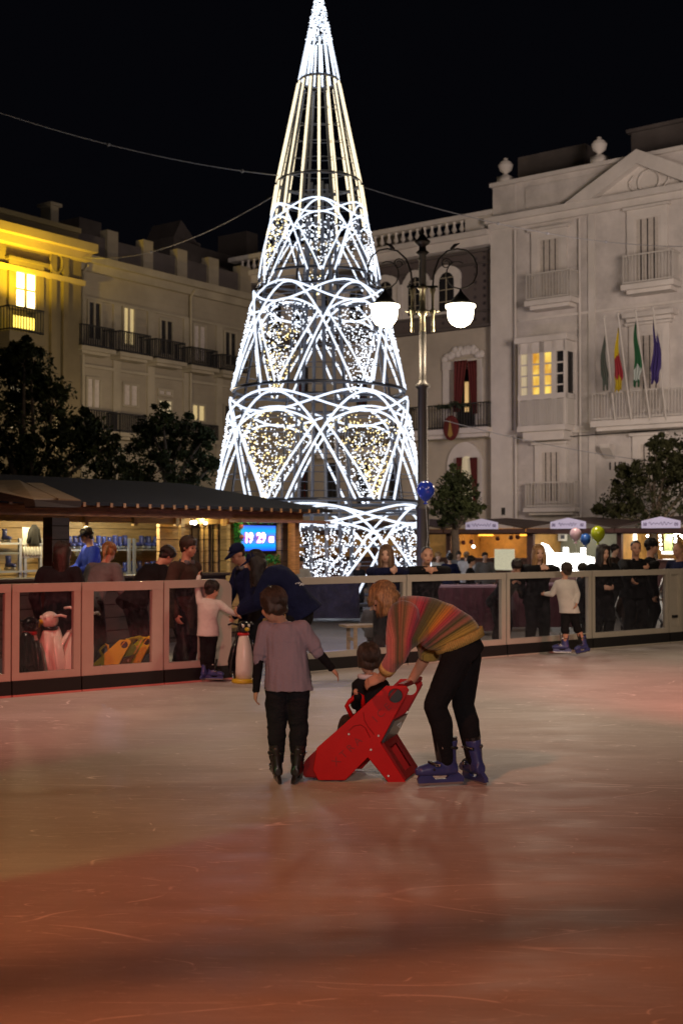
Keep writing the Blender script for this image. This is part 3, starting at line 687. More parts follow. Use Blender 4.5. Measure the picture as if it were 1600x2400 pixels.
mb = MB()
z = 1.0
while z < zt(200):
    mb.tube([TP(2 * math.pi * k / 28, z, -.05) for k in range(28)], .010, 4, closed=True); z += .42
mb.build('hoop_wires', steel, xt)
for k in range(10):
    th = R(36 * k + 17); mb = MB(); mb.tube([TP(th, zt(py), -.07) for py in (1410, 1180, 920, 670, 430, 200)], .030, 6); mb.build('rib', steel, xt, smooth=True)
for k in range(4):
    th = R(90 * k + 20); mb = MB()
    a = Vector((TX + .62 * math.sin(th), TY - .62 * math.cos(th), 0)); b_ = Vector((TX + .2 * math.sin(th), TY - .2 * math.cos(th), zt(430)))
    mb.tube([a, b_], .045, 6); mb.build('mast', steel, xt)
rnd = random.Random(3)
def beads(pts, m, r=.020):
    mb = MB()
    for p in pts:
        q = r * rnd.uniform(.6, 1.25)
        mb.add([p + Vector(d) * q for d in ((1, 0, 0), (-1, 0, 0), (0, 1, 0), (0, -1, 0), (0, 0, 1), (0, 0, -1))],
               [(0, 2, 4), (2, 1, 4), (1, 3, 4), (3, 0, 4), (2, 0, 5), (1, 2, 5), (3, 1, 5), (0, 3, 5)])
    return mb
# tip: dense bulbs
for nm, mm, cnt in (('bulb_cone', cold_b, 380), ('bulb_cone', dim_b, 420)):
    pts = []
    for _ in range(cnt):
        z = zt(-44) + (zt(97) - zt(-44)) * rnd.random() ** .6; pts.append(TP(rnd.uniform(0, 6.283), z, rnd.uniform(-.03, .04)))
    beads(pts, mm, .020).build(nm, mm, xt)
def strip(th, py0, py1, w, m):
    mb = MB(); mb.tube([TP(th, zt(py0)), TP(th, zt((py0 + py1) / 2)), TP(th, zt(py1))], w, 6); mb.build('light_strip', m, xt, smooth=True)
for k in range(15): strip(R(24 * k + 3), 97, 186, .028 if k % 2 else .024, cold)
for k in range(16):
    th = R(22.5 * k + 1); strip(th, 196, 428, .022 if k % 3 else .030, warm); strip(th, 434, rnd.choice([505, 520, 540, 530]), .022 if k % 2 else .028, warm)
def curve(f, m, r, name='light_arch', a0=-1.0, a1=1.0, n_=22):
    mb = MB(); mb.tube([TP(*f(a0 + (a1 - a0) * i / n_)) for i in range(n_ + 1)], r, 6); mb.build(name, m, xt, smooth=True)
tiers = [(490, 662, 3, .020), (680, 917, -26, .024), (930, 1177, -28, .027), (1184, 1400, 5, .027)]
for ti, (pt_, pb, phi, rr) in enumerate(tiers):
    z1 = zt(pt_); z0 = zt(pb); H_ = z1 - z0
    for k in range(6):
        c = R(phi + 30 + 60 * k)
        # broad arches standing on the ring, and taller ones crossing them
        curve(lambda u: (c + R(30) + u * R(48), z0 + H_ * .97 * (1 - abs(u) ** 2.0)), cold, rr)
        f = R(phi + 60 * k)        # funnel centre
        curve(lambda u: (f + u * R(27), z0 + H_ * (.80 - .13 * u * u)), cold, rr)
        wide = lambda t: R(1.5 + 25 * max(0, t) ** 1.25)
        for sg in (-1, 1): curve(lambda u, sg=sg: (f + sg * wide((u + 1) / 2), z0 + H_ * .67 * (u + 1) / 2), cold, rr * .9, n_=12)
        warmf = (ti == 2 and k in (0, 1)) or (ti == 0 and k in (3, 5)) or (ti == 1 and k == 4)
        pts = []; N_ = (130, 250, 330, 420)[ti]
        while len(pts) < N_:
            u = rnd.uniform(-1, 1); t = rnd.random() ** .75
            zz = z0 + H_ * .80 * t; hw_ = wide(t / .84)
            if zz > z0 + H_ * (.79 - .13 * (u * hw_ / R(27)) ** 2): continue
            # strings of bulbs hang in vertical lines
            uu = round(u * 13) / 13 + rnd.uniform(-.012, .012); pts.append(TP(f + uu * hw_, zz, rnd.uniform(-.03, .03)))
        if warmf: beads(pts[::3], cold_b, .019).build('light_curtain', cold_b, xt); pts = [p for i_, p in enumerate(pts) if i_ % 3]
        beads(pts, warm_b if warmf else cold_b, .019).build('light_curtain', warm_b if warmf else cold_b, xt)
    for sg in (0, 1):
        n_ = 48; mb = MB(); mb.tube([TP(2 * math.pi * i / n_, z1 - H_ * .11 - H_ * .10 * math.cos(3 * 2 * math.pi * i / n_ + sg * math.pi + R(phi) * 3)) for i in range(n_)], rr, 6, closed=True)
        mb.build('light_wave', cold, xt, smooth=True)
# outer side curtain bulge at tier edges
free()
# ---------------------------------------------------------------- guy cables with small lights
cab = mat('steel_cable', (.30, .30, .32), .5, .3)
def cable(a, b, sag, label, dots=()):
    t_ = thing('cable', label, 'cable', a); n_ = 24
    pts = [a.lerp(b, i / n_) - Vector((0, 0, sag * 4 * (i / n_) * (1 - i / n_))) for i in range(n_ + 1)]
    mb = MB(); mb.tube(pts, .012, 5); mb.build('wire', cab, t_)
    mb = MB()
    for d in dots: mb.sph(pts[int(d * n_)], .045, 8, 6)
    if dots: mb.build('clamp', cab, t_)
    free()
cable(P(652, 411, 29.7), P(-160, 208, 24), .25, 'guy cable running from the light tree up to the left edge of the sky', (.15, .55))
cable(P(640, 460, 30), P(180, 600, 49), .6, 'guy cable running from the light tree to the left building cornice', (.5,))
cable(P(850, 438, 29.8), P(1700, 575, 43), .5, 'guy cable running from the light tree across the palace front', (.3, .42, .6))
cable(P(1040, 985, 40), P(1560, 1085, 42), .15, 'thin wire low across the palace facade')

# ================================================================ STREET LAMP
LY = 20.0
def LP(px, py, dy=0): return P(px, py, LY + dy)
brass = mat('brushed_brass', (.34, .30, .20), .28, .85); castiron = mat('cast_iron', (.05, .045, .04), .45, .5)
base = LP(990, 1000); base.z = -.06
lampp = thing('street_lamp', 'tall ornate street lamp with scrolled arms and two glowing bowl shades', 'street lamp', base)
zl = lambda py: LP(990, py).z
mb = MB(); c = Vector((base.x, base.y, 0))
mb.lathe(c, [(.22, -.06), (.22, .2), (.15, .35), (.11, .6), (.10, zl(1200)), (.12, zl(1195)), (.12, zl(1188)), (.085, zl(1183)), (.080, zl(912)), (.12, zl(908)), (.12, zl(902)), (.075, zl(896)), (.058, zl(890)), (.055, zl(778))], 16)
mb.build('post', mat('bronze_post', (.11, .10, .095), .5, .5), lampp, smooth=True)
mb = MB(); mb.lathe(c, [(.055, zl(890)), (.050, zl(742)), (.08, zl(740)), (.09, zl(733)), (.08, zl(727)), (.05, zl(724)), (.05, zl(680)), (.09, zl(676)), (.07, zl(670))], 14)
for dx in (-.165, .165):
    q = c + Vector((dx, 0, 0)); mb.lathe(q, [(.012, zl(780)), (.03, zl(776)), (.03, zl(770)), (.02, zl(766)), (.028, zl(764)), (.026, zl(738)), (.045, zl(733)), (.045, zl(727)), (.02, zl(723)), (.025, zl(690)), (.05, zl(680)), (.04, zl(672))], 10)
    mb.tube([q + Vector((0, 0, zl(730))), q + Vector((dx * .7, 0, zl(730)))], [.03, .005], 8)
mb.tube([c + Vector((-.165, 0, zl(730))), c + Vector((.165, 0, zl(730)))], .018, 8)
mb.build('brass_fitting', brass, lampp, smooth=True)
mb = MB(); mb.lathe(c, [(.045, zl(672)), (.06, zl(668)), (.06, zl(598)), (.11, zl(592)), (.06, zl(586)), (.055, zl(578)), (.12, zl(570)), (.13, zl(566)), (.08, zl(560)), (.05, zl(553)), (.02, zl(548)), (.035, zl(544)), (.005, zl(532))], 14)
mb.tube([c + Vector((-.25, 0, zl(672))), c + Vector((.25, 0, zl(672)))], .02, 8)
mb.build('finial', castiron, lampp, smooth=True)
for sg in (-1, 1):
    cx = base.x + sg * .615; mb = MB(); pts = []
    # arm sweeps up, over and curls into a scroll above the shade
    x0 = base.x + sg * .165
    pts += [Vector((x0, LY, zl(674))), Vector((x0 + sg * .02, LY, zl(640))), Vector((x0 + sg * .10, LY, zl(607))), Vector((x0 + sg * .24, LY, zl(588))), Vector((x0 + sg * .40, LY, zl(583)))]
    zc0 = zl(635)
    for k in range(0, 15):
        t = R(70 - k * 26); r_ = .36 - .013 * k if k < 5 else .30 - .012 * (k - 4); pts.append(Vector((cx - sg * .02 + sg * r_ * math.cos(t) * .9, LY, zc0 + r_ * math.sin(t) - .003 * k)))
    mb.tube(pts, [.016 - .0004 * i for i in range(len(pts))], 6)
    mb.tube([Vector((x0 + sg * .30, LY, zl(585))), Vector((x0 + sg * .36, LY, zl(575))), Vector((x0 + sg * .44, LY, zl(570)))], [.03, .03, .005], 6)
    mb.tube([Vector((x0 + sg * .22 + .09 * math.cos(R(a)) * (1 - a / 900), LY, zl(618) + .09 * math.sin(R(a)) * (1 - a / 900))) for a in range(0, 540, 30)], .010, 5)
    mb.tube([Vector((cx, LY, zc0 - .30)), Vector((cx, LY, zl(700)))], .018, 6)
    mb.build('arm', castiron, lampp, smooth=True)
    mb = MB(); mb.lathe(Vector((cx, LY, 0)), [(.02, zl(682)), (.06, zl(690)), (.10, zl(696)), (.14, zl(703)), (.20, zl(712)), (.20, zl(715))], 18); mb.build('cap', castiron, lampp, smooth=True)
    mb = MB(); mb.lathe(Vector((cx, LY, 0)), [(.245, zl(715.5)), (.245, zl(720)), (.215, zl(724)), (.215, zl(735)), (.20, zl(748)), (.15, zl(759)), (.08, zl(765)), (.01, zl(767))], 24)
    lamp('street_lamp_bulb', 'POINT', (cx, LY, zl(790)), 90, (1, .80, .56), None, .2)
    sh = mb.build('lamp_shade', glow('lamp_glass' if sg < 0 else 'lamp_glass_', (1, .90, .66), 7.0), lampp, smooth=True)
free()

# ================================================================ LEAFY TREES
wood_bark = mat('bark', (.09, .065, .045), .9, var=.4, vscale=10)
leaf_mats = [mat('tree_leaf', (.040, .048, .016), .75, var=.6, vscale=1.2, col2=(.013, .017, .007), spec=.15), mat('tree_leaf_olive', (.034, .034, .012), .75, var=.5, vscale=1.5, col2=(.010, .013, .005), spec=.15)]
def ctree(name, label, px, Y, clumps, seed, lm, n_per=420, ls=.085, group=None):
    b0 = P(px, 1266, Y); b0.z = -.06; t_ = thing(name, label, 'tree', b0, group); rnd = random.Random(seed)
    trunk = MB(); crown = MB(); zlow = min(P(a, b, Y).z - r * Y / FPX for a, b, r in clumps)
    fork = Vector((b0.x, Y, max(1.0, zlow))); trunk.tube([b0, b0 + Vector((.05, 0, fork.z * .5)), fork], [.17, .13, .11], 8)
    for (cx, cy, r) in clumps:
        c = P(cx, cy, Y); rr = r * Y / FPX; c.y += rnd.uniform(-.7, .7)
        trunk.tube([fork, fork.lerp(c, .5) + Vector((rnd.uniform(-.15, .15), rnd.uniform(-.15, .15), 0)), c], [.09, .05, .015], 6)
        for _ in range(9):
            d = Vector((rnd.gauss(0, 1), rnd.gauss(0, 1), rnd.gauss(0, .8))).normalized() * rr * rnd.uniform(.25, 1.3); cc = c + d; q = rr * rnd.uniform(.14, .38)
            leafy(crown, cc, q, q, q * .8, n_per // 9, ls, rnd.random() * 999)
            if rnd.random() < .5: trunk.tube([c, cc], [.02, .006], 4)
        leafy(crown, c, rr * 1.1, rr * 1.1, rr * 1.0, n_per // 3, ls, rnd.random() * 999)
    trunk.build('trunk', wood_bark, t_, smooth=True); crown.build('crown', lm, t_); free(); return t_
ctree('orange_tree', 'dark bushy tree at the left edge in front of the floodlit house', 60, 27, [(20, 880, 55), (85, 868, 52), (130, 925, 48), (60, 945, 60), (5, 985, 60), (150, 1000, 55), (205, 1010, 45), (95, 1040, 70), (250, 1050, 42), (20, 1090, 70), (180, 1090, 70), (260, 1110, 45), (100, 1120, 60), (10, 830, 26), (75, 830, 24)], 5, leaf_mats[0], 1300, .062, 'trees standing behind the market huts')
ctree('orange_tree', 'dark airy tree standing between the left tree and the light tree', 405, 30, [(345, 1000, 32), (385, 985, 30), (430, 1005, 38), (480, 1020, 22), (330, 1040, 38), (390, 1045, 45), (450, 1060, 40), (320, 1095, 42), (385, 1105, 48), (455, 1110, 45), (300, 1125, 30), (500, 1090, 20)], 6, leaf_mats[0], 850, .060, 'trees standing behind the market huts')
ctree('orange_tree', 'round dark bush like tree just right of the street lamp', 1065, 38, [(1045, 1150, 32), (1080, 1140, 34), (1065, 1120, 24), (1035, 1185, 32), (1085, 1180, 38), (1112, 1195, 22), (1055, 1205, 35)], 8, leaf_mats[0], 900, .07, 'trees standing behind the market huts')
ctree('orange_tree', 'large dark tree at the right edge in front of the palace', 1530, 40.5, [(1470, 1150, 42), (1510, 1115, 45), (1550, 1080, 40), (1528, 1045, 22), (1590, 1060, 45), (1565, 1130, 55), (1440, 1185, 36), (1620, 1110, 60), (1500, 1190, 48), (1600, 1180, 55), (1408, 1193, 14), (1460, 1105, 20)], 9, leaf_mats[1], 1200, .07, 'trees standing behind the market huts')

# ================================================================ RENTAL HUT (left)
HP = Plane(-4.69, 17, 3.5, 4.7)
def planks(name, col, var=.35, sc=5.0, rough=.7):
    m = mat(name, col, rough, var=var, vscale=3, stretch=(1, 1, 9)); nn = m.node_tree
    t = nn.nodes.new('ShaderNodeTexCoord'); w = nn.nodes.new('ShaderNodeTexWave'); w.bands_direction = 'Z'; w.wave_profile = 'SAW'; w.inputs['Scale'].default_value = sc * .32
    nn.links.new(t.outputs['Object'], w.inputs[0]); r = nn.nodes.new('ShaderNodeValToRGB'); r.color_ramp.elements[0].color = (0, 0, 0, 1); r.color_ramp.elements[1].position = .08; r.color_ramp.elements[1].color = (1, 1, 1, 1)
    nn.links.new(w.outputs[0], r.inputs[0]); bp = nn.nodes.new('ShaderNodeBump'); bp.inputs['Distance'].default_value = .03; bp.inputs['Strength'].default_value = .8
    nn.links.new(r.outputs[0], bp.inputs['Height']); nn.links.new(bp.outputs[0], nn.nodes['Principled BSDF'].inputs['Normal']); return m
pine = planks('pine_planks', (.48, .32, .13)); darkwood = planks('dark_planks', (.055, .035, .022)); beamw = mat('orange_beam', (.52, .25, .09), .6, var=.5, vscale=4, stretch=(1.5, 1.5, 14))
roofm = mat('felt_roof', (.009, .008, .010), .85, var=.3, vscale=6); tanm = mat('tan_board', (.33, .24, .14), .7, var=.25, vscale=3)
metal = mat('shelf_metal', (.45, .47, .50), .4, .7)
hz = lambda py, px=350, off=0: HP.hit(px, py, off)[1]
ha = lambda px, py=1250, off=0: HP.hit(px, py, off)[0]
hut = thing('rental_hut', 'long wooden skate rental hut with dark roof and lit shelves behind the left fence', 'market hut', HP.pt(2.5, 0, -1.2))
aA, aB = ha(-140), ha(700)
mb = MB(); HP.box(mb, aA, aB, hz(1213), hz(1193), -.02, .10); HP.box(mb, aA, aB + .1, hz(1193) + .0, hz(1193) + .05, .1, .28); mb.build('eave_beam', beamw, hut)
mb = MB(); HP.box(mb, ha(535), aB + .55, hz(1213) - .05, hz(1213) - .003, .02, .3); mb.build('gutter_board', mat('reddish_board', (.28, .13, .09), .5, var=.2), hut)
ze = hz(1191); zr_ = hz(1136, 350, -1.4)
mb = MB()
def roofslab(p, q, r_, s_, th=.05):
    up = Vector((0, 0, th)); mb.hexa([p, q, r_, s_, p + up, q + up, r_ + up, s_ + up])
eR = aB + .45
roofslab(HP.pt(aA, ze, .42), HP.pt(eR, ze, .42), HP.pt(eR - 1.9, zr_, -1.4), HP.pt(aA, zr_, -1.4))
roofslab(HP.pt(aA, zr_, -1.4), HP.pt(eR - 1.9, zr_, -1.4), HP.pt(eR, ze, -3.1), HP.pt(aA, ze, -3.1))
mb.prism([HP.pt(eR, ze, .42), HP.pt(eR, ze, -3.1), HP.pt(eR - 1.9, zr_, -1.4)], Vector((0, 0, .05)))
mb.build('roof', roofm, hut)
mb = MB()
for k in range(30): a = aA + (aB - aA) * k / 29; HP.box(mb, a, a + .05, ze - .02, ze + .045, -.3, .43)
mb.build('rafter', beamw, hut)
mb = MB(); HP.box(mb, aA, aB, 0, 2.3, -2.75, -2.65); mb.build('back_wall', pine, hut)
mb = MB(); HP.box(mb, aB - .1, aB, 0, ze - .08, -2.65, -.2); HP.box(mb, ha(540, 1260, -.6), aB - .1, 0, ze - .1, -.68, -.6); mb.build('side_wall', pine, hut)
mb = MB(); HP.box(mb, aA, aB, hz(1226, 350, -.5), hz(1206, 350, -.5), -.56, -.5); mb.build('header_board', pine, hut)
mb = MB(); HP.box(mb, aA, aB, -.06, .03, -2.65, -.05); mb.build('floor', darkwood, hut)
mb = MB(); HP.box(mb, aA, ha(535), 0, .98, -.35, -.05); HP.box(mb, aA, ha(535), .98, 1.03, -.45, .05); mb.build('counter', darkwood, hut)
for x0, x1, m_, o0, o1 in ((112, 152, darkwood, -.12, .08), (683, 694, beamw, -.1, .06), (660, 672, darkwood, -.16, -.12)):
    mb = MB(); HP.pbox(mb, x0, x1, 1213, 1345, o0, o1); a0, a1, z0, z1 = HP.rect(x0, x1, 1213, 1345, o1)
    HP.box(mb, a0, a1, 0, z0 + .01, o0, o1); mb.build('post', m_, hut)
for px in (203, 318, 416, 428, 526):
    mb = MB(); a0, a1, z0, z1 = HP.rect(px - 4, px + 4, 1205, 1232, -.45); HP.box(mb, a0, a1, z0 if px != 428 else .9, z1, -.5, -.44); mb.build('bracket', pine, hut)
mb = MB()
for px, m0 in ((455, 5), (466, 8), (478, 3), (489, 5), (500, 3), (511, 4)): HP.pbox(mb, px - m0, px + m0, 1225, 1420, -.62, -.60 - .01 * m0)
mb.build('plank_door', darkwood, hut)
mb = MB()
for px in (472, 484, 506): HP.pbox(mb, px - 2.5, px + 2.5, 1226, 1420, -.58, -.54)
mb.build('door_trim', pine, hut)
a0, a1 = ha(445), ha(540); mb = MB(); HP.box(mb, a0, a1, 0, hz(1226), -.75, -.68); mb.build('partition', pine, hut)
# tan canopy boards over the left end
mb = MB(); c4 = [P(-60, 1140, 16.2), P(80, 1170, 15.0), P(135, 1168, 15.6), P(45, 1125, 17.6), P(-60, 1126, 18)]
mb.prism(c4, Vector((0, 0, -.03))); mb.prism([P(62, 1131, 17.6), P(138, 1168.5, 15.5), P(190, 1172, 15.8), P(100, 1132, 17.8)], Vector((0, 0, -.03))); mb.build('canopy_board', tanm, hut)
mb = MB(); mb.prism([P(80, 1171, 14.98), P(192, 1174, 15.75), P(190, 1189, 15.75), P(84, 1190, 14.98)], Vector((-.15, .1, 0))); mb.prism([P(-60, 1141, 16.15), P(80, 1171, 14.98), P(84, 1182, 14.98), P(-60, 1166, 16.15)], Vector((-.02, .1, 0))); mb.build('canopy_fascia', darkwood, hut)
# shelves
def shelf(x0, x1, py, off, dd=.35):
    mb = MB(); a0 = ha(x0, py, off); a1 = ha(x1, py, off); z = hz(py, (x0 + x1) / 2, off); HP.box(mb, a0, a1, z - .03, z, off - dd, off); mb.build('shelf', metal, hut); return a0, a1, z
sh1 = shelf(152, 427, 1287, -2.1); sh2 = shelf(152, 427, 1348, -2.1); sh3 = shelf(-60, 112, 1272, -2.0); sh4 = shelf(-60, 112, 1338, -2.0); sh5 = shelf(-60, 48, 1295, -1.5, .25)
for px in (304, 316, 157, 48, 60, 96): mb = MB(); a = ha(px, 1300, -2.05); HP.box(mb, a - .025, a + .025, 0, hz(1262, 300, -2.05), -2.08, -2.04); mb.build('shelf_upright', metal, hut)
for px, off, pw in ((60, -1.2, 34), (200, -1.0, 48), (330, -1.0, 50), (480, -.45, 10), (600, -.1, 9)):
    p = HP.pt(ha(px, 1230, off), 1.93, off); lamp('hut_light', 'POINT', p, pw, (1, .78, .40) if px < 470 else (1, .75, .3), None, .06)
p = HP.pt(ha(260, 1250, -1.6), 1.9, -1.6); lamp('hut_light', 'POINT', p, 26, (.55, .75, 1), None, .05)
free()
bulbm = glow('bulb', (1, .93, .75), 12)
for i, (px, py, lb) in enumerate(((449, 1225, 'left one of the pair of small bright bulbs under the hut beam'), (457, 1225, 'right one of the pair of small bright bulbs under the hut beam'), (482, 1226, 'single small bright bulb under the hut beam near the screen'))):
    c = HP.pt(*HP.hit(px, py, -.3), -.3); t_ = thing('light_bulb', lb, 'light bulb', c, 'bulbs under the hut beam'); mb = MB(); mb.sph(c, .028 if i != 1 else .038); mb.build('bulb', bulbm, t_); mb = MB(); mb.tube([c + Vector((0, 0, .03)), c + Vector((0, 0, .14))], .012, 6); mb.build('socket', iron, t_); free()
# clock screen in its garland
a0, a1, z0, z1 = HP.rect(565, 646, 1232, 1291, -.42); zc0 = (z0 + z1) / 2
tv = thing('clock_screen', 'bright blue screen showing the time in white and red digits on the hut wall', 'screen', HP.pt(a0, z0, -.45))
mb = MB(); HP.box(mb, a0 - .05, a1 + .05, z0 - .05, z1 + .05, -.52, -.43); mb.build('bezel', iron, tv)
scr = bpy.data.materials.new('screen_image'); scr.use_nodes = True; n = scr.node_tree; b = n.nodes['Principled BSDF']; tc = n.nodes.new('ShaderNodeTexCoord')
sp = n.nodes.new('ShaderNodeSeparateXYZ'); n.links.new(tc.outputs['Generated'], sp.inputs[0])
r = n.nodes.new('ShaderNodeValToRGB'); e = r.color_ramp.elements
for _ in range(3): e.new(.5)
for q, (p_, c_) in zip(e, ((.0, (.02, .06, .9)), (.22, (.0, .38, 1)), (.5, (.14, .10, .55)), (.78, (.0, .42, 1)), (1.0, (.05, .13, .95)))): q.position = p_; q.color = (*c_, 1)
n.links.new(sp.outputs[2], r.inputs[0]); n.links.new(r.outputs[0], b.inputs['Emission Color']); b.inputs['Emission Strength'].default_value = 1.3; b.inputs['Base Color'].default_value = (0, 0, 0, 1)
mb = MB(); HP.box(mb, a0, a1, z0, z1, -.43, -.42); mb.build('panel', scr, tv)
dg_w = glow('white_digit', (1, .95, 1), 4); dg_r = glow('red_digit_edge', (1, .02, .15), 1.6)
hh = z1 - z0
for body, fx, sz in (('19', .20, .47), ('29', .56, .47), ('03', .86, .27)):
    pc = HP.pt(a0 + (a1 - a0) * fx, zc0 - (0 if sz > .4 else hh * .06), -.412)
    text(body, hh * sz * 1.15, basis(pc, HP.u, (0, 0, 1), HP.n), .002, dg_r, 'digit_outline', tv, bold=.012)
    text(body, hh * sz * 1.15, basis(pc + HP.n * .008, HP.u, (0, 0, 1), HP.n), .002, dg_w, 'digits', tv, bold=.004)
free()
garland_m = mat('tinsel_green', (.05, .42, .07), .5, var=.5, vscale=20, col2=(.02, .14, .03))
gl = thing('christmas_garland', 'green Christmas garland wreathed round the clock screen', 'garland', HP.pt(a0, z0, -.4)); mb = MB(); k = 0
for (q0, w0, q1, w1) in ((a0 - .12, z0 - .1, a0 - .12, z1 + .12), (a0 - .12, z1 + .11, a1 + .2, z1 + .11), (a1 + .18, z0 - .14, a1 + .18, z1 + .12), (a0, z0 - .13, a1 + .18, z0 - .16)):
    for j in range(9): t = j / 8; leafy(mb, HP.pt(q0 + (q1 - q0) * t, w0 + (w1 - w0) * t, -.38), .085, .06, .085, 60, .03, 300 + k); k += 1
mb.build('greenery', garland_m, gl); mb = MB()
for q, w in ((a0 - .13, z1 - .02), (a0 - .12, z1 - .2), (a0 - .14, z0 + .1), (a1 + .15, z1 - .05), (a1 + .17, z1 - .25), (a1 + .16, z0 + .08)): mb.sph(HP.pt(q, w, -.3), .038, 10, 8)
mb.build('bauble', mat('pink_bauble', (.4, .12, .1), .3), gl); free()
# ================================================================ SKATE (shared shape)
blue_pl = mat('blue_plastic', (.038, .05, .19), .35, var=.25, vscale=9, coat=.3); black_pl = mat('black_plastic', (.012, .012, .013), .35, coat=.2)
buckle_m = mat('bright_buckle', (.75, .72, .68), .25, .9); blade_m = mat('blade_steel', (.55, .55, .58), .2, .95)
def skate_parts(root, M, k, boot_m, holder_m, vox=.008, light=False, org=True):
    """M: matrix with x=right, y=toe, z=up, origin on the ice below the ankle; k: scale (1 = adult)"""
    V = lambda x, y, z: M @ Vector((x * k, y * k, z * k))
    D = lambda x, y, z: (M.to_3x3() @ Vector((x * k, y * k, z * k)))
    mb = MB()
    mb.rings([(V(0, -.095, .10), D(.030, 0, 0), D(0, 0, .034)), (V(0, -.075, .105), D(.040, 0, 0), D(0, 0, .044)), (V(0, 0, .11), D(.041, 0, 0), D(0, 0, .052)), (V(0, .09, .103), D(.047, 0, 0), D(0, 0, .042)), (V(0, .155, .095), D(.040, 0, 0), D(0, 0, .032)), (V(0, .185, .09), D(.022, 0, 0), D(0, 0, .02))], 14)
    mb.rings([(V(0, -.035, .08), D(.043, 0, 0), D(0, .062, 0)), (V(0, -.03, .16), D(.043, 0, 0), D(0, .060, 0)), (V(0, -.03, .22), D(.046, 0, 0), D(0, .058, 0)), (V(0, -.038, .285), D(.052, 0, 0), D(0, .062, 0))], 14)
    if light: b_ = mb.build('boot', boot_m, root, smooth=True)
    else: b_ = fuse(mb, 'boot', boot_m, root, vox, 2)
    mb = MB(); pr = [(-.105, .075), (.15, .075), (.16, .05), (.155, .022), (-.13, .022), (-.135, .045)]
    mb.prism([V(-.014, y, z) for y, z in ((-.10, .078), (-.05, .078), (-.02, .04), (.055, .04), (.085, .078), (.15, .078), (.17, .045), (.165, .018), (-.135, .018), (-.14, .045))], D(.028, 0, 0))
    mb.build('blade_holder', holder_m, b_)
    mb = MB(); mb.prism([V(-.003, y, z) for y, z in ((-.135, .02), (.155, .02), (.172, .03), (.165, .004), (.14, 0), (-.13, 0))], D(.006, 0, 0)); mb.build('blade', blade_m, b_)
    if light: return b_
    mb = MB()
    mb.prism([V(-.036, .02, .15), V(.036, .02, .15), V(.04, .05, .33), V(-.04, .05, .33)], D(0, .012, 0)); mb.rings([(V(0, -.037, .27), D(.046, 0, 0), D(0, .056, 0)), (V(0, -.037, .305), D(.048, 0, 0), D(0, .058, 0))], 14)
    mb.build('liner', black_pl, b_)
    mb = MB()
    for (y, z, rr, ry) in ((-.03, .245, .052, .064), (.055, .135, .046, .035)):
        pts = [V(rr * math.cos(R(a)), y + ry * math.sin(R(a)), z + .012 * math.sin(R(a))) for a in range(-60, 241, 25)]
        mb.tube(pts, .010 * k, 6)
    mb.tube([V(-.045, .07, .10), V(-.02, .085, .138), V(.02, .085, .138), V(.045, .07, .10)], .009 * k, 6)
    mb.build('strap', black_pl, b_, smooth=True)
    for sx in (-1, 1):
        mb = MB(); mb.box((0, 0, 0), (1, 1, 1)); mb.v = [V(sx * (.055 + .006 * a.x), .01 + .028 * a.y, .245 + .014 * a.z) for a in mb.v]; mb.build('buckle', buckle_m, b_)
        mb = MB(); mb.box((0, 0, 0), (1, 1, 1)); mb.v = [V(sx * (.050 + .006 * a.x), .05 + .03 * a.y, .135 + .014 * a.z) for a in mb.v]; mb.build('buckle', buckle_m, b_)
    return b_
sk0 = thing('ice_skate', 'blue hire skate standing on the hut shelves', 'ice skate', (0, 0, 0), 'blue hire skates on the shelves'); skate_parts(sk0, Matrix.Identity(4), .8, blue_pl, metal, light=True); free()
first = True; rnd = random.Random(4)
def place_skates(sh, x0, x1, cnt, off):
    global first
    for k in range(cnt):
        if rnd.random() < .08: continue
        a0 = ha(x0, 1280, off); a1 = ha(x1, 1280, off); a = a0 + (a1 - a0) * (k + .5) / cnt; p = HP.pt(a, sh[2] + .001, off - .16)
        rz = math.atan2(HP.n.y, HP.n.x) - math.pi / 2 + rnd.choice([0, math.pi, math.pi]) + rnd.uniform(-.15, .15)
        if first: sk0.location = p; sk0.rotation_euler = (0, 0, rz); first = False
        else: dup(sk0, p, rz, None, rnd.uniform(.93, 1.08))
place_skates(sh1, 160, 300, 11, -2.1); place_skates(sh1, 305, 424, 11, -2.1); place_skates(sh2, 300, 424, 10, -2.1); place_skates(sh3, -30, 40, 3, -2.0); place_skates(sh4, -20, 46, 4, -2.0)
# things hung in the left bay
paper = mat('paper', (.7, .72, .7), .8, var=.25, vscale=30); blackcloth = mat('black_cloth', (.012, .012, .013), .9, var=.3, vscale=20, bump=.3)
def hung(name, label, cat, x0, x1, y0, y1, off, m, th=.01):
    a0, a1, z0, z1 = HP.rect(x0, x1, y0, y1, off); mb = MB(); HP.box(mb, a0, a1, z0, z1, off - th, off); ORG[0] = HP.pt(a0, z0, off); o = mb.build(name, m, bevel=.0); free(); return tag(o, label, cat)
hung('price_list', 'white printed price list hung in the left bay of the hut', 'notice', 54, 76, 1236, 1277, -1.4, paper)
a, z = HP.hit(81, 1255, -1.35); c = HP.pt(a, z, -1.35); t_ = thing('jacket', 'black jacket hung on a hook beside the white price list', 'jacket', c)
mb = MB(); mb.rings([(c + Vector((0, 0, .17)), HP.u * .03, HP.n * .03), (c + Vector((0, 0, .10)), HP.u * .09, HP.n * .04), (c, HP.u * .075, HP.n * .045), (c - Vector((0, 0, .12)), HP.u * .10, HP.n * .05), (c - Vector((0, 0, .17)), HP.u * .09, HP.n * .04)], 12); mb.build('body', blackcloth, t_, smooth=True)
mb = MB()
for sg in (-1, 1): mb.tube([c + HP.u * sg * .07 + Vector((0, 0, .1)), c + HP.u * sg * .11 - Vector((0, 0, .12))], [.03, .035], 8)
mb.build('sleeve', blackcloth, t_, smooth=True); free()
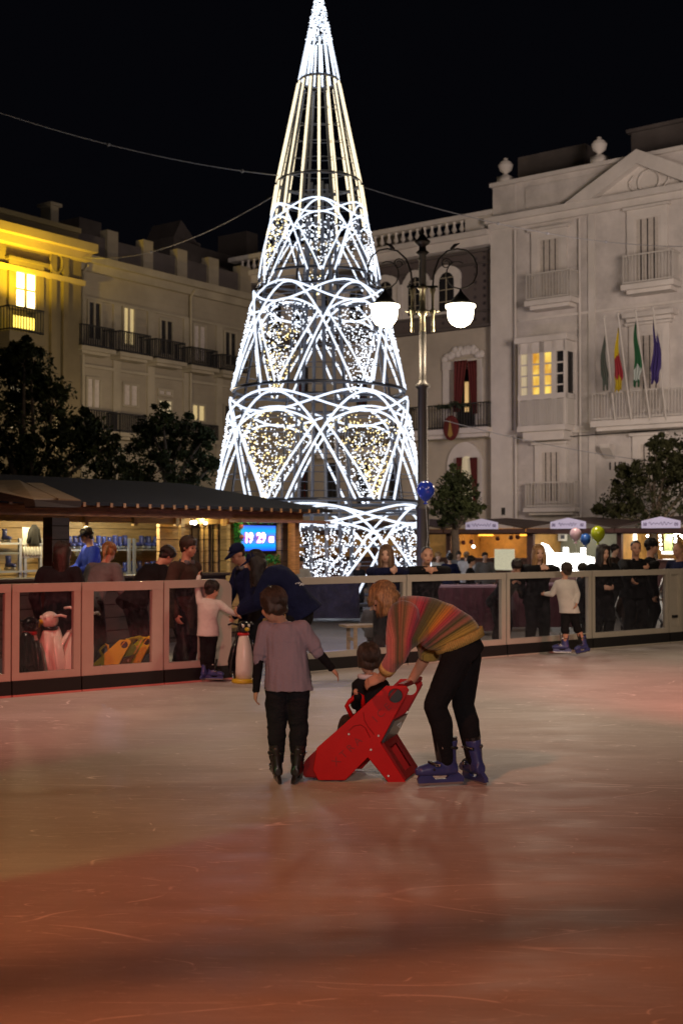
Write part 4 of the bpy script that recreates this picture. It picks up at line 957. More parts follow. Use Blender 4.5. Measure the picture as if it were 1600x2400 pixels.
t_ = thing('glove_row', 'row of white gloves pegged on a line in the left bay', 'gloves', HP.pt(*HP.hit(75, 1297, -1.3), -1.3)); mb = MB()
for k in range(7):
    a, z = HP.hit(56 + k * 6.5, 1292, -1.3); c = HP.pt(a, z, -1.3); mb.caps(c + Vector((0, 0, .05)), c - Vector((0, 0, .05)), .018, .026, 8)
    for j in (-1, 0, 1): mb.caps(c - Vector((0, 0, .05)), c - Vector((0, 0, .1)) + HP.u * .018 * j, .010, .008, 6)
mb.build('gloves', paper, t_, smooth=True); free()

# ================================================================ MARKET STALLS (right, and behind the tree)
QP = Plane(5.0, 42, 1, -.763)
maroonwood = mat('maroon_wood', (.07, .03, .025), .6, var=.3, vscale=3); stallroof = mat('brown_roof', (.045, .028, .022), .7, var=.3, vscale=4)
signm = mat('sign_white', (.55, .52, .68), .6, emit=(.5, .48, .75), estr=.22); scriptm = mat('sign_ink', (.12, .09, .2), .6)
warmwall = mat('warm_panel', (.50, .28, .08), .7, var=.3, vscale=3); greywall = mat('grey_panel', (.22, .23, .18), .7, var=.1); whitegood = mat('white_goods', (.75, .75, .72), .6, var=.2)
sC = [QP.hit(1145, 1235)[0], QP.hit(1346, 1235)[0], QP.hit(1562, 1235)[0]]; dS = (sC[2] - sC[0]) / 2
zse = QP.hit(1346, 1243)[1]; zst = QP.hit(1346, 1213)[1]
names = {-3: 'dim market stall standing farthest left behind the light tree', -2: 'dim market stall seen through the left half of the light tree', -1: 'dim market stall seen through the right half of the light tree', 0: 'orange lit market stall right of the street lamp', 1: 'market stall with glowing white letters behind the three balloons', 2: 'market stall with fairy lights at the right edge', 3: 'market stall beyond the right edge'}
for i in range(-3, 3):
    c = sC[0] + dS * i if i < 3 else 0
    if i in (1, 2): c = sC[i]
    root = thing('market_stall', names[i], 'market stall', QP.pt(c, 0, -.6), 'market stalls in front of the palace'); w = dS / 2 - .03
    mb = MB(); zf = zse + .10
    def slab(p): mb.prism(p, Vector((0, 0, -.05)))
    slab([QP.pt(c - w - .1, zf, .45), QP.pt(c, zst - .03, .45), QP.pt(c, zst + .04, -1.2), QP.pt(c - w - .1, zf + .22, -1.2)]); slab([QP.pt(c + w + .1, zf, .45), QP.pt(c, zst - .03, .45), QP.pt(c, zst + .04, -1.2), QP.pt(c + w + .1, zf + .22, -1.2)])
    mb.build('roof', stallroof, root)
    mb = MB(); QP.box(mb, c - w, c + w, zse - .08, zse + .06, .30, .40); QP.box(mb, c - w, c + w, zse - .12, zse - .02, -.05, .05); mb.build('eave_beam', maroonwood, root)
    mb = MB()
    for sg in (-1, 1): QP.box(mb, c + sg * w - .07, c + sg * w + .07, 0, zse - .12, -.07, .07)
    mb.build('post', maroonwood, root)
    mb = MB(); QP.box(mb, c - w, c + w, 0, zse + .1, -2.0, -1.95); mb.build('back_wall', greywall if i == 1 else warmwall, root)
    mb = MB()
    for sg in (-1, 1): QP.box(mb, c + sg * (w - .03), c + sg * w, 0, zse, -1.95, -.07)
    mb.build('side_wall', warmwall, root)
    mb = MB(); QP.box(mb, c - w + .08, c + w - .08, 0, .92, -.1, 0); QP.box(mb, c - w + .08, c + w - .08, .92, .97, -.5, .1); mb.build('counter', maroonwood, root)
    a0 = c - .62; a1 = c + .62; z0 = zse + .05; z1 = zst - .04
    mb = MB(); mb.prism([QP.pt(a0, z0, .50), QP.pt(a1, z0, .50), QP.pt(a1, z1 - .10, .50), QP.pt(c, z1 + .03, .50), QP.pt(a0, z1 - .10, .50)], QP.n * -.04)
    sg_ = mb.build('sign_board', signm if i >= 0 else mat('sign_grey%d' % (i + 3), (.3, .3, .36), .6), root)
    mb = MB(); rnd = random.Random(i + 20); L_ = .30 + .08 * rnd.random(); pts = []
    for k in range(46): t = k / 45; pts.append(QP.pt(c - L_ + 2 * L_ * t, (z0 + z1) / 2 - .02 + .035 * math.sin(t * 40) * (1 + .6 * math.sin(t * 9 + i)) , .507))
    mb.tube(pts, .008, 4)
    for sx in (-1, 1): q = QP.pt(c + sx * .5, z0 + .12, .507); mb.tube([q + QP.u * .05 * math.cos(R(a)) + Vector((0, 0, .05 * math.sin(R(a * 2)))) for a in range(0, 360, 30)], .01, 4, closed=True)
    mb.build('flourish', scriptm, sg_)
    pw = {0: 42, 1: 30, 2: 45}.get(i, 12)
    lamp('stall_light', 'POINT', QP.pt(c - .4, zse - .2, -.9), pw, (1, .62, .28) if i == 0 else (1, .86, .66), None, .08)
    free()
# stall goods
def qbox(name, label, cat, x0, x1, y0, y1, off, th, m, parent=None, grp=None):
    a0, a1, z0, z1 = QP.rect(x0, x1, y0, y1, off); mb = MB(); QP.box(mb, a0, a1, z0, z1, off - th, off)
    if parent is None: ORG[0] = QP.pt(a0, z0, off)
    o = mb.build(name, m, parent)
    if parent is None: free(); tag(o, label, cat, grp)
    return o
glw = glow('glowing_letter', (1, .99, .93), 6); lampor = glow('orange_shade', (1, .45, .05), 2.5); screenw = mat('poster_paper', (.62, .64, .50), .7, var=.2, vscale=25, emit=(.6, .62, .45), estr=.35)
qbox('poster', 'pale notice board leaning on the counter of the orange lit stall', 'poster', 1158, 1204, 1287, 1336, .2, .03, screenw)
for x0, x1, lb in ((1122, 1154, 'wide orange lamp shade at the left of the orange stall'), (1218, 1233, 'small orange lamp shade at the right of the orange stall')):
    a0, a1, z0, z1 = QP.rect(x0, x1, 1244, 1256, -.5); cc = QP.pt((a0 + a1) / 2, 0, -.5); ORG[0] = cc; mb = MB(); mb.lathe(cc, [((a1 - a0) * .5, z0), ((a1 - a0) * .42, z0 + (z1 - z0) * .6), ((a1 - a0) * .25, z1)], 14); tag(mb.build('lamp', lampor, smooth=True), lb, 'lamp'); free()
bagm = mat('dark_leather', (.10, .03, .03), .5)
for px, py, lb in ((1070, 1272, 'dark hanging bag at the left end of the orange stall'), (1085, 1272, 'second dark hanging bag in the orange stall'), (1104, 1270, 'greenish hanging bag in the orange stall'), (1165, 1262, 'dark round basket hung under the orange stall roof'), (1196, 1260, 'middle dark basket hung under the orange stall roof'), (1212, 1259, 'right hand dark basket hung under the orange stall roof')):
    cc = QP.pt(*QP.hit(px, py, -.6), -.6); t_ = thing('hanging_bag', lb, 'bag', cc, 'goods hanging in the orange stall'); mb = MB(); mb.ell(cc, QP.u * .09, QP.n * .05, Vector((0, 0, .08)), 12, 8); mb.build('body', bagm, t_, smooth=True)
    mb = MB(); mb.tube([cc + QP.u * -.06 + Vector((0, 0, .05)), cc + Vector((0, 0, .28)), cc + QP.u * .06 + Vector((0, 0, .05))], .008, 5); mb.build('strap', bagm, t_); free()
for x0, x1, lb in ((1280, 1299, 'left white framed picture on the grey stall wall'), (1307, 1327, 'right white framed picture on the grey stall wall')):
    o = qbox('picture', lb, 'picture', x0, x1, 1249, 1268, -1.6, .03, whitegood); ORG[0] = o.location.copy(); qbox('print', None, None, x0 + 6, x1 - 6, 1254, 1263, -1.56, .02, mat('print', (.08, .09, .12), .6), o); free()
# overexposed illuminated letters standing on the counter
t_ = thing('illuminated_letters', 'row of glowing white letters and counter front in the grey stall', 'lit sign', QP.pt(*QP.hit(1320, 1340, .12), .12)); mb = MB()
def qtube(pts, r_): mb.tube([QP.pt(*QP.hit(x, y, .15), .15) for x, y in pts], r_, 10)
qtube([(1283, 1338), (1283, 1300), (1275, 1283)], .07); qtube([(1268, 1278), (1280, 1283), (1290, 1296), (1294, 1315), (1288, 1335)], .09); mb.build('letter', glw, t_, smooth=True)
for pts in ([(1302, 1340), (1302, 1296)], [(1312, 1340), (1312, 1296)], [(1325, 1340), (1325, 1283)], [(1338, 1340), (1338, 1298)], [(1350, 1340), (1350, 1297)], [(1366, 1340), (1366, 1284)], [(1378, 1340), (1378, 1304)], [(1386, 1340), (1386, 1308)]):
    mb = MB(); qtube(pts, .085); mb.build('letter', glw, t_, smooth=True)
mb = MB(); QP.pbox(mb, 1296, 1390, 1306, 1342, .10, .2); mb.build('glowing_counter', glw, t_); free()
# right-hand stall: bright boxes, shelves, fairy lights
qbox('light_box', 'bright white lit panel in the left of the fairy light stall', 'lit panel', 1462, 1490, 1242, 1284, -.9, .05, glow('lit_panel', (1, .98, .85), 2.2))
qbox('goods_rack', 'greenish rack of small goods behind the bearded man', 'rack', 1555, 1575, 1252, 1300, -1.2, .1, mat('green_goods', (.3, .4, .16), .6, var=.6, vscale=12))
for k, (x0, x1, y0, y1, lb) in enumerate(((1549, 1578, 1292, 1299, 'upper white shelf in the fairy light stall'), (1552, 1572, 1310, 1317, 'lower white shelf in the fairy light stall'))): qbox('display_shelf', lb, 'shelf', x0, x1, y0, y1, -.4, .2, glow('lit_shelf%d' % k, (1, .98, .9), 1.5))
fairy = glow('fairy_light', (1, .95, .85), 14, False)
t_ = thing('fairy_lights', 'string of fairy lights looped under the right hand stall roof', 'fairy lights', QP.pt(*QP.hit(1560, 1245, -.2), -.2)); mb = MB(); rnd = random.Random(2)
for px, py in ((1540, 1245), (1549, 1244), (1545, 1256), (1546, 1266), (1547, 1276), (1548, 1286), (1583, 1250), (1590, 1249), (1580, 1254), (1581, 1269), (1595, 1256), (1582, 1262), (1600, 1260), (1512, 1246), (1516, 1256)): mb.sph(QP.pt(*QP.hit(px, py, -.2), -.2), .04, 8, 6)
mb.build('bulbs', fairy, t_); free()
for px, py, lb in ((1298, 1245, 'small bright spotlight at the top left of the grey stall'), (1109, 1281, 'small white lamp in the crowd left of the orange stall')):
    c = QP.pt(*QP.hit(px, py, .3), .3); ORG[0] = c; mb = MB(); mb.sph(c, .05); tag(mb.build('spotlight', fairy), lb, 'light bulb'); free()

# ================================================================ RINK FENCE
alu = mat('white_aluminium', (.46, .43, .37), .38, metal=.15, var=.08, vscale=5); kick = mat('black_kickboard', (.010, .010, .011), .4); redge = mat('pink_edge_strip', (.5, .2, .18), .4)
glass = bpy.data.materials.new('scuffed_glass'); glass.use_nodes = True; n = glass.node_tree; n.nodes.clear()
out = n.nodes.new('ShaderNodeOutputMaterial'); tr = n.nodes.new('ShaderNodeBsdfTransparent'); tr.inputs[0].default_value = (.95, .95, .97, 1)
gl_ = n.nodes.new('ShaderNodeBsdfGlossy'); gl_.inputs['Roughness'].default_value = .06; lw = n.nodes.new('ShaderNodeLayerWeight'); fp = n.nodes.new('ShaderNodeMath'); fp.operation = 'POWER'; n.links.new(lw.outputs['Facing'], fp.inputs[0]); fp.inputs[1].default_value = 4.0; fr = n.nodes.new('ShaderNodeMath'); fr.operation = 'MULTIPLY_ADD'; n.links.new(fp.outputs[0], fr.inputs[0]); fr.inputs[1].default_value = .5; fr.inputs[2].default_value = .03
df = n.nodes.new('ShaderNodeBsdfDiffuse'); df.inputs[0].default_value = (.5, .5, .62, 1); m1 = n.nodes.new('ShaderNodeMixShader'); m2 = n.nodes.new('ShaderNodeMixShader'); tc = n.nodes.new('ShaderNodeTexCoord')
n.links.new(fr.outputs[0], m1.inputs[0]); n.links.new(tr.outputs[0], m1.inputs[1]); n.links.new(gl_.outputs[0], m1.inputs[2])
d1 = nz(16, 10, (1, 1, .6), .3, 2.0); n.links.new(ramp(d1, .46, (.004, .004, .004), .85, (.05, .05, .065)), m2.inputs[0]); n.links.new(m1.outputs[0], m2.inputs[1]); n.links.new(df.outputs[0], m2.inputs[2]); n.links.new(m2.outputs[0], out.inputs[0])
FP_ = Plane(F0.x, F0.y, FD.x, FD.y)
fs = lambda px: (fpt(px) - F0).dot(FD)
HF = 1.13
def fence_panel(px0, px1, label, side=.06, top=.085, bot=.075, rnd_end=False, solid=False):
    s0, s1 = fs(px0) + .006, fs(px1) - .006
    t_ = thing('fence_panel', label, 'fence', FP_.pt(s0, 0), 'glazed panels of the rink fence')
    mb = MB(); B = lambda a0, a1, z0, z1, o0=-.03, o1=.03: FP_.box(mb, a0, a1, z0, z1, o0, o1)
    if rnd_end:
        e0 = fs(478); B(s0, s0 + side, .16, HF); B(s0 + side, e0, HF - top, HF); B(s0 + side, e0, .16, .16 + bot)
        pts = [FP_.pt(e0, .16, .03)] + [FP_.pt(s1, .16, .03)] + [FP_.pt(s1 - .12 + .12 * math.cos(R(a)), HF - .12 + .12 * math.sin(R(a)), .03) for a in range(0, 91, 15)] + [FP_.pt(e0, HF, .03)]
        mb.prism(pts, FP_.n * -.16); mb.build('frame', alu, t_)
        g = MB(); FP_.box(g, s0 + side, e0, .16 + bot, HF - top, -.008, .0); g.build('glass', glass, t_)
    else:
        B(s0, s0 + side, .16, HF - top); B(s1 - side, s1, .16, HF - top); B(s0, s1, HF - top, HF, -.035, .035); B(s0 + side, s1 - side, .16, .16 + bot)
        mb.build('frame', alu, t_)
        g = MB(); FP_.box(g, s0 + side, s1 - side, .16 + bot, HF - top, -.008, .0)
        if solid: g.build('infill', alu, t_); q = MB(); FP_.box(q, s0 + side + .05, s1 - side - .05, .38, .42, .0, .03); q.build('latch', black_pl, t_)
        else: g.build('glass', glass, t_)
    k = MB(); FP_.box(k, s0, s1, .022, .157, -.03, .045); k.build('kickboard', kick, t_)
    k = MB(); FP_.box(k, s0, s1, .002, .020, -.03, .055); k.build('edge_strip', redge if px0 < 600 else alu, t_)
    free()
fence_panel(-170, 26, 'glazed fence panel cut off at the left edge of the picture')
fence_panel(27, 189, 'glazed fence panel with the black penguin and white skating aids behind it', .075)
fence_panel(190, 381, 'glazed fence panel with the yellow sleds behind it', .13, .095, .09)
fence_panel(382, 541, 'narrow gate panel with a rounded solid end beside the girl in the pale sweater', .06, rnd_end=True)
fence_panel(672, 948, 'glazed fence panel behind the boy and the bending woman', .05)
fence_panel(949, 1181, 'glazed fence panel below the leaning bald man', .075)
fence_panel(1182, 1381, 'glazed fence panel behind the boy in black shorts', .06)
fence_panel(1382, 1561, 'glazed fence panel below the man stretching his arm along the rail', .06)
fence_panel(1562, 1592, 'narrow solid white fence panel near the right edge', .045, solid=True)
fence_panel(1593, 1800, 'glazed fence panel running out at the right edge', .05)

# ================================================================ BALLOONS
def balloon(px, py, Y, r_, col, label):
    c = P(px, py, Y); t_ = thing('balloon', label, 'balloon', c, 'party balloons'); m = mat('balloon_rubber_' + label.split()[0], col, .18, spec=.7, coat=.5)
    mb = MB(); mb.lathe(c, [(.01, -1.28 * r_), (.05 * r_, -1.24 * r_), (.35 * r_, -1.05 * r_), (.72 * r_, -.68 * r_), (.95 * r_, -.25 * r_), (r_, .15 * r_), (.93 * r_, .5 * r_), (.72 * r_, .82 * r_), (.4 * r_, 1.02 * r_), (.02, 1.1 * r_)], 24); b_ = mb.build('skin', m, t_, smooth=True)
    mb = MB(); mb.lathe(c - Vector((0, 0, 1.27 * r_)), [(.04, -.03), (.012, .0)], 8); mb.build('knot', m, t_)
    mb = MB(); mb.tube([c - Vector((0, 0, 1.3 * r_)), c - Vector((-.03, 0, 1.3 * r_ + .5)), c - Vector((.02, 0, 1.3 * r_ + 1.0))], .004, 4); mb.build('string', paper, t_); free()
balloon(997, 1150, 18.5, .135, (.03, .07, .62), 'dark blue balloon in front of the lamp post')
balloon(1348, 1252, 22, .105, (.78, .55, .68), 'pink balloon, left of the three at the stall')
balloon(1371, 1264, 22.2, .095, (.04, .16, .62), 'mid blue balloon between the pink and the yellow one')
balloon(1400, 1251, 21.6, .125, (.42, .50, .01), 'yellow green balloon, right of the three at the stall')

# ================================================================ THINGS BEHIND THE FENCE
# purple-clothed tables on the terrace
cloth_p = mat('plum_cloth', (.075, .018, .035), .85, var=.5, vscale=5, stretch=(4, 4, .4)); pinktop = mat('pink_tabletop', (.26, .17, .24), .6)
def table(px0, px1, Y, label, h=.76, cm=cloth_p):
    a = P(px0, 1400, Y); b_ = P(px1, 1400, Y + (px1 - px0) * .001); w = b_.x - a.x; t_ = thing('table', label, 'table', ((a.x + b_.x) / 2, Y, 0), 'cloth covered tables behind the fence')
    mb = MB(); mb.box(((a.x + b_.x) / 2, Y, h + .015), (w, .8, .03)); mb.build('tabletop', pinktop, t_, bevel=.004)
    mb = MB(); n_ = 60; cx, cy = (a.x + b_.x) / 2, Y; vs, fs_ = [], []
    per = [(-1, -1), (1, -1), (1, 1), (-1, 1)]; pts = []
    for j in range(4):
        p0, p1 = per[j], per[(j + 1) % 4]
        for k in range(n_ // 4): t = k / (n_ // 4); pts.append((p0[0] + (p1[0] - p0[0]) * t, p0[1] + (p1[1] - p0[1]) * t))
    for zi, z in enumerate((h, h * .5, .02)):
        for k, (x, y) in enumerate(pts): q = 1 + zi * .012 + .014 * zi * math.sin(k * 1.9); vs.append(Vector((cx + x * w / 2 * q, cy + y * .4 * q, z)))
    for zi in range(2):
        for k in range(len(pts)): k2 = (k + 1) % len(pts); fs_.append((zi * len(pts) + k, zi * len(pts) + k2, (zi + 1) * len(pts) + k2, (zi + 1) * len(pts) + k))
    mb.add(vs, fs_); mb.build('tablecloth', cm, t_, smooth=True); free()
table(1000, 1170, 21.5, 'plum clothed table seen through the fence below the leaning man'); table(1195, 1330, 22.5, 'plum clothed table behind the blonde woman'); table(870, 985, 24, 'plum clothed table behind the long haired woman'); table(700, 840, 25, 'dark blue clothed table seen through the glass under the light tree', .76, mat('blue_cloth', (.03, .03, .09), .85, var=.5, vscale=6))
wood_l = mat('pale_wood', (.40, .30, .18), .6, var=.3, vscale=4, stretch=(1, 8, 8))
def bench(px, Y, w, label, rz=0):
    c = P(px, 1400, Y); t_ = thing('bench', label, 'bench', (c.x, Y, 0)); X = Vector((math.cos(rz), math.sin(rz), 0)); Yv = Vector((-X.y, X.x, 0)); o = Vector((c.x, Y, 0))
    mb = MB()
    for k in (-1, 0, 1): mb.bar(o - X * w / 2 + Yv * .12 * k + Vector((0, 0, .47)), o + X * w / 2 + Yv * .12 * k + Vector((0, 0, .47)), .11, .03)
    mb.build('seat', wood_l, t_)
    for sg in (-1, 1):
        mb = MB(); q = o + X * sg * (w / 2 - .12)
        mb.bar(q - Yv * .15, q - Yv * .15 + Vector((0, 0, .455)), .05); mb.bar(q + Yv * .15, q + Yv * .15 + Vector((0, 0, .455)), .05); mb.bar(q - Yv * .15 + Vector((0, 0, .3)), q + Yv * .15 + Vector((0, 0, .3)), .04); mb.build('leg', wood_l, t_)
    free()
bench(857, 16.0, .62, 'pale wooden bench seen through the glass left of the bending woman', .3)
# low white kerb behind the glass
# stroller
def stroller(px, off, label):
    o = fpt(px, off); t_ = thing('stroller', label, 'stroller', o); X = FD; Z = Vector((0, 0, 1)); mb = MB()
    mb.bar(o + X * -.25 + Z * .1, o + X * .3 + Z * 1.0, .025); mb.bar(o + X * .28 + Z * .1, o + X * -.15 + Z * .6, .025); mb.bar(o + FN * .4 + X * -.25 + Z * .1, o + FN * .4 + X * .3 + Z * 1.0, .025); mb.bar(o + X * .3 + Z * 1.0, o + FN * .4 + X * .3 + Z * 1.0, .03); mb.bar(o + FN * .4 + X * .28 + Z * .1, o + FN * .4 + X * -.15 + Z * .6, .025); mb.build('frame', metal, t_)
    mb = MB(); mb.rings([(o + FN * .2 + X * -.2 + Z * .3, FN * .17, Z * .05), (o + FN * .2 + X * .02 + Z * .38, FN * .18, Z * .10), (o + FN * .2 + X * .15 + Z * .75, FN * .18, X * .09), (o + FN * .2 + X * .1 + Z * .95, FN * .16, X * .06)], 12); mb.build('seat', blackcloth, t_, smooth=True)
    for dx in (-.25, .28):
        for dn in (0, .4):
            c = o + X * dx + FN * dn + Z * .11; mb = MB(); mb.tube([c + X * .09 * math.cos(R(a)) + Z * .09 * math.sin(R(a)) for a in range(0, 360, 24)], .02, 6, closed=True); mb.build('wheel', black_pl, t_)
    free()
stroller(1440, .95, 'folded dark stroller seen through the fence behind the curly haired woman'); stroller(1530, 1.2, 'dark stroller seen through the fence behind the bearded man')
# ---------------------------------------------------------------- penguin skating aids
pw_m = mat('penguin_white', (.72, .66, .58), .35, coat=.3); pb_m = mat('penguin_black', (.010, .011, .013), .25, coat=.4); py_m = mat('penguin_yellow', (.60, .42, .02), .4); pr_m = mat('penguin_red', (.5, .01, .015), .5)
def penguin(p, rz, label, sc=1.0, white=False):
    t_ = thing('penguin_skating_aid', label, 'skating aid', (0, 0, 0)); ZX = Vector((1, 0, 0)); YY = Vector((0, 1, 0)); ZZ = Vector((0, 0, 1)); k_m = pw_m if white else pb_m
    mb = MB(); mb.rings([(Vector((0, 0, z)), ZX * rx, YY * ry) for z, rx, ry in ((.0, .16, .18), (.015, .17, .19), (.05, .165, .185), (.065, .14, .16))], 20); mb.build('base', py_m if not white else pw_m, t_, smooth=True)
    mb = MB(); mb.rings([(Vector((0, -.015, z)), ZX * rx, YY * ry) for z, rx, ry in ((.066, .12, .13), (.2, .135, .15), (.38, .135, .15), (.55, .11, .12), (.68, .075, .08), (.72, .055, .06))], 20); mb.build('belly', pw_m, t_, smooth=True)
    mb = MB(); mb.rings([(Vector((0, .045, z)), ZX * rx, YY * ry) for z, rx, ry in ((.066, .12, .12), (.2, .155, .14), (.38, .155, .145), (.56, .125, .12), (.69, .08, .08), (.74, .05, .06))], 20); mb.build('back', k_m, t_, smooth=True)
    mb = MB(); mb.ell((0, -.01, .82), ZX * .095, YY * .105, ZZ * .10, 18, 12); hd = mb.build('head', k_m, t_, smooth=True)
    mb = MB(); mb.ell((0, -.13, .80), ZX * .035, YY * .05, ZZ * .03, 12, 8); mb.build('beak', py_m, hd, smooth=True)
    for sx in (-1, 1):
        mb = MB(); mb.ell((sx * .045, -.095, .85), ZX * .022, YY * .015, ZZ * .026, 10, 8); e_ = mb.build('eye', pw_m, hd, smooth=True)
        mb = MB(); mb.rings([(Vector((sx * .12, .01, .64)), YY * .03, ZX * .02), (Vector((sx * .165, .02, .5)), YY * .06, ZX * .022), (Vector((sx * .205, .03, .32)), YY * .065, ZX * .022), (Vector((sx * .20, .03, .18)), YY * .035, ZX * .015), (Vector((sx * .18, .03, .13)), YY * .012, ZX * .01)], 12); mb.build('wing', k_m, t_, smooth=True)
        mb = MB(); mb.tube([Vector((sx * .08, .0, .86)), Vector((sx * .16, .05, .88)), Vector((sx * .2, .10, .86))], .016, 8); mb.build('handle', k_m, t_, smooth=True)
    mb = MB(); mb.lathe((0, 0, 0), [(.07, .70), (.088, .705), (.09, .735), (.07, .745)], 18); mb.build('scarf', pr_m if not white else pb_m, t_, smooth=True)
    t_.location = p; t_.rotation_euler = (0, 0, rz); t_.scale = (sc,) * 3; free(); return t_
g = G(570, 1600); penguin((g.x, g.y, .001), R(30), 'black and white penguin skating aid with red scarf and yellow base on the ice', .74)
g = fpt(72, .55); penguin((g.x, g.y, -.05), R(155), 'black penguin skating aid seen from behind through the left fence panel', .88)
g = fpt(120, .60); penguin((g.x, g.y, -.05), R(-50), 'white skating aid standing left behind the fence beside the black penguin', .93, True)
g = fpt(160, .50); penguin((g.x, g.y, -.05), R(30), 'white skating aid leaning right behind the fence beside the black penguin', 1.0, True).rotation_euler = (R(3), R(12), R(30))
# ---------------------------------------------------------------- sled skating aids
def sled(name_label, m, m_in, lettering, cat='sled', group=None):
    """local frame: x along the sled in the picture, y away from the viewer, z up; origin under its middle"""
    t_ = thing('skating_sled', name_label, cat, (0, 0, 0), group)
    L = lambda cx, cy, y=0.0: Vector((((560 + cx * .3954) - 832) / 359, y, (1829 - (1330 + cy * .3954)) / 359))
    poly = [(470, 1252), (440, 1190), (462, 1062), (620, 925), (745, 810), (870, 697), (990, 697), (1006, 722), (905, 905), (838, 1032), (985, 1262), (975, 1274), (890, 1274), (762, 1118), (630, 1252)]
    dpt = .40; th = .018
    for y in (0.0, dpt):
        dx = .113 if y else 0.0
        outer = [L(a, b_, y) + Vector((dx, 0, 0)) for a, b_ in poly]
        holes = [(925, 755, 42)] if not y else [(930, 757, 40)]
        me_bm = bmesh.new(); vo = [me_bm.verts.new(p) for p in outer]; es = [me_bm.edges.new((vo[i], vo[(i + 1) % len(vo)])) for i in range(len(vo))]
        for hx, hy, hr in holes:
            vh = [me_bm.verts.new(L(hx + hr * math.cos(R(a)), hy + hr * math.sin(R(a)), y) + Vector((dx, 0, 0))) for a in range(0, 360, 20)]
            es += [me_bm.edges.new((vh[i], vh[(i + 1) % len(vh)])) for i in range(len(vh))]
        bmesh.ops.triangle_fill(me_bm, use_beauty=True, edges=es)
        me = bpy.data.meshes.new('side_panel'); me_bm.to_mesh(me); me_bm.free(); me.materials.append(m)
        ob = bpy.data.objects.new('side_panel', me); COL.objects.link(ob); ob.parent = t_
        md = ob.modifiers.new('s', 'SOLIDIFY'); md.thickness = th; md.offset = 0
        bv = ob.modifiers.new('b', 'BEVEL'); bv.width = .004; bv.segments = 2; bv.limit_method = 'ANGLE'
    sh = Vector((.07, dpt, 0))
    def cross(pts, y0, y1, mm, nm, t=.016):
        mb = MB()
        for p, q in zip(pts, pts[1:]):
            a, b_ = L(*p), L(*q); d = (b_ - a).normalized(); nn_ = Vector((-d.z, 0, d.x)) * t
            A = lambda v, y: v + Vector((.113 * y / dpt, y, 0)); mb.hexa([A(a, y0), A(b_, y0), A(b_, y1), A(a, y1), A(a, y0) + nn_, A(b_, y0) + nn_, A(b_, y1) + nn_, A(a, y1) + nn_])
        return mb.build(nm, mm, t_, bevel=.002)
    # curved nose, seat board, back board, leg board
    mb = MB(); A = lambda v, y: L(*v) + Vector((.113 * y / dpt, y, 0))
    nose = [(468, 1062), (400, 1125), (372, 1160), (372, 1240), (466, 1246)]
    mb.prism([A(v, .02) for v in nose], Vector((.10, .36, 0))); mb.build('nose', m_in, t_, bevel=.01)
    cross([(560, 1010), (720, 930), (800, 900)], .01, dpt - .01, m_in, 'seat'); cross([(800, 925), (900, 760), (940, 715)], .01, dpt - .01, m_in, 'backrest')
    for y0, y1 in ((.01, .09), (dpt - .09, dpt - .01)): cross([(838, 1040), (975, 1258)], y0, y1, m_in, 'leg_board')
    cross([(838, 1040), (862, 1078)], .09, dpt - .09, m_in, 'leg_board'); cross([(950, 1220), (975, 1258)], .09, dpt - .09, m_in, 'leg_board')
    cross([(1004, 726), (912, 892)], dpt - .02, dpt - .01, m_in, 'edge_board', .01)
    cross([(908, 900), (840, 1030)], .01, dpt - .01, black_pl, 'back_shade_board')  # black board stands in for the shade under the seat back
    mb = MB(); c = L(925, 757, .012); mb.rings([(c, Vector((.050, 0, 0)), Vector((0, 0, .050))), (c + Vector((0, .03, 0)), Vector((.050, 0, 0)), Vector((0, 0, .050)))], 20); mb.build('hole_shade_disc', black_pl, t_)  # black disc imitates the dark, shaded inside of the hole
    mb = MB(); mb.bar(A((955, 700), .0), A((990, 690), dpt - .03), .05, .03); mb.build('push_bar', m_in, t_, bevel=.005)
    mb = MB(); mb.tube([A((655, 890), .06), A((622, 822), .06), A((640, 795), .06), (A((690, 752), .06)), A((715, 765), .06), A((722, 835), .06)], .015, 8); mb.build('handle', m, t_, smooth=True)
    for cx, cy in ((650, 980), (825, 990), (780, 1072), (883, 1226)): mb = MB(); c = L(cx, cy, -th / 2); mb.rings([(c, Vector((.009, 0, 0)), Vector((0, 0, .009))), (c + Vector((0, -.004, 0)), Vector((.007, 0, 0)), Vector((0, 0, .007)))], 10); mb.build('bolt', buckle_m, t_)
    mb = MB(); mb.tube([A(v, .2) + Vector((0, -.012, 0)) for v in ((892, 955), (915, 935), (905, 970))], .005, 5, closed=True); mb.build('triangle_mark', paper, t_)
    ink = mat('engraved_' + name_label.split()[0], (.25, .0, .0) if lettering else (.2, .14, .0), .6)
    if lettering:
        d = (L(770, 950) - L(560, 1150)); ang = math.atan2(d.z, d.x); x_ = Vector((math.cos(ang), 0, math.sin(ang))); y_ = Vector((-math.sin(ang), 0, math.cos(ang)))
        for body, cx, cy, sz in (('X T R A', 640, 1083, .070), ('I C E', 845, 855, .070)): text(body, sz, basis(L(cx, cy, -th / 2 - .0012), x_, y_, (0, -1, 0)), .001, ink, 'lettering', t_)
        mb = MB(); mb.tube([L(a, b_, -th / 2 - .001) for a, b_ in ((650, 960), (680, 932), (720, 925), (748, 945), (775, 1000))], .003, 5); mb.tube([L(a, b_, -th / 2 - .001) for a, b_ in ((735, 850), (742, 900), (765, 940), (800, 985))], .003, 5); mb.build('swoosh', ink, t_)
    free(); return t_
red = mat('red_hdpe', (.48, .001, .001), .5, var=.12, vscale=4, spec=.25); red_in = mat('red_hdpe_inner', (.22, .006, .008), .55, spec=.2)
yelp = mat('yellow_hdpe', (.62, .50, .01), .4, var=.1, vscale=4)
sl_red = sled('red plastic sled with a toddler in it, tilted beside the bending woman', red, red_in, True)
g = P(832, 1266, 8.08); sl_red.location = (g.x, 8.08, .0)

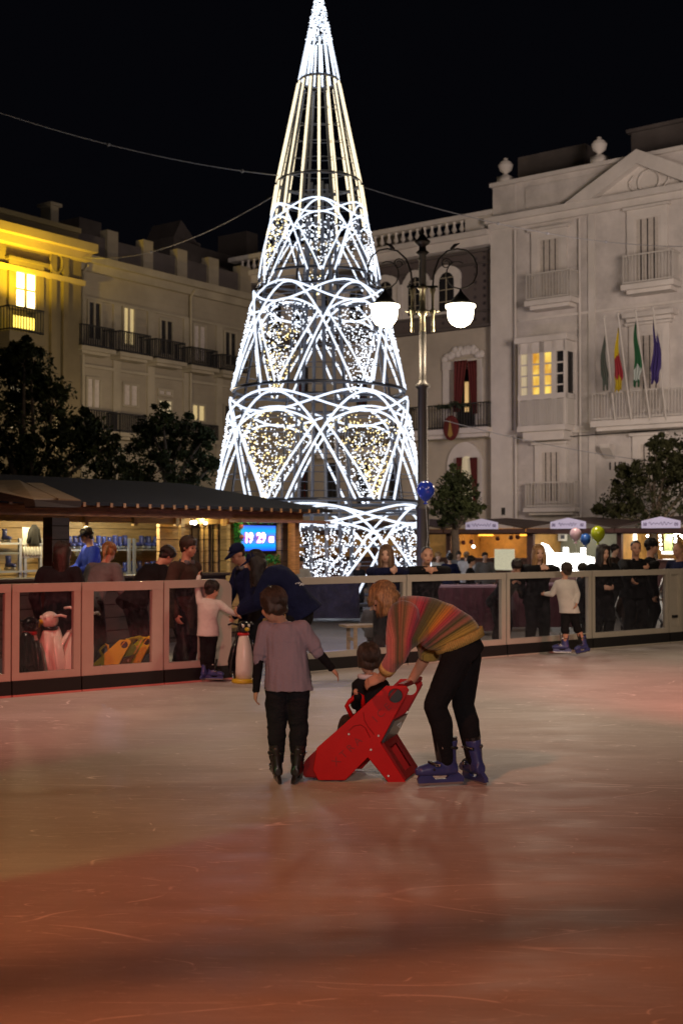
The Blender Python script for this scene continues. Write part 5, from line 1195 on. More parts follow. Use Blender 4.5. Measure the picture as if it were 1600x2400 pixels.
yw_s = sled('yellow plastic sled parked behind the glass, the nearer one on the left', yelp, yelp, False, 'sled', 'yellow sleds parked behind the fence')
g = fpt(245, .45); yw_s.location = (g.x, g.y, -.05); yw_s.rotation_euler = (0, 0, R(5)); yw_s.scale = (.85,) * 3
g = fpt(300, .7); dup(yw_s, (g.x, g.y, -.05), R(-6), 'yellow plastic sled parked behind the glass, the one on the right', .85)
# ================================================================ PEOPLE
skin = mat('skin', (.50, .27, .18), .5, var=.12, vscale=10); skin_l = mat('skin_light', (.56, .34, .25), .5, var=.1, vscale=10)
def hairmat(name, col, c2): return mat(name, col, .45, var=.5, vscale=14, bump=.35, bscale=40, stretch=(6, 6, .8), col2=c2)
hair_brown = hairmat('brown_hair', (.048, .029, .019), (.014, .009, .006)); hair_dark = hairmat('dark_hair', (.020, .012, .009), (.006, .004, .003))
hair_blond = hairmat('blonde_hair', (.38, .22, .09), (.14, .07, .025)); hair_mid = hairmat('ginger_brown_hair', (.38, .22, .09), (.07, .036, .016)); hair_lb = hairmat('light_brown_hair', (.17, .095, .05), (.05, .027, .015)); hair_grey = hairmat('grey_hair', (.30, .30, .32), (.15, .15, .16))
def cloth(name, col, var=.3, sc=5, bump=.4): return mat(name, col, .9, var=var, vscale=sc, bump=bump, bscale=70, spec=.15)
c_black = cloth('black_fabric', (.010, .010, .012)); c_dark = cloth('charcoal_fabric', (.013, .013, .017)); c_navy = cloth('navy_fabric', (.009, .012, .045)); c_brown = cloth('brown_fabric', (.055, .035, .028)); c_grey = cloth('grey_fabric', (.14, .14, .15)); c_white = cloth('white_fabric', (.55, .54, .58)); c_pale = cloth('pale_pink_knit', (.55, .53, .50), .12, 8); c_lilac = cloth('lilac_jersey', (.235, .205, .25), .10, 3, .2); c_blue = cloth('denim_fabric', (.05, .08, .18)); c_royal = cloth('royal_blue_fabric', (.04, .07, .5)); c_green = cloth('olive_fabric', (.05, .05, .03))
shoe_m = mat('shoe_leather', (.02, .015, .012), .4); eye_m = mat('eye', (.015, .01, .01), .2); lip_m = mat('lips', (.33, .09, .07), .5); ZZ = Vector((0, 0, 1))
def ik(a, b, l1, l2, pole):
    d = b - a; L = min(d.length, (l1 + l2) * .999); dn = d.normalized(); b2 = a + dn * L
    x = (l1 * l1 - l2 * l2 + L * L) / (2 * L); h = math.sqrt(max(0, l1 * l1 - x * x)); p = (pole - dn * pole.dot(dn))
    p = p.normalized() if p.length > 1e-5 else Vector((0, 0, -1)); return a + dn * x + p * h, b2
def pose(base, deg, H, lean=0, side=0, hands=None, feet=None, face=(0, 0), pelvis=None, child=False, footz=.0, spine_bend=0):
    """joints in world space; hands/feet given as (right, forward, up) metres from base, deg: 0 faces the camera, 90 faces picture right"""
    a = R(deg); F = Vector((math.sin(a), -math.cos(a), 0)); Rt = Vector((F.y, -F.x, 0)); base = Vector(base)
    w = lambda r, f, u: base + Rt * r + F * f + ZZ * u
    J = dict(F=F, Rt=Rt, base=base, H=H); legu = .245 * H; legl = .245 * H
    pz = (.525 * H + footz) if pelvis is None else pelvis[2]; pv = w(0, 0, pz) if pelvis is None else w(*pelvis)
    s1 = (ZZ * math.cos(R(lean)) + F * math.sin(R(lean)) + Rt * math.sin(R(side))).normalized()
    l2 = lean + spine_bend; s2 = (ZZ * math.cos(R(l2)) + F * math.sin(R(l2)) + Rt * math.sin(R(side))).normalized()
    T = (.295 if not child else .29) * H; J['pel'] = pv; J['mid'] = pv + s1 * T * .45; J['nk'] = J['mid'] + s2 * T * .55; sn = (s2 * .8 + ZZ * .2).normalized()
    hh = .135 * H if not child else max(.175, .165 * H); J['hh'] = hh; J['s1'], J['s2'] = s1, s2
    fy, fp = face; fy = R(fy); fd = (F * math.cos(fy) + Rt * math.sin(fy)); fd = (fd * math.cos(R(fp)) - ZZ * math.sin(R(fp))).normalized()
    fr = fd.cross(ZZ).normalized(); fu = fr.cross(fd).normalized(); J['fd'], J['fr'], J['fu'] = fd, fr, fu
    J['hd'] = J['nk'] + sn * .035 * H + fu * hh * .52 + fd * hh * .08
    sw = .112 * H; hw = .052 * H
    for sd, sg in (('R', 1), ('L', -1)):
        J['sh' + sd] = J['nk'] - s2 * .035 * H + Rt * sg * sw; J['hp' + sd] = pv + Rt * sg * hw - s1 * .01
        t = (hands or {}).get(sd); t = w(*t) if t else J['sh' + sd] + Rt * sg * .05 * H - ZZ * .30 * H + F * .04 * H
        J['el' + sd], J['wr' + sd] = ik(J['sh' + sd], t, .172 * H, .150 * H, (Rt * sg * .8 - F * .5 - ZZ * .5))
        ft = (feet or {}).get(sd); ft = w(*ft) if ft else w(sg * hw * 1.2, 0, .045 * H + footz)
        J['kn' + sd], J['an' + sd] = ik(J['hp' + sd], ft, legu, legl, F); J['td' + sd] = F
    return J
def handmesh(mb, w, d, nrm, size, sg, curl=.35, spread=.12):
    d = d.normalized(); nrm = (nrm - d * nrm.dot(d)).normalized(); lat = d.cross(nrm).normalized() * sg; pl = size * .5
    mb.rings([(w - d * size * .06, lat * size * .15, nrm * size * .12), (w + d * size * .08, lat * size * .18, nrm * size * .12), (w + d * pl * .6, lat * size * .22, nrm * size * .11), (w + d * pl, lat * size * .20, nrm * size * .09)], 12)
    for i, (o, l) in enumerate(((.155, .40), (.055, .46), (-.05, .43), (-.15, .33))):
        p = w + d * pl * .93 + lat * size * o; dd = (d + lat * (o * spread * 4)).normalized(); seg = [.45, .32, .25]; r_ = size * .052; c_ = curl
        for s_, f_ in enumerate(seg):
            q = Matrix.Rotation(c_ * (s_ + 1) * .9, 3, dd.cross(nrm)) @ dd
            p2 = p + q * size * l * f_; mb.caps(p, p2, r_, r_ * .88, 8); p = p2; r_ *= .88
    p = w + d * size * .14 + lat * size * .15; q = (d * .6 + lat * .75 + nrm * .25).normalized(); p2 = p + q * size * .22; mb.caps(p, p2, size * .07, size * .058, 8)
    q = (d * .9 + lat * .35 + nrm * .35).normalized(); mb.caps(p2, p2 + q * size * .22, size * .056, size * .045, 8)
def headmesh(mb, J):
    c, f, r_, u, h = J['hd'], J['fd'], J['fr'], J['fu'], J['hh']; E = lambda x, y, z, a, b, cc: mb.ell(c + r_ * x * h + f * y * h + u * z * h, r_ * a * h, f * b * h, u * cc * h, 16, 12)
    E(0, -.04, .13, .33, .40, .37); E(0, .10, -.17, .245, .27, .31); E(0, .20, -.33, .13, .16, .12); E(0, .385, -.07, .045, .065, .08); E(0, .36, .02, .035, .05, .09)
    E(0, .33, -.22, .09, .07, .05); E(0, .30, .10, .2, .08, .07)
    for s_ in (-1, 1): E(s_ * .335, -.02, -.03, .035, .075, .115); E(s_ * .17, .22, -.12, .10, .12, .12)
def torso(mb, J, pad=0.0, hem=0.0, wide=1.0, neck=True, flare=0.0, hemd=None, fem=0.0):
    H = J['H']; Rt, s1, s2 = J['Rt'], J['s1'], J['s2']; f1 = s1.cross(Rt).normalized(); f1 = f1 if f1.dot(J['F']) > -.99 else -f1; f2 = s2.cross(Rt).normalized()
    if f1.dot(J['F']) < 0 and abs(f1.dot(J['F'])) > .3: f1 = -f1
    if f2.dot(J['F']) < 0 and abs(f2.dot(J['F'])) > .3: f2 = -f2
    sx = (J['shR'] - J['shL']); sx = sx.normalized() if sx.length > .02 else Rt
    k = H * wide; P_, M_, N_ = J['pel'], J['mid'], J['nk']; rs = []
    if hem: hd = hemd or s1; rs.append((P_ - hd * hem, Rt * (.100 * k + pad + flare), f1 * (.080 * k + pad + flare * .7)))
    rs += [(P_ - s1 * .03 * H, Rt * (.100 * k + pad), f1 * (.080 * k + pad)), (P_ + s1 * .03 * H, Rt * (.096 * k + pad), f1 * (.068 * k + pad)), (M_ - s1 * .03 * H, Rt * ((.084 - fem) * k + pad), f1 * (.062 * k + pad)), (M_ + s2 * .02 * H, Rt * ((.088 - fem * .5) * k + pad), f1 * (.066 * k + pad)),
           (N_ - s2 * .105 * H, sx * (.100 * k + pad), f2 * (.070 * k + pad)), (N_ - s2 * .05 * H, sx * (.105 * k + pad * .8), f2 * (.058 * k + pad)), (N_ - s2 * .012 * H, sx * (.07 * k + pad * .4), f2 * (.040 * k + pad * .6)), (N_ + s2 * .004 * H, sx * .042 * k, f2 * .032 * k)]
    mb.rings(rs, 22)
def arm(mb, J, sd, pad=0.0, end=1.0, start_r=.036, flat=True, cuff=0.0):
    H = J['H']; a, e, w = J['sh' + sd], J['el' + sd], J['wr' + sd]
    mb.caps(J['nk'] - J['s2'] * .04 * H, a, .03 * H + pad, start_r * H + pad, 12); mb.caps(a, e, start_r * H + pad, .026 * H + pad, 12)
    if end > 0: w2 = e.lerp(w, end); mb.caps(e, w2, .026 * H + pad, (.018 * H + pad * .9), 12)
    if cuff: d = (w - e).normalized(); mb.caps(w2 - d * cuff, w2 + d * .004, .019 * H + pad * .8, .0185 * H + pad * .8, 12, flat=True)
def leg(mb, J, sd, pad=0.0, end=1.0, thin=1.0, child=1.0):
    H = J['H']; h, k, a = J['hp' + sd], J['kn' + sd], J['an' + sd]
    mb.caps(h, k, .052 * H * thin + pad, .036 * H * thin + pad, 14)
    a2 = k.lerp(a, end); m_ = k.lerp(a2, .3) - J['td' + sd] * .012 * H
    mb.caps(k, m_, .035 * H * thin + pad, .036 * H * thin + pad, 14); mb.caps(m_, a2, .036 * H * thin + pad, .023 * H * thin + pad, 14)
def strands(root, J, kind, m, vox, seed):
    c, f, r_, u, h = J['hd'], J['fd'], J['fr'], J['fu'], J['hh']; rnd = random.Random(seed); mb = MB(); n_ = 520 if vox < .009 else 130
    rad = h * (.010 if vox < .009 else .024); g = -ZZ
    for i in range(n_):
        az = rnd.uniform(-math.pi, math.pi); front = abs(az) < .95; tm = R({'short': 118, 'bowl': 128}.get(kind, 100) + rnd.uniform(-10, 6)) if not front else R(rnd.uniform(52, 66))
        t0 = rnd.uniform(0, .55) * tm; K = 1.03 + rnd.uniform(-.02, .035); pts = []
        for j in range(7):
            t = t0 + (tm - t0) * j / 6; tw = az + .25 * (1 - t / tm) + .08 * math.sin(t * 5 + i)
            low = max(0, t - R(90)); x = .375 * K * math.sin(tw) * math.sin(t); y = -.09 + .425 * K * math.cos(tw) * math.sin(t); z = .20 + .38 * K * math.cos(t) - low * .12
            if low: x *= 1 - .1 * low; y = y - (.02 if y < 0 else 0)
            pts.append(c + r_ * x * h + f * y * h + u * z * h)
        if kind in ('long', 'curly', 'bob', 'tail') and not front and kind != 'tail':
            L = {'long': 1.0, 'curly': .85, 'bob': .55}[kind] * h * rnd.uniform(.85, 1.06); p = pts[-1]
            for j in range(1, 5): pts.append(p + g * L * j / 4 + (p - c - u * (p - c).dot(u)) * (.10 * j / 4 if kind != 'bob' else -.06 * j / 4) + r_ * rnd.uniform(-.02, .02) * h * (3 if kind == 'curly' else 1))
        if front and kind == 'bob':
            p = pts[-1]; sg = 1 if az > 0 else -1
            for j in range(1, 5): pts.append(p + g * .34 * h * j / 4 + r_ * sg * h * .10 * j / 4 * (1 if j < 3 else .8))
        mb.tube(pts, [rad * (1 - .6 * q / len(pts)) for q in range(len(pts))], 4)
    mb.build('strands', m, root, smooth=True)
def hair(root, J, kind, m, vox, seed=1):
    c, f, r_, u, h = J['hd'], J['fd'], J['fr'], J['fu'], J['hh']; mb = MB(); pt = lambda x, y, z: c + r_ * x * h + f * y * h + u * z * h
    E = lambda x, y, z, a, b, cc: mb.ell(pt(x, y, z), r_ * a * h, f * b * h, u * cc * h, 18, 12)
    rnd = random.Random(seed)
    if kind == 'shaved': E(0, -.075, .17, .342, .40, .355); E(0, -.18, -.02, .30, .25, .22)
    else:
        E(0, -.09, .20, .375, .425, .38); E(0, -.17, .0, .36, .29, .30)
    if kind in ('short', 'bowl'):
        E(0, -.22, -.16, .28, .20, .20)
        for s_ in (-1, 1): E(s_ * .30, .02, .10, .075, .17, .18)
        for k in range(11): a = -1.2 + 2.4 * k / 10; mb.caps(pt(.30 * math.sin(a), -.05 + .33 * math.cos(a), .42), pt(.35 * math.sin(a), -.04 + .38 * math.cos(a), .19 + rnd.uniform(-.04, .03)), .07 * h, .045 * h, 8)
        if kind == 'bowl':
            for k in range(22): a = math.pi + (-1.75 + 3.5 * k / 21); mb.caps(pt(.33 * math.sin(a), -.07 + .36 * math.cos(a), .2), pt(.335 * math.sin(a), -.07 + .34 * math.cos(a), -.24 + rnd.uniform(-.05, .05)), .08 * h, .045 * h, 8)
    if kind in ('long', 'curly', 'bob'):
        Ln = {'long': -1.15, 'curly': -.95, 'bob': -.50}[kind]
        for k in range(26):
            a = R(38 if kind != 'bob' else 62) + (R(322 if kind != 'bob' else 298) - R(38 if kind != 'bob' else 62)) * k / 25; out = .40 if kind != 'curly' else .46
            p0 = pt(.30 * math.sin(a), -.06 + .33 * math.cos(a), .3); p1 = pt(.40 * math.sin(a), -.06 + .38 * math.cos(a), -.15); dr = ZZ * -1 * h
            p2 = p1 + dr * .42 + r_ * h * rnd.uniform(-.04, .04) + u * 0; p3 = p1 + dr * (abs(Ln) - .15) + (r_ * math.sin(a) * (.05 if kind != 'bob' else -.04) + f * rnd.uniform(-.04, .04)) * h * (2.2 if kind == 'curly' else 1)
            p3 -= ZZ * rnd.uniform(-.06, .06) * h
            mb.tube([p0, p1, p2, p3] if kind != 'bob' else [p0, p1, p1.lerp(p3, .6), p3], [.10 * h, .10 * h, .09 * h * (1.4 if kind == 'curly' else 1), .045 * h], 8)
    if kind == 'curly':
        for _ in range(60): a = rnd.uniform(R(50), R(310)); E(.42 * math.sin(a), -.08 + .4 * math.cos(a), rnd.uniform(-.9, .45), .11, .11, .11)
    if kind == 'tail': 
        mb.tube([pt(0, -.42, .15), pt(0, -.62, .05), pt(.02, -.66, -.35), pt(0, -.55, -.8)], [.1 * h, .14 * h, .12 * h, .03 * h], 10)
    if kind == 'bun': E(0, -.45, .35, .17, .17, .16)
    o = fuse(mb, 'hair', m, root, max(vox, h * .045), 2, wrinkle=h * .012, wscale=14 / h * .3, seed=seed)
    if kind not in ('shaved',): strands(o, J, kind, m, vox, seed)
    return o
def hat(root, J, kind, m, vox):
    c, f, r_, u, h = J['hd'], J['fd'], J['fr'], J['fu'], J['hh']; mb = MB(); pt = lambda x, y, z: c + r_ * x * h + f * y * h + u * z * h
    if kind == 'cap':
        mb.rings([(pt(0, -.06, .16), r_ * .40 * h, f * .44 * h), (pt(0, -.07, .34), r_ * .39 * h, f * .42 * h), (pt(0, -.07, .5), r_ * .28 * h, f * .31 * h), (pt(0, -.07, .58), r_ * .10 * h, f * .12 * h)], 20)
        hb = mb.build('cap', m, root, smooth=True)
        mb = MB(); vs = []
        for k in range(13): a = -1.15 + 2.3 * k / 12; vs.append(pt(.38 * math.sin(a), -.04 + .40 * math.cos(a), .20))
        vo = [pt(.33 * math.sin(a) * 1.0, .30 + .42 * math.cos(a), .13 - .05 * math.cos(a)) for a in [-1.25 + 2.5 * k / 12 for k in range(13)]]
        up = u * .03 * h; mb.add(vs + vo + [v + up for v in vs + vo], [(k, k + 1, 14 + k, 13 + k) for k in range(12)] + [(26 + k, 39 + k, 40 + k, 27 + k) for k in range(12)] + [(13 + k, 14 + k, 40 + k, 39 + k) for k in range(12)]); mb.build('peak', m, hb, smooth=True)
        mb = MB(); mb.tube([pt(-.12, .36, .36), pt(-.04, .375, .33), pt(.04, .375, .37), pt(.12, .36, .34)], .02 * h, 5); mb.build('badge', c_white, hb)
    else:
        mb.rings([(pt(0, -.06, .06), r_ * .39 * h, f * .43 * h), (pt(0, -.06, .20), r_ * .41 * h, f * .45 * h), (pt(0, -.07, .36), r_ * .38 * h, f * .42 * h), (pt(0, -.08, .54), r_ * .26 * h, f * .28 * h), (pt(0, -.08, .62), r_ * .08 * h, f * .09 * h)], 20)
        hb = mb.build('woolly_hat', m, root, smooth=True)
        if kind == 'pom': mb = MB(); mb.sph(pt(0, -.08, .70), .13 * h); mb.build('pompom', m, hb, smooth=True)
def person(name, label, J, top=None, bottom=None, hr=None, hat_=None, shoes='shoe', vox=.014, sk=None, extra=None, group=None, sleeve=1.0, hem=.05, wide=1.0, leg_end=1.0, thin=1.0, wr=.006, face=True, pad=.014, curl=(.5, .5), flare=.012, hood=False, hemd=None, coat=False, fem=0.0, top_fn=None, handdir=None, skp=None):
    sk = sk or skin; H = J['H']; root = thing('person', label, name, J['base'], group); c, f, r_, u, h = J['hd'], J['fd'], J['fr'], J['fu'], J['hh']
    mb = MB(); headmesh(mb, J); mb.caps(J['nk'] - J['s2'] * .01 * H, c - u * h * .25 - f * h * .08, .032 * H, .030 * H * (1.05 if H > 1.3 else .9), 12)
    torso(mb, J, -.014 if H > 1.3 else -.006)
    for sd, sg in (('R', 1), ('L', -1)):
        arm(mb, J, sd); leg(mb, J, sd, thin=thin)
        d = (handdir or {}).get(sd) or (J['wr' + sd] - J['el' + sd]); nr = J.get('pn' + sd) or (-J['Rt'] * sg + J['F'] * .3)
        if d.normalized().cross(nr.normalized()).length < .2: nr = J['F']
        handmesh(mb, J['wr' + sd], d, nr, .105 * H, sg * (1 if True else -1), curl[0 if sd == 'R' else 1])
        if shoes == 'shoe':
            a = J['an' + sd]; mb.caps(a, a + ZZ * -.02, .024 * H, .024 * H)
    body = fuse(mb, 'body', sk, root, min(vox, .007 if vox < .01 else vox), 2)
    for s_ in (-1, 1):
        if not face: break
        mb = MB(); p = c + r_ * s_ * .135 * h + f * .325 * h + u * .015 * h; mb.ell(p, r_ * .052 * h, f * .03 * h, u * .028 * h, 10, 8); mb.build('eye', eye_m, body, smooth=True)
        mb = MB(); p += u * .085 * h + f * .015 * h; mb.ell(p, r_ * .08 * h, f * .03 * h, u * .014 * h, 8, 6); mb.build('eyebrow', hr[1] if hr else hair_dark, body, smooth=True)
    if face: mb = MB(); mb.ell(c + f * .385 * h - u * .215 * h, r_ * .085 * h, f * .03 * h, u * .028 * h, 10, 6); mb.build('mouth', lip_m, body, smooth=True)
    if bottom:
        mb = MB(); J2 = dict(J); k = H * wide
        f1 = J['s1'].cross(J['Rt']).normalized()
        mb.rings([(J['pel'] - J['s1'] * .055 * H, J['Rt'] * (.085 * k + pad), f1 * (.058 * k + pad * .6)), (J['pel'] - J['s1'] * .02 * H, J['Rt'] * (.094 * k + pad * .4), f1 * (.068 * k + pad * .4)), (J['pel'] + J['s1'] * .05 * H, J['Rt'] * (.092 * k + pad * .6), f1 * (.068 * k + pad * .6))], 20)
        for sd in 'RL': leg(mb, J, sd, pad if thin >= 1 else pad * .3, leg_end, thin)
        fuse(mb, 'trousers' if leg_end > .6 else 'shorts', bottom, root, vox, 3, wr, 9, (1, 1, 2.2), seed=int(H * 100))
    if top:
        mb = MB(); torso(mb, J, pad, hem, wide, flare=flare, hemd=hemd, fem=fem)
        for sd in 'RL': arm(mb, J, sd, pad, sleeve, cuff=.03 if sleeve > .8 else 0)
        if hood: mb.ell(J['nk'] - J['F'] * .05 * H + ZZ * .01, J['Rt'] * .075 * H, J['F'] * .05 * H, ZZ * .04 * H)
        if top_fn: top_fn(mb, J)
        tp = fuse(mb, 'top', top, root, vox, 3, wr, 8 if not top_fn else 6, (1, 1, 1.2) if not top_fn else (3, 3, .55), seed=int(H * 77))
        if coat:
            mb = MB(); mb.tube([J['nk'] + J['F'] * .045 * H + J['s2'] * .0 - J['Rt'] * .035 * H, J['nk'] - J['F'] * .045 * H + J['s2'] * .01 * H, J['nk'] + J['F'] * .045 * H + J['Rt'] * .035 * H], .016 * H, 8); mb.build('collar', coat, tp, smooth=True)
    if hr: hair(root, J, hr[0], hr[1], vox, int(H * 31) + len(label))
    if hat_: hat(root, J, hat_[0], hat_[1], vox)
    for sd in 'RL':
        a = J['an' + sd]; td = J['td' + sd].normalized()
        if shoes == 'shoe':
            k = H / 1.7; y = td; x = y.cross(ZZ).normalized(); b_ = Vector((a.x, a.y, max(a.z - .075 * k, -.06 if 'off' in J else a.z - .08))); mb = MB()
            mb.rings([(b_ - y * .07 * k + ZZ * .035, x * .03 * k, ZZ * .035), (b_ + ZZ * .045, x * .04 * k, ZZ * .05), (b_ + y * .10 * k + ZZ * .032, x * .045 * k, ZZ * .034), (b_ + y * .17 * k + ZZ * .022, x * .025 * k, ZZ * .018)], 12); mb.caps(b_ + ZZ * .05, a + ZZ * .02, .042 * k, .038 * k); mb.build('shoe', shoe_m, root, smooth=True)
        elif shoes:
            ks, bm_, hm_ = shoes; y = Vector((td.x, td.y, 0)).normalized(); up = J.get('up' + sd, ZZ); x = y.cross(up).normalized(); y = up.cross(x)
            o = a - up * .155 * ks + y * .022 * ks; M = basis(o, x, y, up); s_ = thing_part('ice_skate', root); skate_parts(s_, M, ks, bm_, hm_, vox=max(.006, vox * .7), light=vox > .012)
    if extra: extra(root, J)
    free(); return root
def thing_part(name, root):
    mb = MB(); return root
# ---------------------------------------------------------------- boy in front, back to the viewer
YB = 8.07
def PJ(px, py, dy=0.0, Y=YB): return P(px, py, Y + dy)
J = pose((P(672, 1266, YB).x, YB, 0), 180, 1.19, child=True)
J.update(pel=PJ(673, 1592), mid=PJ(672, 1545), nk=PJ(662, 1458, .02), hd=PJ(640, 1420, -.01), shL=PJ(622, 1474), shR=PJ(708, 1472), elL=PJ(606, 1546, -.02), wrL=PJ(600, 1618, .02), elR=PJ(745, 1528, .02), wrR=PJ(777, 1566, .06),
         hpL=PJ(650, 1610), hpR=PJ(697, 1610), knL=PJ(648, 1706, .02), knR=PJ(700, 1706, .02), anL=PJ(648, 1790), anR=PJ(697, 1790), hh=.215)
J['s1'] = (J['mid'] - J['pel']).normalized(); J['s2'] = (J['nk'] - J['mid']).normalized(); J['Rt'] = Vector((1, 0, 0)); J['F'] = Vector((0, 1, 0))
fd = Vector((-.62, .74, -.30)).normalized(); J['fd'] = fd; J['fr'] = fd.cross(ZZ).normalized(); J['fu'] = J['fr'].cross(fd)
J['tdL'] = Vector((-.18, 1, 0)); J['tdR'] = Vector((.18, 1, 0)); J['pnL'] = Vector((1, .2, 0)); J['pnR'] = Vector((-.3, .3, -1)); J['upL'] = Vector((-.10, 0, 1)).normalized(); J['upR'] = Vector((.10, 0, 1)).normalized()
def boy_extra(root, J):
    # long black undersleeves showing below the short sleeves, and rucked trouser hems
    for sd in 'LR':
        mb = MB(); e, w, s_ = J['el' + sd], J['wr' + sd], J['sh' + sd]; mb.caps(s_.lerp(e, .5), e, .036, .034, 14); mb.caps(e, w, .034, .024, 14); d = (w - e).normalized(); mb.caps(w - d * .02, w + d * .008, .026, .026, 14, flat=True)
        fuse(mb, 'undersleeve', c_black, root, .006, 2, .004, 16, seed=3)
        mb = MB(); k, a = J['kn' + sd], J['an' + sd]
        for j in range(6): t = .28 + j * .12; c = k.lerp(a, t); mb.ell(c + Vector((random.uniform(-.004, .004), 0, 0)), Vector((.052 - .002 * j, 0, 0)), Vector((0, .054, 0)), Vector((0, .012 * random.uniform(-1, 1), .019)), 16, 8)
        fuse(mb, 'rucked_hem', c_dark, root, .006, 1)
def boy_top(mb, J):
    for sd, sg in (('L', -1), ('R', 1)): s_, e = J['sh' + sd], J['el' + sd]; mb.caps(s_, s_.lerp(e, .85), .046, .049, 16, flat=True); mb.sph(s_, .046, 12, 10)
    x, y = Vector((1, 0, 0)), Vector((0, 1, 0)); mb.rings([(PJ(676, 1617), x * .160, y * .128), (PJ(673, 1590), x * .150, y * .122), (PJ(671, 1560), x * .142, y * .108), (PJ(668, 1510), x * .132, y * .095), (PJ(666, 1478), x * .128, y * .08), (PJ(664, 1461), x * .075, y * .05)], 28)
boy = person('person', 'boy with his back to the camera in a lilac T-shirt over black sleeves', J, c_lilac, c_dark, ('bowl', hair_brown), None, (.84, black_pl, black_pl), .0065, skin, boy_extra, sleeve=0, hem=0, wide=1.12, leg_end=.92, thin=1.22, wr=.009, face=True, pad=.010, curl=(.35, .45), top_fn=boy_top)
# ---------------------------------------------------------------- bending woman in the striped sweater
YW = 8.0
Q = lambda px, py, dy=0.0: P(px, py, YW + dy)
J = pose((P(1060, 1266, YW).x, YW, 0), -90, 1.66)
J.update(pel=Q(1082, 1518), mid=Q(1035, 1468, .0), nk=Q(928, 1428, .0), hd=Q(899, 1406, -.01), shR=Q(950, 1452, .17), shL=Q(945, 1445, -.17), elL=Q(930, 1535, -.22), wrL=Q(893, 1588, -.10), elR=Q(1004, 1528, .20), wrR=Q(966, 1592, .27),
         hpL=Q(1070, 1545, -.09), hpR=Q(1092, 1540, .09), knL=Q(1018, 1655, -.10), knR=Q(1084, 1652, .12), anL=Q(1045, 1782, -.06), anR=Q(1112, 1780, .04), hh=.205)
J['s1'] = (J['mid'] - J['pel']).normalized(); J['s2'] = (J['nk'] - J['mid']).normalized(); J['Rt'] = Vector((0, 1, 0)); J['F'] = Vector((-1, 0, 0))
fd = Vector((-.80, -.10, -.58)).normalized(); J['fd'] = fd; J['fr'] = fd.cross(Vector((-.55, 0, .83))).normalized(); J['fu'] = J['fr'].cross(fd)
J['tdL'] = Vector((-1, -.25, 0)); J['tdR'] = Vector((-.40, 1, 0)); J['upL'] = Vector((.0, 0, 1)); J['upR'] = Vector((-.16, .0, 1)).normalized(); J['pnL'] = Vector((.1, .8, -.6)); J['pnR'] = Vector((.1, -.3, -1))
stripes = bpy.data.materials.new('striped_knit'); stripes.use_nodes = True; n = stripes.node_tree; b = n.nodes['Principled BSDF']; at = n.nodes.new('ShaderNodeAttribute'); at.attribute_name = 'band'; tc = n.nodes.new('ShaderNodeTexCoord')
ns = nz(9, 3); ma = n.nodes.new('ShaderNodeMath'); ma.operation = 'MULTIPLY_ADD'; n.links.new(ns, ma.inputs[0]); ma.inputs[1].default_value = .035; n.links.new(at.outputs['Fac'], ma.inputs[2])
r = n.nodes.new('ShaderNodeValToRGB'); e = r.color_ramp.elements
SC = [(.0, (.62, .16, .16)), (.12, (.62, .20, .15)), (.18, (.28, .12, .08)), (.23, (.10, .09, .04)), (.27, (.34, .13, .07)), (.33, (.22, .14, .06)), (.38, (.52, .15, .09)), (.45, (.60, .07, .10)), (.50, (.40, .02, .06)), (.55, (.10, .09, .04)), (.61, (.14, .12, .03)), (.66, (.38, .25, .04)), (.72, (.66, .22, .03)), (.77, (.60, .07, .09)), (.81, (.25, .11, .09)), (.84, (.08, .09, .03)), (.87, (.42, .16, .10)), (.90, (.12, .12, .03)), (.93, (.44, .31, .06))]
while len(e) < len(SC): e.new(.5)
for q, (p_, c_) in zip(e, SC): q.position = p_; q.color = (*c_, 1)
n.links.new(ma.outputs[0], r.inputs[0]); w1 = n.nodes.new('ShaderNodeTexNoise'); w1.noise_dimensions = '1D'; w1.inputs['Scale'].default_value = 55; w1.inputs['Detail'].default_value = 2; n.links.new(at.outputs['Fac'], w1.inputs['W'])
mf = n.nodes.new('ShaderNodeMix'); mf.data_type = 'RGBA'; mf.blend_type = 'MULTIPLY'; mf.inputs[0].default_value = .7; n.links.new(r.outputs[0], mf.inputs[6]); n.links.new(ramp(w1.outputs[0], .35, (.35, .33, .3), .6, (1.0, 1.0, 1.0)), mf.inputs[7]); fz = nz(160, 3); mx = n.nodes.new('ShaderNodeMix'); mx.data_type = 'RGBA'; mx.blend_type = 'MULTIPLY'; mx.inputs[0].default_value = .45; n.links.new(mf.outputs[2], mx.inputs[6]); n.links.new(ramp(fz, .3, (.45, .45, .45), .7, (1, 1, 1)), mx.inputs[7]); n.links.new(mx.outputs[2], b.inputs['Base Color']); b.inputs['Roughness'].default_value = .95
b.inputs['Sheen Weight'].default_value = .25
bp = n.nodes.new('ShaderNodeBump'); bp.inputs['Strength'].default_value = .6; bp.inputs['Distance'].default_value = .006; n.links.new(nz(120, 3), bp.inputs['Height']); n.links.new(bp.outputs[0], b.inputs['Normal'])
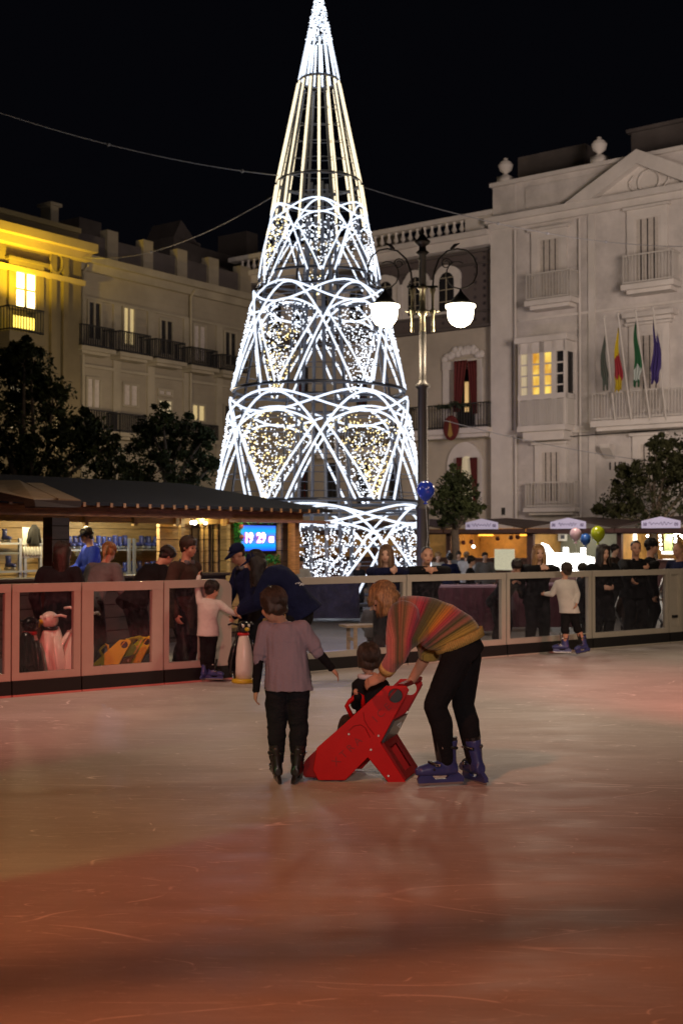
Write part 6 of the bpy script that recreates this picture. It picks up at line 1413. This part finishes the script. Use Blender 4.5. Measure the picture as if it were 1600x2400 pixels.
def woman_extra(root, J):
    V = lambda px, py, dy=0.0: Q(px, py, dy); Yv = Vector((0, 1, 0)); mb = MB()
    # body of the sweater, ringed square to the back line; wide batwing sleeves
    secs = [((926, 1424), (-2, 1), 24, .08), ((944, 1434), (-1, .25), 38, .16), ((968, 1444), (-1, .05), 48, .185), ((1000, 1456), (-1, -.25), 57, .185), ((1030, 1470), (-1, -.6), 61, .175), ((1055, 1484), (-.8, -.9), 61, .17), ((1068, 1494), (-.55, -.9), 60, .168), ((1075, 1505), (-.38, -.92), 58, .168)]
    rs = []
    for (cx, cy), (dx, dy), hp, yr in secs:
        d = Vector((-dy, 0, -dx)); d = Vector((dx, 0, -dy)); perp = Vector((-d.z, 0, d.x)).normalized(); rs.append((V(cx, cy), perp * hp / 363, Yv * yr))
    mb.rings(rs, 28)
    mb.caps(J['shL'], J['elL'].lerp(J['shL'], .25), .105, .085, 16); mb.caps(J['elL'].lerp(J['shL'], .3), J['elL'], .088, .070, 16); mb.caps(J['elL'], J['wrL'].lerp(J['elL'], .42), .068, .050, 16)
    mb.caps(V(975, 1470, -.12), J['elL'].lerp(J['shL'], .3), .10, .075, 16)
    mb.caps(V(990, 1468, .10), V(1006, 1512, .17), .10, .085, 16); mb.caps(V(1006, 1505, .17), V(1004, 1545, .19), .085, .066, 16, flat=True)
    o = fuse(mb, 'striped_sweater', stripes, root, .008, 5, .005, 7, (1, 1, 1), seed=9)
    me = o.data; at_ = me.attributes.new('band', 'FLOAT', 'POINT'); org = ORG[0]; vals = []
    sp_ = [(872, 1440), (918, 1440), (968, 1446), (1004, 1462), (1045, 1484), (1078, 1510), (1104, 1535)]; cum = [0]
    for p, q in zip(sp_, sp_[1:]): cum.append(cum[-1] + math.dist(p, q))
    for v in me.vertices:
        w = v.co + org; px = 800 + w.x / w.y * FPX; py = 1266 - (w.z - 1.57) / w.y * FPX
        # bands fan out from below the chest, as in a sideways drape
        ang = math.atan2(1562 - min(py, 1497 if px < 985 else 1535), px - 935); a0_, a1_ = R(112), R(22)
        vals.append(max(0, min(1, (a0_ - ang) / (a0_ - a1_))))
    at_.data.foreach_set('value', vals)
    # ribbed hem band and cuff
    mb = MB(); d = Vector((-.38, 0, .92)).normalized(); perp = Vector((-d.z, 0, d.x)).normalized(); c0 = V(1070, 1491); c1 = V(1078, 1510)
    for k in range(72):
        a = 2 * math.pi * k / 72; a2 = 2 * math.pi * (k + .5) / 40
        p0 = c0 + perp * 61 / 363 * math.cos(a) + Yv * .172 * math.sin(a); p1 = c1 + perp * 58 / 363 * math.cos(a) + Yv * .168 * math.sin(a); mb.tube([p0, p0.lerp(p1, .5), p1], .009, 6)
    mb.rings([(c0, perp * 60 / 363, Yv * .165), (c1, perp * 58 / 363, Yv * .163)], 30); mb.build('ribbed_hem', cloth('mustard_rib', (.42, .29, .09), .2, 20), o, smooth=True)
    e_, w_ = J['elL'], J['wrL']; d = (w_ - e_).normalized(); mb = MB(); p = e_ + d * (w_ - e_).length * .50; mb.caps(p, p + d * .05, .055, .050, 18, flat=True); mb.build('cuff', cloth('mustard_cuff', (.50, .33, .12), .2, 20), o, smooth=True)
woman = person('person', 'woman bending over the red sled in a rainbow striped sweater and black leggings', J, None, c_black, ('bob', hair_mid), None, (1.0, blue_pl, blue_pl), .008, skin, woman_extra, thin=1.04, pad=.012, wr=.002, curl=(1.0, .45), wide=1.08, face=True, handdir={'R': Vector((-.9, -.1, -.6)), 'L': Vector((-.85, .3, -.35))})
# ---------------------------------------------------------------- toddler in the sled
YT = 8.25
T_ = lambda px, py, dy=0.0: P(px, py, YT + dy)
J = pose((T_(850, 1266).x, YT, 0), 180, .85, child=True)
J.update(pel=T_(868, 1690, .0), mid=T_(870, 1650), nk=T_(864, 1586), hd=T_(863, 1546), shL=T_(842, 1606, 0), shR=T_(896, 1606, 0), elL=T_(834, 1650, -.02), wrL=T_(838, 1632, -.13), elR=T_(905, 1645, .04), wrR=T_(890, 1660, .12), hpL=T_(855, 1690), hpR=T_(885, 1690), knL=T_(812, 1690, .22), knR=T_(850, 1690, .24), anL=T_(790, 1750, .3), anR=T_(820, 1760, .32), hh=.20)
J['s1'] = J['s2'] = ZZ.copy(); J['Rt'] = Vector((1, 0, 0)); J['F'] = Vector((0, 1, 0)); fd = Vector((-.2, .97, -.12)).normalized(); J['fd'] = fd; J['fr'] = fd.cross(ZZ).normalized(); J['fu'] = J['fr'].cross(fd)
def tod_extra(root, J):
    mb = MB(); c = J['nk'] + ZZ * .002; mb.tube([c + Vector((.06 * math.cos(R(a)), .05 * math.sin(R(a)), 0)) for a in range(0, 360, 30)], .018, 8, closed=True); mb.build('collar', c_white, root, smooth=True)
person('person', 'toddler seen from behind sitting in the red sled in a dark jacket', J, c_black, c_brown, ('bowl', hair_brown), None, None, .008, skin, tod_extra, wide=1.15, pad=.016, hem=.0, wr=.004, face=False, curl=(.6, 1.3), handdir={'L': Vector((-.45, -.1, .6))})
# ---------------------------------------------------------------- girl at the gate
g = G(491, 1599); yg = g.y
S_ = lambda px, py, dy=0.0: P(px, py, yg + dy)
J = pose((g.x, yg, 0), 165, 1.04, child=True)
J.update(pel=S_(488, 1480), mid=S_(487, 1445), nk=S_(490, 1402), hd=S_(498, 1383, .0), shL=S_(470, 1412), shR=S_(512, 1414), elL=S_(463, 1382, .08), wrL=S_(466, 1352, .18), elR=S_(533, 1430, -.03), wrR=S_(552, 1440, -.02), hpL=S_(480, 1490), hpR=S_(498, 1490), knL=S_(479, 1535, .0), knR=S_(495, 1535, -.02), anL=S_(480, 1570), anR=S_(497, 1570), hh=.19)
J['s1'] = J['s2'] = ZZ.copy(); J['Rt'] = Vector((1, 0, 0)); J['F'] = Vector((0, 1, 0)); fd = Vector((.75, .6, -.3)).normalized(); J['fd'] = fd; J['fr'] = fd.cross(ZZ).normalized(); J['fu'] = J['fr'].cross(fd); J['tdL'] = Vector((.5, .9, 0)); J['tdR'] = Vector((.9, -.2, 0))
person('person', 'small girl in a pale pink sweater holding the fence rail with one arm raised', J, c_pale, c_black, ('short', hair_dark), None, (.68, blue_pl, blue_pl), .010, skin, wide=1.10, pad=.010, hem=.05, wr=.004, leg_end=.9, flare=.01)
# ---------------------------------------------------------------- boy in black shorts at the right fence
g = G(1337, 1538); yg = g.y
J = pose((g.x, yg, 0), -155, 1.14, child=True)
J.update(pel=S_(1333, 1430), mid=S_(1325, 1398), nk=S_(1321, 1358), hd=S_(1325, 1337), shL=S_(1306, 1368, 0), shR=S_(1342, 1368), elL=S_(1293, 1392, .03), wrL=S_(1278, 1392, .10), elR=S_(1352, 1392), wrR=S_(1350, 1412, -.08), hpL=S_(1326, 1440), hpR=S_(1342, 1438), knL=S_(1322, 1478, -.03), knR=S_(1352, 1476, .03), anL=S_(1322, 1508), anR=S_(1366, 1508, .06), hh=.195)
J['s1'] = J['s2'] = Vector((-.15, 0, 1)).normalized(); J['Rt'] = Vector((1, -.1, 0)).normalized(); J['F'] = Vector((0, 1, 0)); fd = Vector((-.5, .86, 0)).normalized(); J['fd'] = fd; J['fr'] = fd.cross(ZZ).normalized(); J['fu'] = J['fr'].cross(fd); J['tdL'] = Vector((-1, .15, 0)); J['tdR'] = Vector((-.9, -.5, 0)); J['upR'] = Vector((-.15, 0, 1)).normalized()
person('person', 'boy in a pale sweater, black shorts and blue skates reaching for the right fence', J, c_pale, c_black, ('short', hair_brown), None, (.80, blue_pl, blue_pl), .010, skin, wide=1.10, pad=.012, hem=.04, wr=.004, leg_end=.10, flare=.02)
# ---------------------------------------------------------------- rink staff at the gate
g = fpt(566, .1)
S_ = lambda px, py, dy=0.0: P(px, py, g.y + dy)
J = pose((g.x, g.y, 0), -62, 1.70, lean=12, face=(0, 28), hands={'R': (.25, .28, .80), 'L': (-.2, .3, .85)})
dz = J['hd']; sh_ = P(557, 1300, g.y) - J['hd']
for k_ in list(J): 
    if isinstance(J[k_], Vector) and k_ not in ('F', 'Rt', 's1', 's2', 'fd', 'fr', 'fu', 'tdR', 'tdL'): J[k_] = J[k_] + sh_
person('person', 'rink attendant in navy cap and jacket over a pale shirt looking down to the left', J, c_navy, c_black, ('shaved', hair_dark), ('cap', c_navy), 'shoe', .012, skin, hem=.10, coat=c_grey, wide=1.0, pad=.02)
yS = 13.2
S_ = lambda px, py, dy=0.0: P(px, py, yS + dy)
J = pose((P(665, 1266, yS).x, yS, 0), -90, 1.68)
J.update(pel=S_(705, 1425), mid=S_(672, 1375), nk=S_(622, 1340), hd=S_(598, 1318), shR=S_(640, 1358, .16), shL=S_(628, 1362, -.16), elL=S_(600, 1415, -.2), wrL=S_(566, 1430, -.1), elR=S_(620, 1410, .2), wrR=S_(580, 1428, .15), hpL=S_(700, 1440, -.09), hpR=S_(710, 1440, .09), knL=S_(670, 1510, -.1), knR=S_(690, 1515, .1), anL=S_(690, 1592, -.08), anR=S_(715, 1592, .1), hh=.225)
J['s1'] = (J['mid'] - J['pel']).normalized(); J['s2'] = (J['nk'] - J['mid']).normalized(); J['Rt'] = Vector((0, 1, 0)); J['F'] = Vector((-1, 0, 0)); fd = Vector((-.90, -.15, -.38)).normalized(); J['fd'] = fd; J['fr'] = fd.cross(ZZ).normalized(); J['fu'] = J['fr'].cross(fd)
def staff_extra(root, J):
    x = (S_(720, 1400) - S_(640, 1340)); x.y = 0; x.normalize(); zn = Vector((.3, -.35, .88)).normalized(); x = (x - zn * x.dot(zn)).normalized(); y = zn.cross(x)
    text('STAFF', .10, basis(S_(684, 1362, -.12), x, y, zn), .004, c_white, 'lettering', root)
person('person', 'long haired attendant in navy cap bending over the penguin', J, c_navy, c_black, ('long', hair_dark), ('cap', c_navy), 'shoe', .012, skin, staff_extra, hem=.10, wide=1.25, pad=.03, curl=(.8, .8))
# ---------------------------------------------------------------- spectators leaning on the rail
def spect(px, off, deg, H, label, **kw):
    g = fpt(px, off); base = (g.x, g.y, -.06); pk = {k: kw.pop(k) for k in ('lean', 'side', 'hands', 'face', 'child', 'pelvis', 'spine_bend', 'feet') if k in kw}
    J = pose(base, deg, H, footz=.0, **pk)
    top_px = kw.pop('head', None)
    if top_px:   # slide the figure so that the head stands where it should
        hx, hy = top_px; tgt = P(hx, hy, J['hd'].y); d = tgt - J['hd']; 
        for k_ in list(J):
            if isinstance(J[k_], Vector) and k_ not in ('F', 'Rt', 's1', 's2', 'fd', 'fr', 'fu', 'tdR', 'tdL'):
                w = 1.0 if k_ in ('hd',) else .9
                J[k_] = J[k_] + Vector((d.x, 0, d.z if k_ in ('hd', 'nk', 'mid', 'shR', 'shL', 'elR', 'elL', 'wrR', 'wrL') else d.z * (.5 if k_ in ('pel', 'hpL', 'hpR') else 0)))
    for sd, (e_, w_) in (kw.pop('arms', None) or {}).items():
        for nm, (ax, ao, az) in (('el', e_), ('wr', w_)): q = fpt(ax, ao); J[nm + sd] = Vector((q.x, q.y, az))
    kw.setdefault('vox', .016); kw.setdefault('pad', .022); kw.setdefault('hem', .12)
    return person('person', label, J, kw.pop('top', c_black), kw.pop('bottom', c_black), kw.pop('hr', ('short', hair_dark)), kw.pop('hat_', None), 'shoe', sk=kw.pop('sk', skin), **kw)
FA = -38  # facing square through the fence towards the ice
spect(908, .30, -10, 1.64, 'woman with long brown hair leaning on the rail under the light tree', lean=14, hands={'R': (.12, .26, 1.18), 'L': (-.06, .30, 1.17)}, face=(0, 5), hr=('long', hair_lb), top=c_navy, head=(904, 1300), sk=skin_l, arms={'R': ((884, .20, 1.16), (914, .02, 1.19)), 'L': ((948, .16, 1.17), (930, .0, 1.19))})
spect(998, .34, 8, 1.76, 'bald man in a dark jacket leaning on the rail beside the lamp post', lean=30, hands={'R': (.10, .42, 1.16), 'L': (-.10, .44, 1.16)}, face=(0, 2), hr=('shaved', hair_dark), top=c_black, head=(1000, 1303), wide=1.12, coat=c_dark, arms={'R': ((958, .16, 1.17), (1000, -.02, 1.19)), 'L': ((1046, .12, 1.17), (1010, -.04, 1.19))})
spect(1262, .32, 5, 1.66, 'smiling woman with long blonde hair in a dark coat leaning on the right rail', lean=14, hands={'R': (.02, .30, 1.18), 'L': (-.16, .30, 1.18)}, face=(0, 2), hr=('long', hair_blond), top=c_black, head=(1262, 1297), sk=skin_l, coat=c_brown, arms={'R': ((1236, .18, 1.16), (1262, .03, 1.18)), 'L': ((1302, .16, 1.14), (1280, .0, 1.18))})
spect(1212, .55, 40, 1.50, 'hunched person in a black jacket left of the blonde woman', lean=38, hands={'R': (.1, .3, 1.0), 'L': (-.1, .3, 1.0)}, face=(30, 40), hr=('short', hair_dark), head=(1210, 1330))
spect(1410, .35, 15, 1.64, 'woman with dark curly hair and a long black coat behind the right rail', lean=5, hands={'R': (.1, .22, 1.0), 'L': (-.1, .2, 1.0)}, face=(-5, 8), hr=('curly', hair_dark), head=(1414, 1296), hem=.35, sk=skin_l)
spect(1488, .38, 12, 1.76, 'dark haired man in a dark sweater with his arm stretched along the right rail', lean=8, hands={'R': (.22, .2, .95), 'L': (-.28, .30, 1.17)}, face=(10, 4), hr=('shaved', hair_dark), top=c_black, head=(1489, 1285), wide=1.12, coat=c_dark, arms={'L': ((1535, .16, 1.20), (1518, -.02, 1.17)), 'R': ((1462, .22, 1.12), (1476, .10, 1.0))})
spect(1526, .85, 70, 1.76, 'bearded man in a black woolly hat standing in profile behind the others', lean=3, face=(0, 5), hat_=('beanie', c_black), head=(1527, 1281), extra=lambda root, J: None)
spect(1592, .5, -60, 1.74, 'balding man in a dark blue jumper cut off by the right edge', lean=3, face=(0, 8), hr=('shaved', hair_mid), top=c_navy, head=(1588, 1290))
spect(1474, .75, 150, .95, 'small child in a brown coat behind the glass at the man in the dark sweater', child=True, hr=('short', hair_mid), top=c_brown, bottom=c_black, hem=.16, pad=.03)
spect(1335, .7, 100, 1.0, 'child with dark hair standing low behind the boy in black shorts', child=True, hr=('short', hair_dark), top=c_dark, head=(1367, 1335))
spect(1236, .9, 10, 1.55, 'person in a pale patterned coat behind the blonde woman', face=(20, 10), hr=('long', hair_mid), top=c_white, hem=.3, bottom=c_dark, face_=None) if False else None
# ---------------------------------------------------------------- people at the rental hut
spect(148, .9, 170, 1.64, 'woman with dark wavy hair and a dark coat standing behind the left fence panel', face=(60, 15), hr=('long', hair_dark), top=c_dark, head=(150, 1296), hem=.3)
spect(268, 1.5, 150, 1.66, 'blonde customer in a grey jacket bending over the hut counter', lean=35, face=(-20, 30), hr=('tail', hair_blond), top=c_grey, head=(256, 1296), hands={'R': (.1, .4, 1.0), 'L': (-.1, .4, 1.0)})
spect(378, 1.2, 130, 1.66, 'person in black leaning over the hut counter beside the short haired woman', lean=42, face=(10, 40), hr=('short', hair_dark), top=c_black, head=(392, 1304), hands={'R': (.1, .4, .95), 'L': (-.1, .4, .95)}, wide=1.15)
spect(436, .42, 62, 1.70, 'short haired woman in a dark brown coat smiling towards the girl at the gate', lean=6, face=(0, 10), hr=('short', hair_brown), top=c_brown, head=(443, 1283), hem=.25, coat=c_grey, vox=.012)
p = HP.pt(ha(206, 1260, -.9), 0, -.9); J = pose((p.x, p.y, .03), -60, 1.76, lean=5, face=(0, 20), hands={'R': (.2, .35, 1.05), 'L': (-.2, .35, 1.05)}); J['base'] = p
d = P(203, 1256, J['hd'].y) - J['hd']
for k_ in ('hd', 'nk', 'mid', 'shR', 'shL', 'elR', 'elL', 'wrR', 'wrL', 'pel', 'hpL', 'hpR'): J[k_] = J[k_] + d
person('person', 'hut assistant in a cap and bright blue jacket standing behind the counter', J, c_royal, c_black, ('short', hair_dark), ('cap', c_navy), 'shoe', .016, skin, hem=.1, pad=.025)
# ---------------------------------------------------------------- crowd in front of the stalls
crowd = [(1053, 1308, 30, 180, 'person in a dark blue coat and white woolly hat with back to the rink', c_navy, ('pom', c_white), ('short', hair_dark)), (1092, 1302, 31, 170, 'tall person in a pale grey hooded coat between the tables', c_white, ('beanie', c_white), ('short', hair_mid)),
         (1101, 1316, 27, 80, 'dark haired child in profile in a black coat by the tables', c_black, None, ('short', hair_dark)), (1135, 1304, 29, 10, 'woman with a dark topknot and grey scarf at the tables', c_grey, None, ('bun', hair_dark)), (1074, 1300, 33, 0, 'dark haired person seen between the two woolly hats', c_grey, None, ('short', hair_dark)),
         (1025, 1305, 32, 20, 'person in a light pink top just right of the leaning bald man', c_pale, None, ('short', hair_mid)), (1366, 1345, 24, 170, 'dark haired child seen low over the rail right of the boy', c_dark, None, ('short', hair_dark)), (1437, 1288, 26, 60, 'person in a light brown coat behind the curly haired woman', c_brown, None, ('short', hair_dark)),
         (705, 1318, 27, 10, 'seated figure in pink seen through the lower part of the light tree', c_pale, None, ('short', hair_dark)), (838, 1322, 28, 30, 'dark figure seen through the lower part of the light tree', c_dark, None, ('short', hair_dark)), (870, 1440, 17.2, 150, 'child in grey standing beside the pale bench behind the glass', c_grey, None, ('short', hair_mid))]
for px, py, Y, deg, lb, tm, ht, hr_ in crowd:
    hc = P(px, py, Y); H = max(.8, (hc.z + .06) / .93); J = pose((hc.x, Y, -.06), deg, H, child=H < 1.3, face=(0, 8))
    person('person', lb, J, tm, c_dark, hr_, ht, 'shoe', .022, skin_l, hem=.14, pad=.02, group='crowd by the market stalls')
free()

bpy.data.scenes.remove(WS); bpy.data.batch_remove(JUNK)
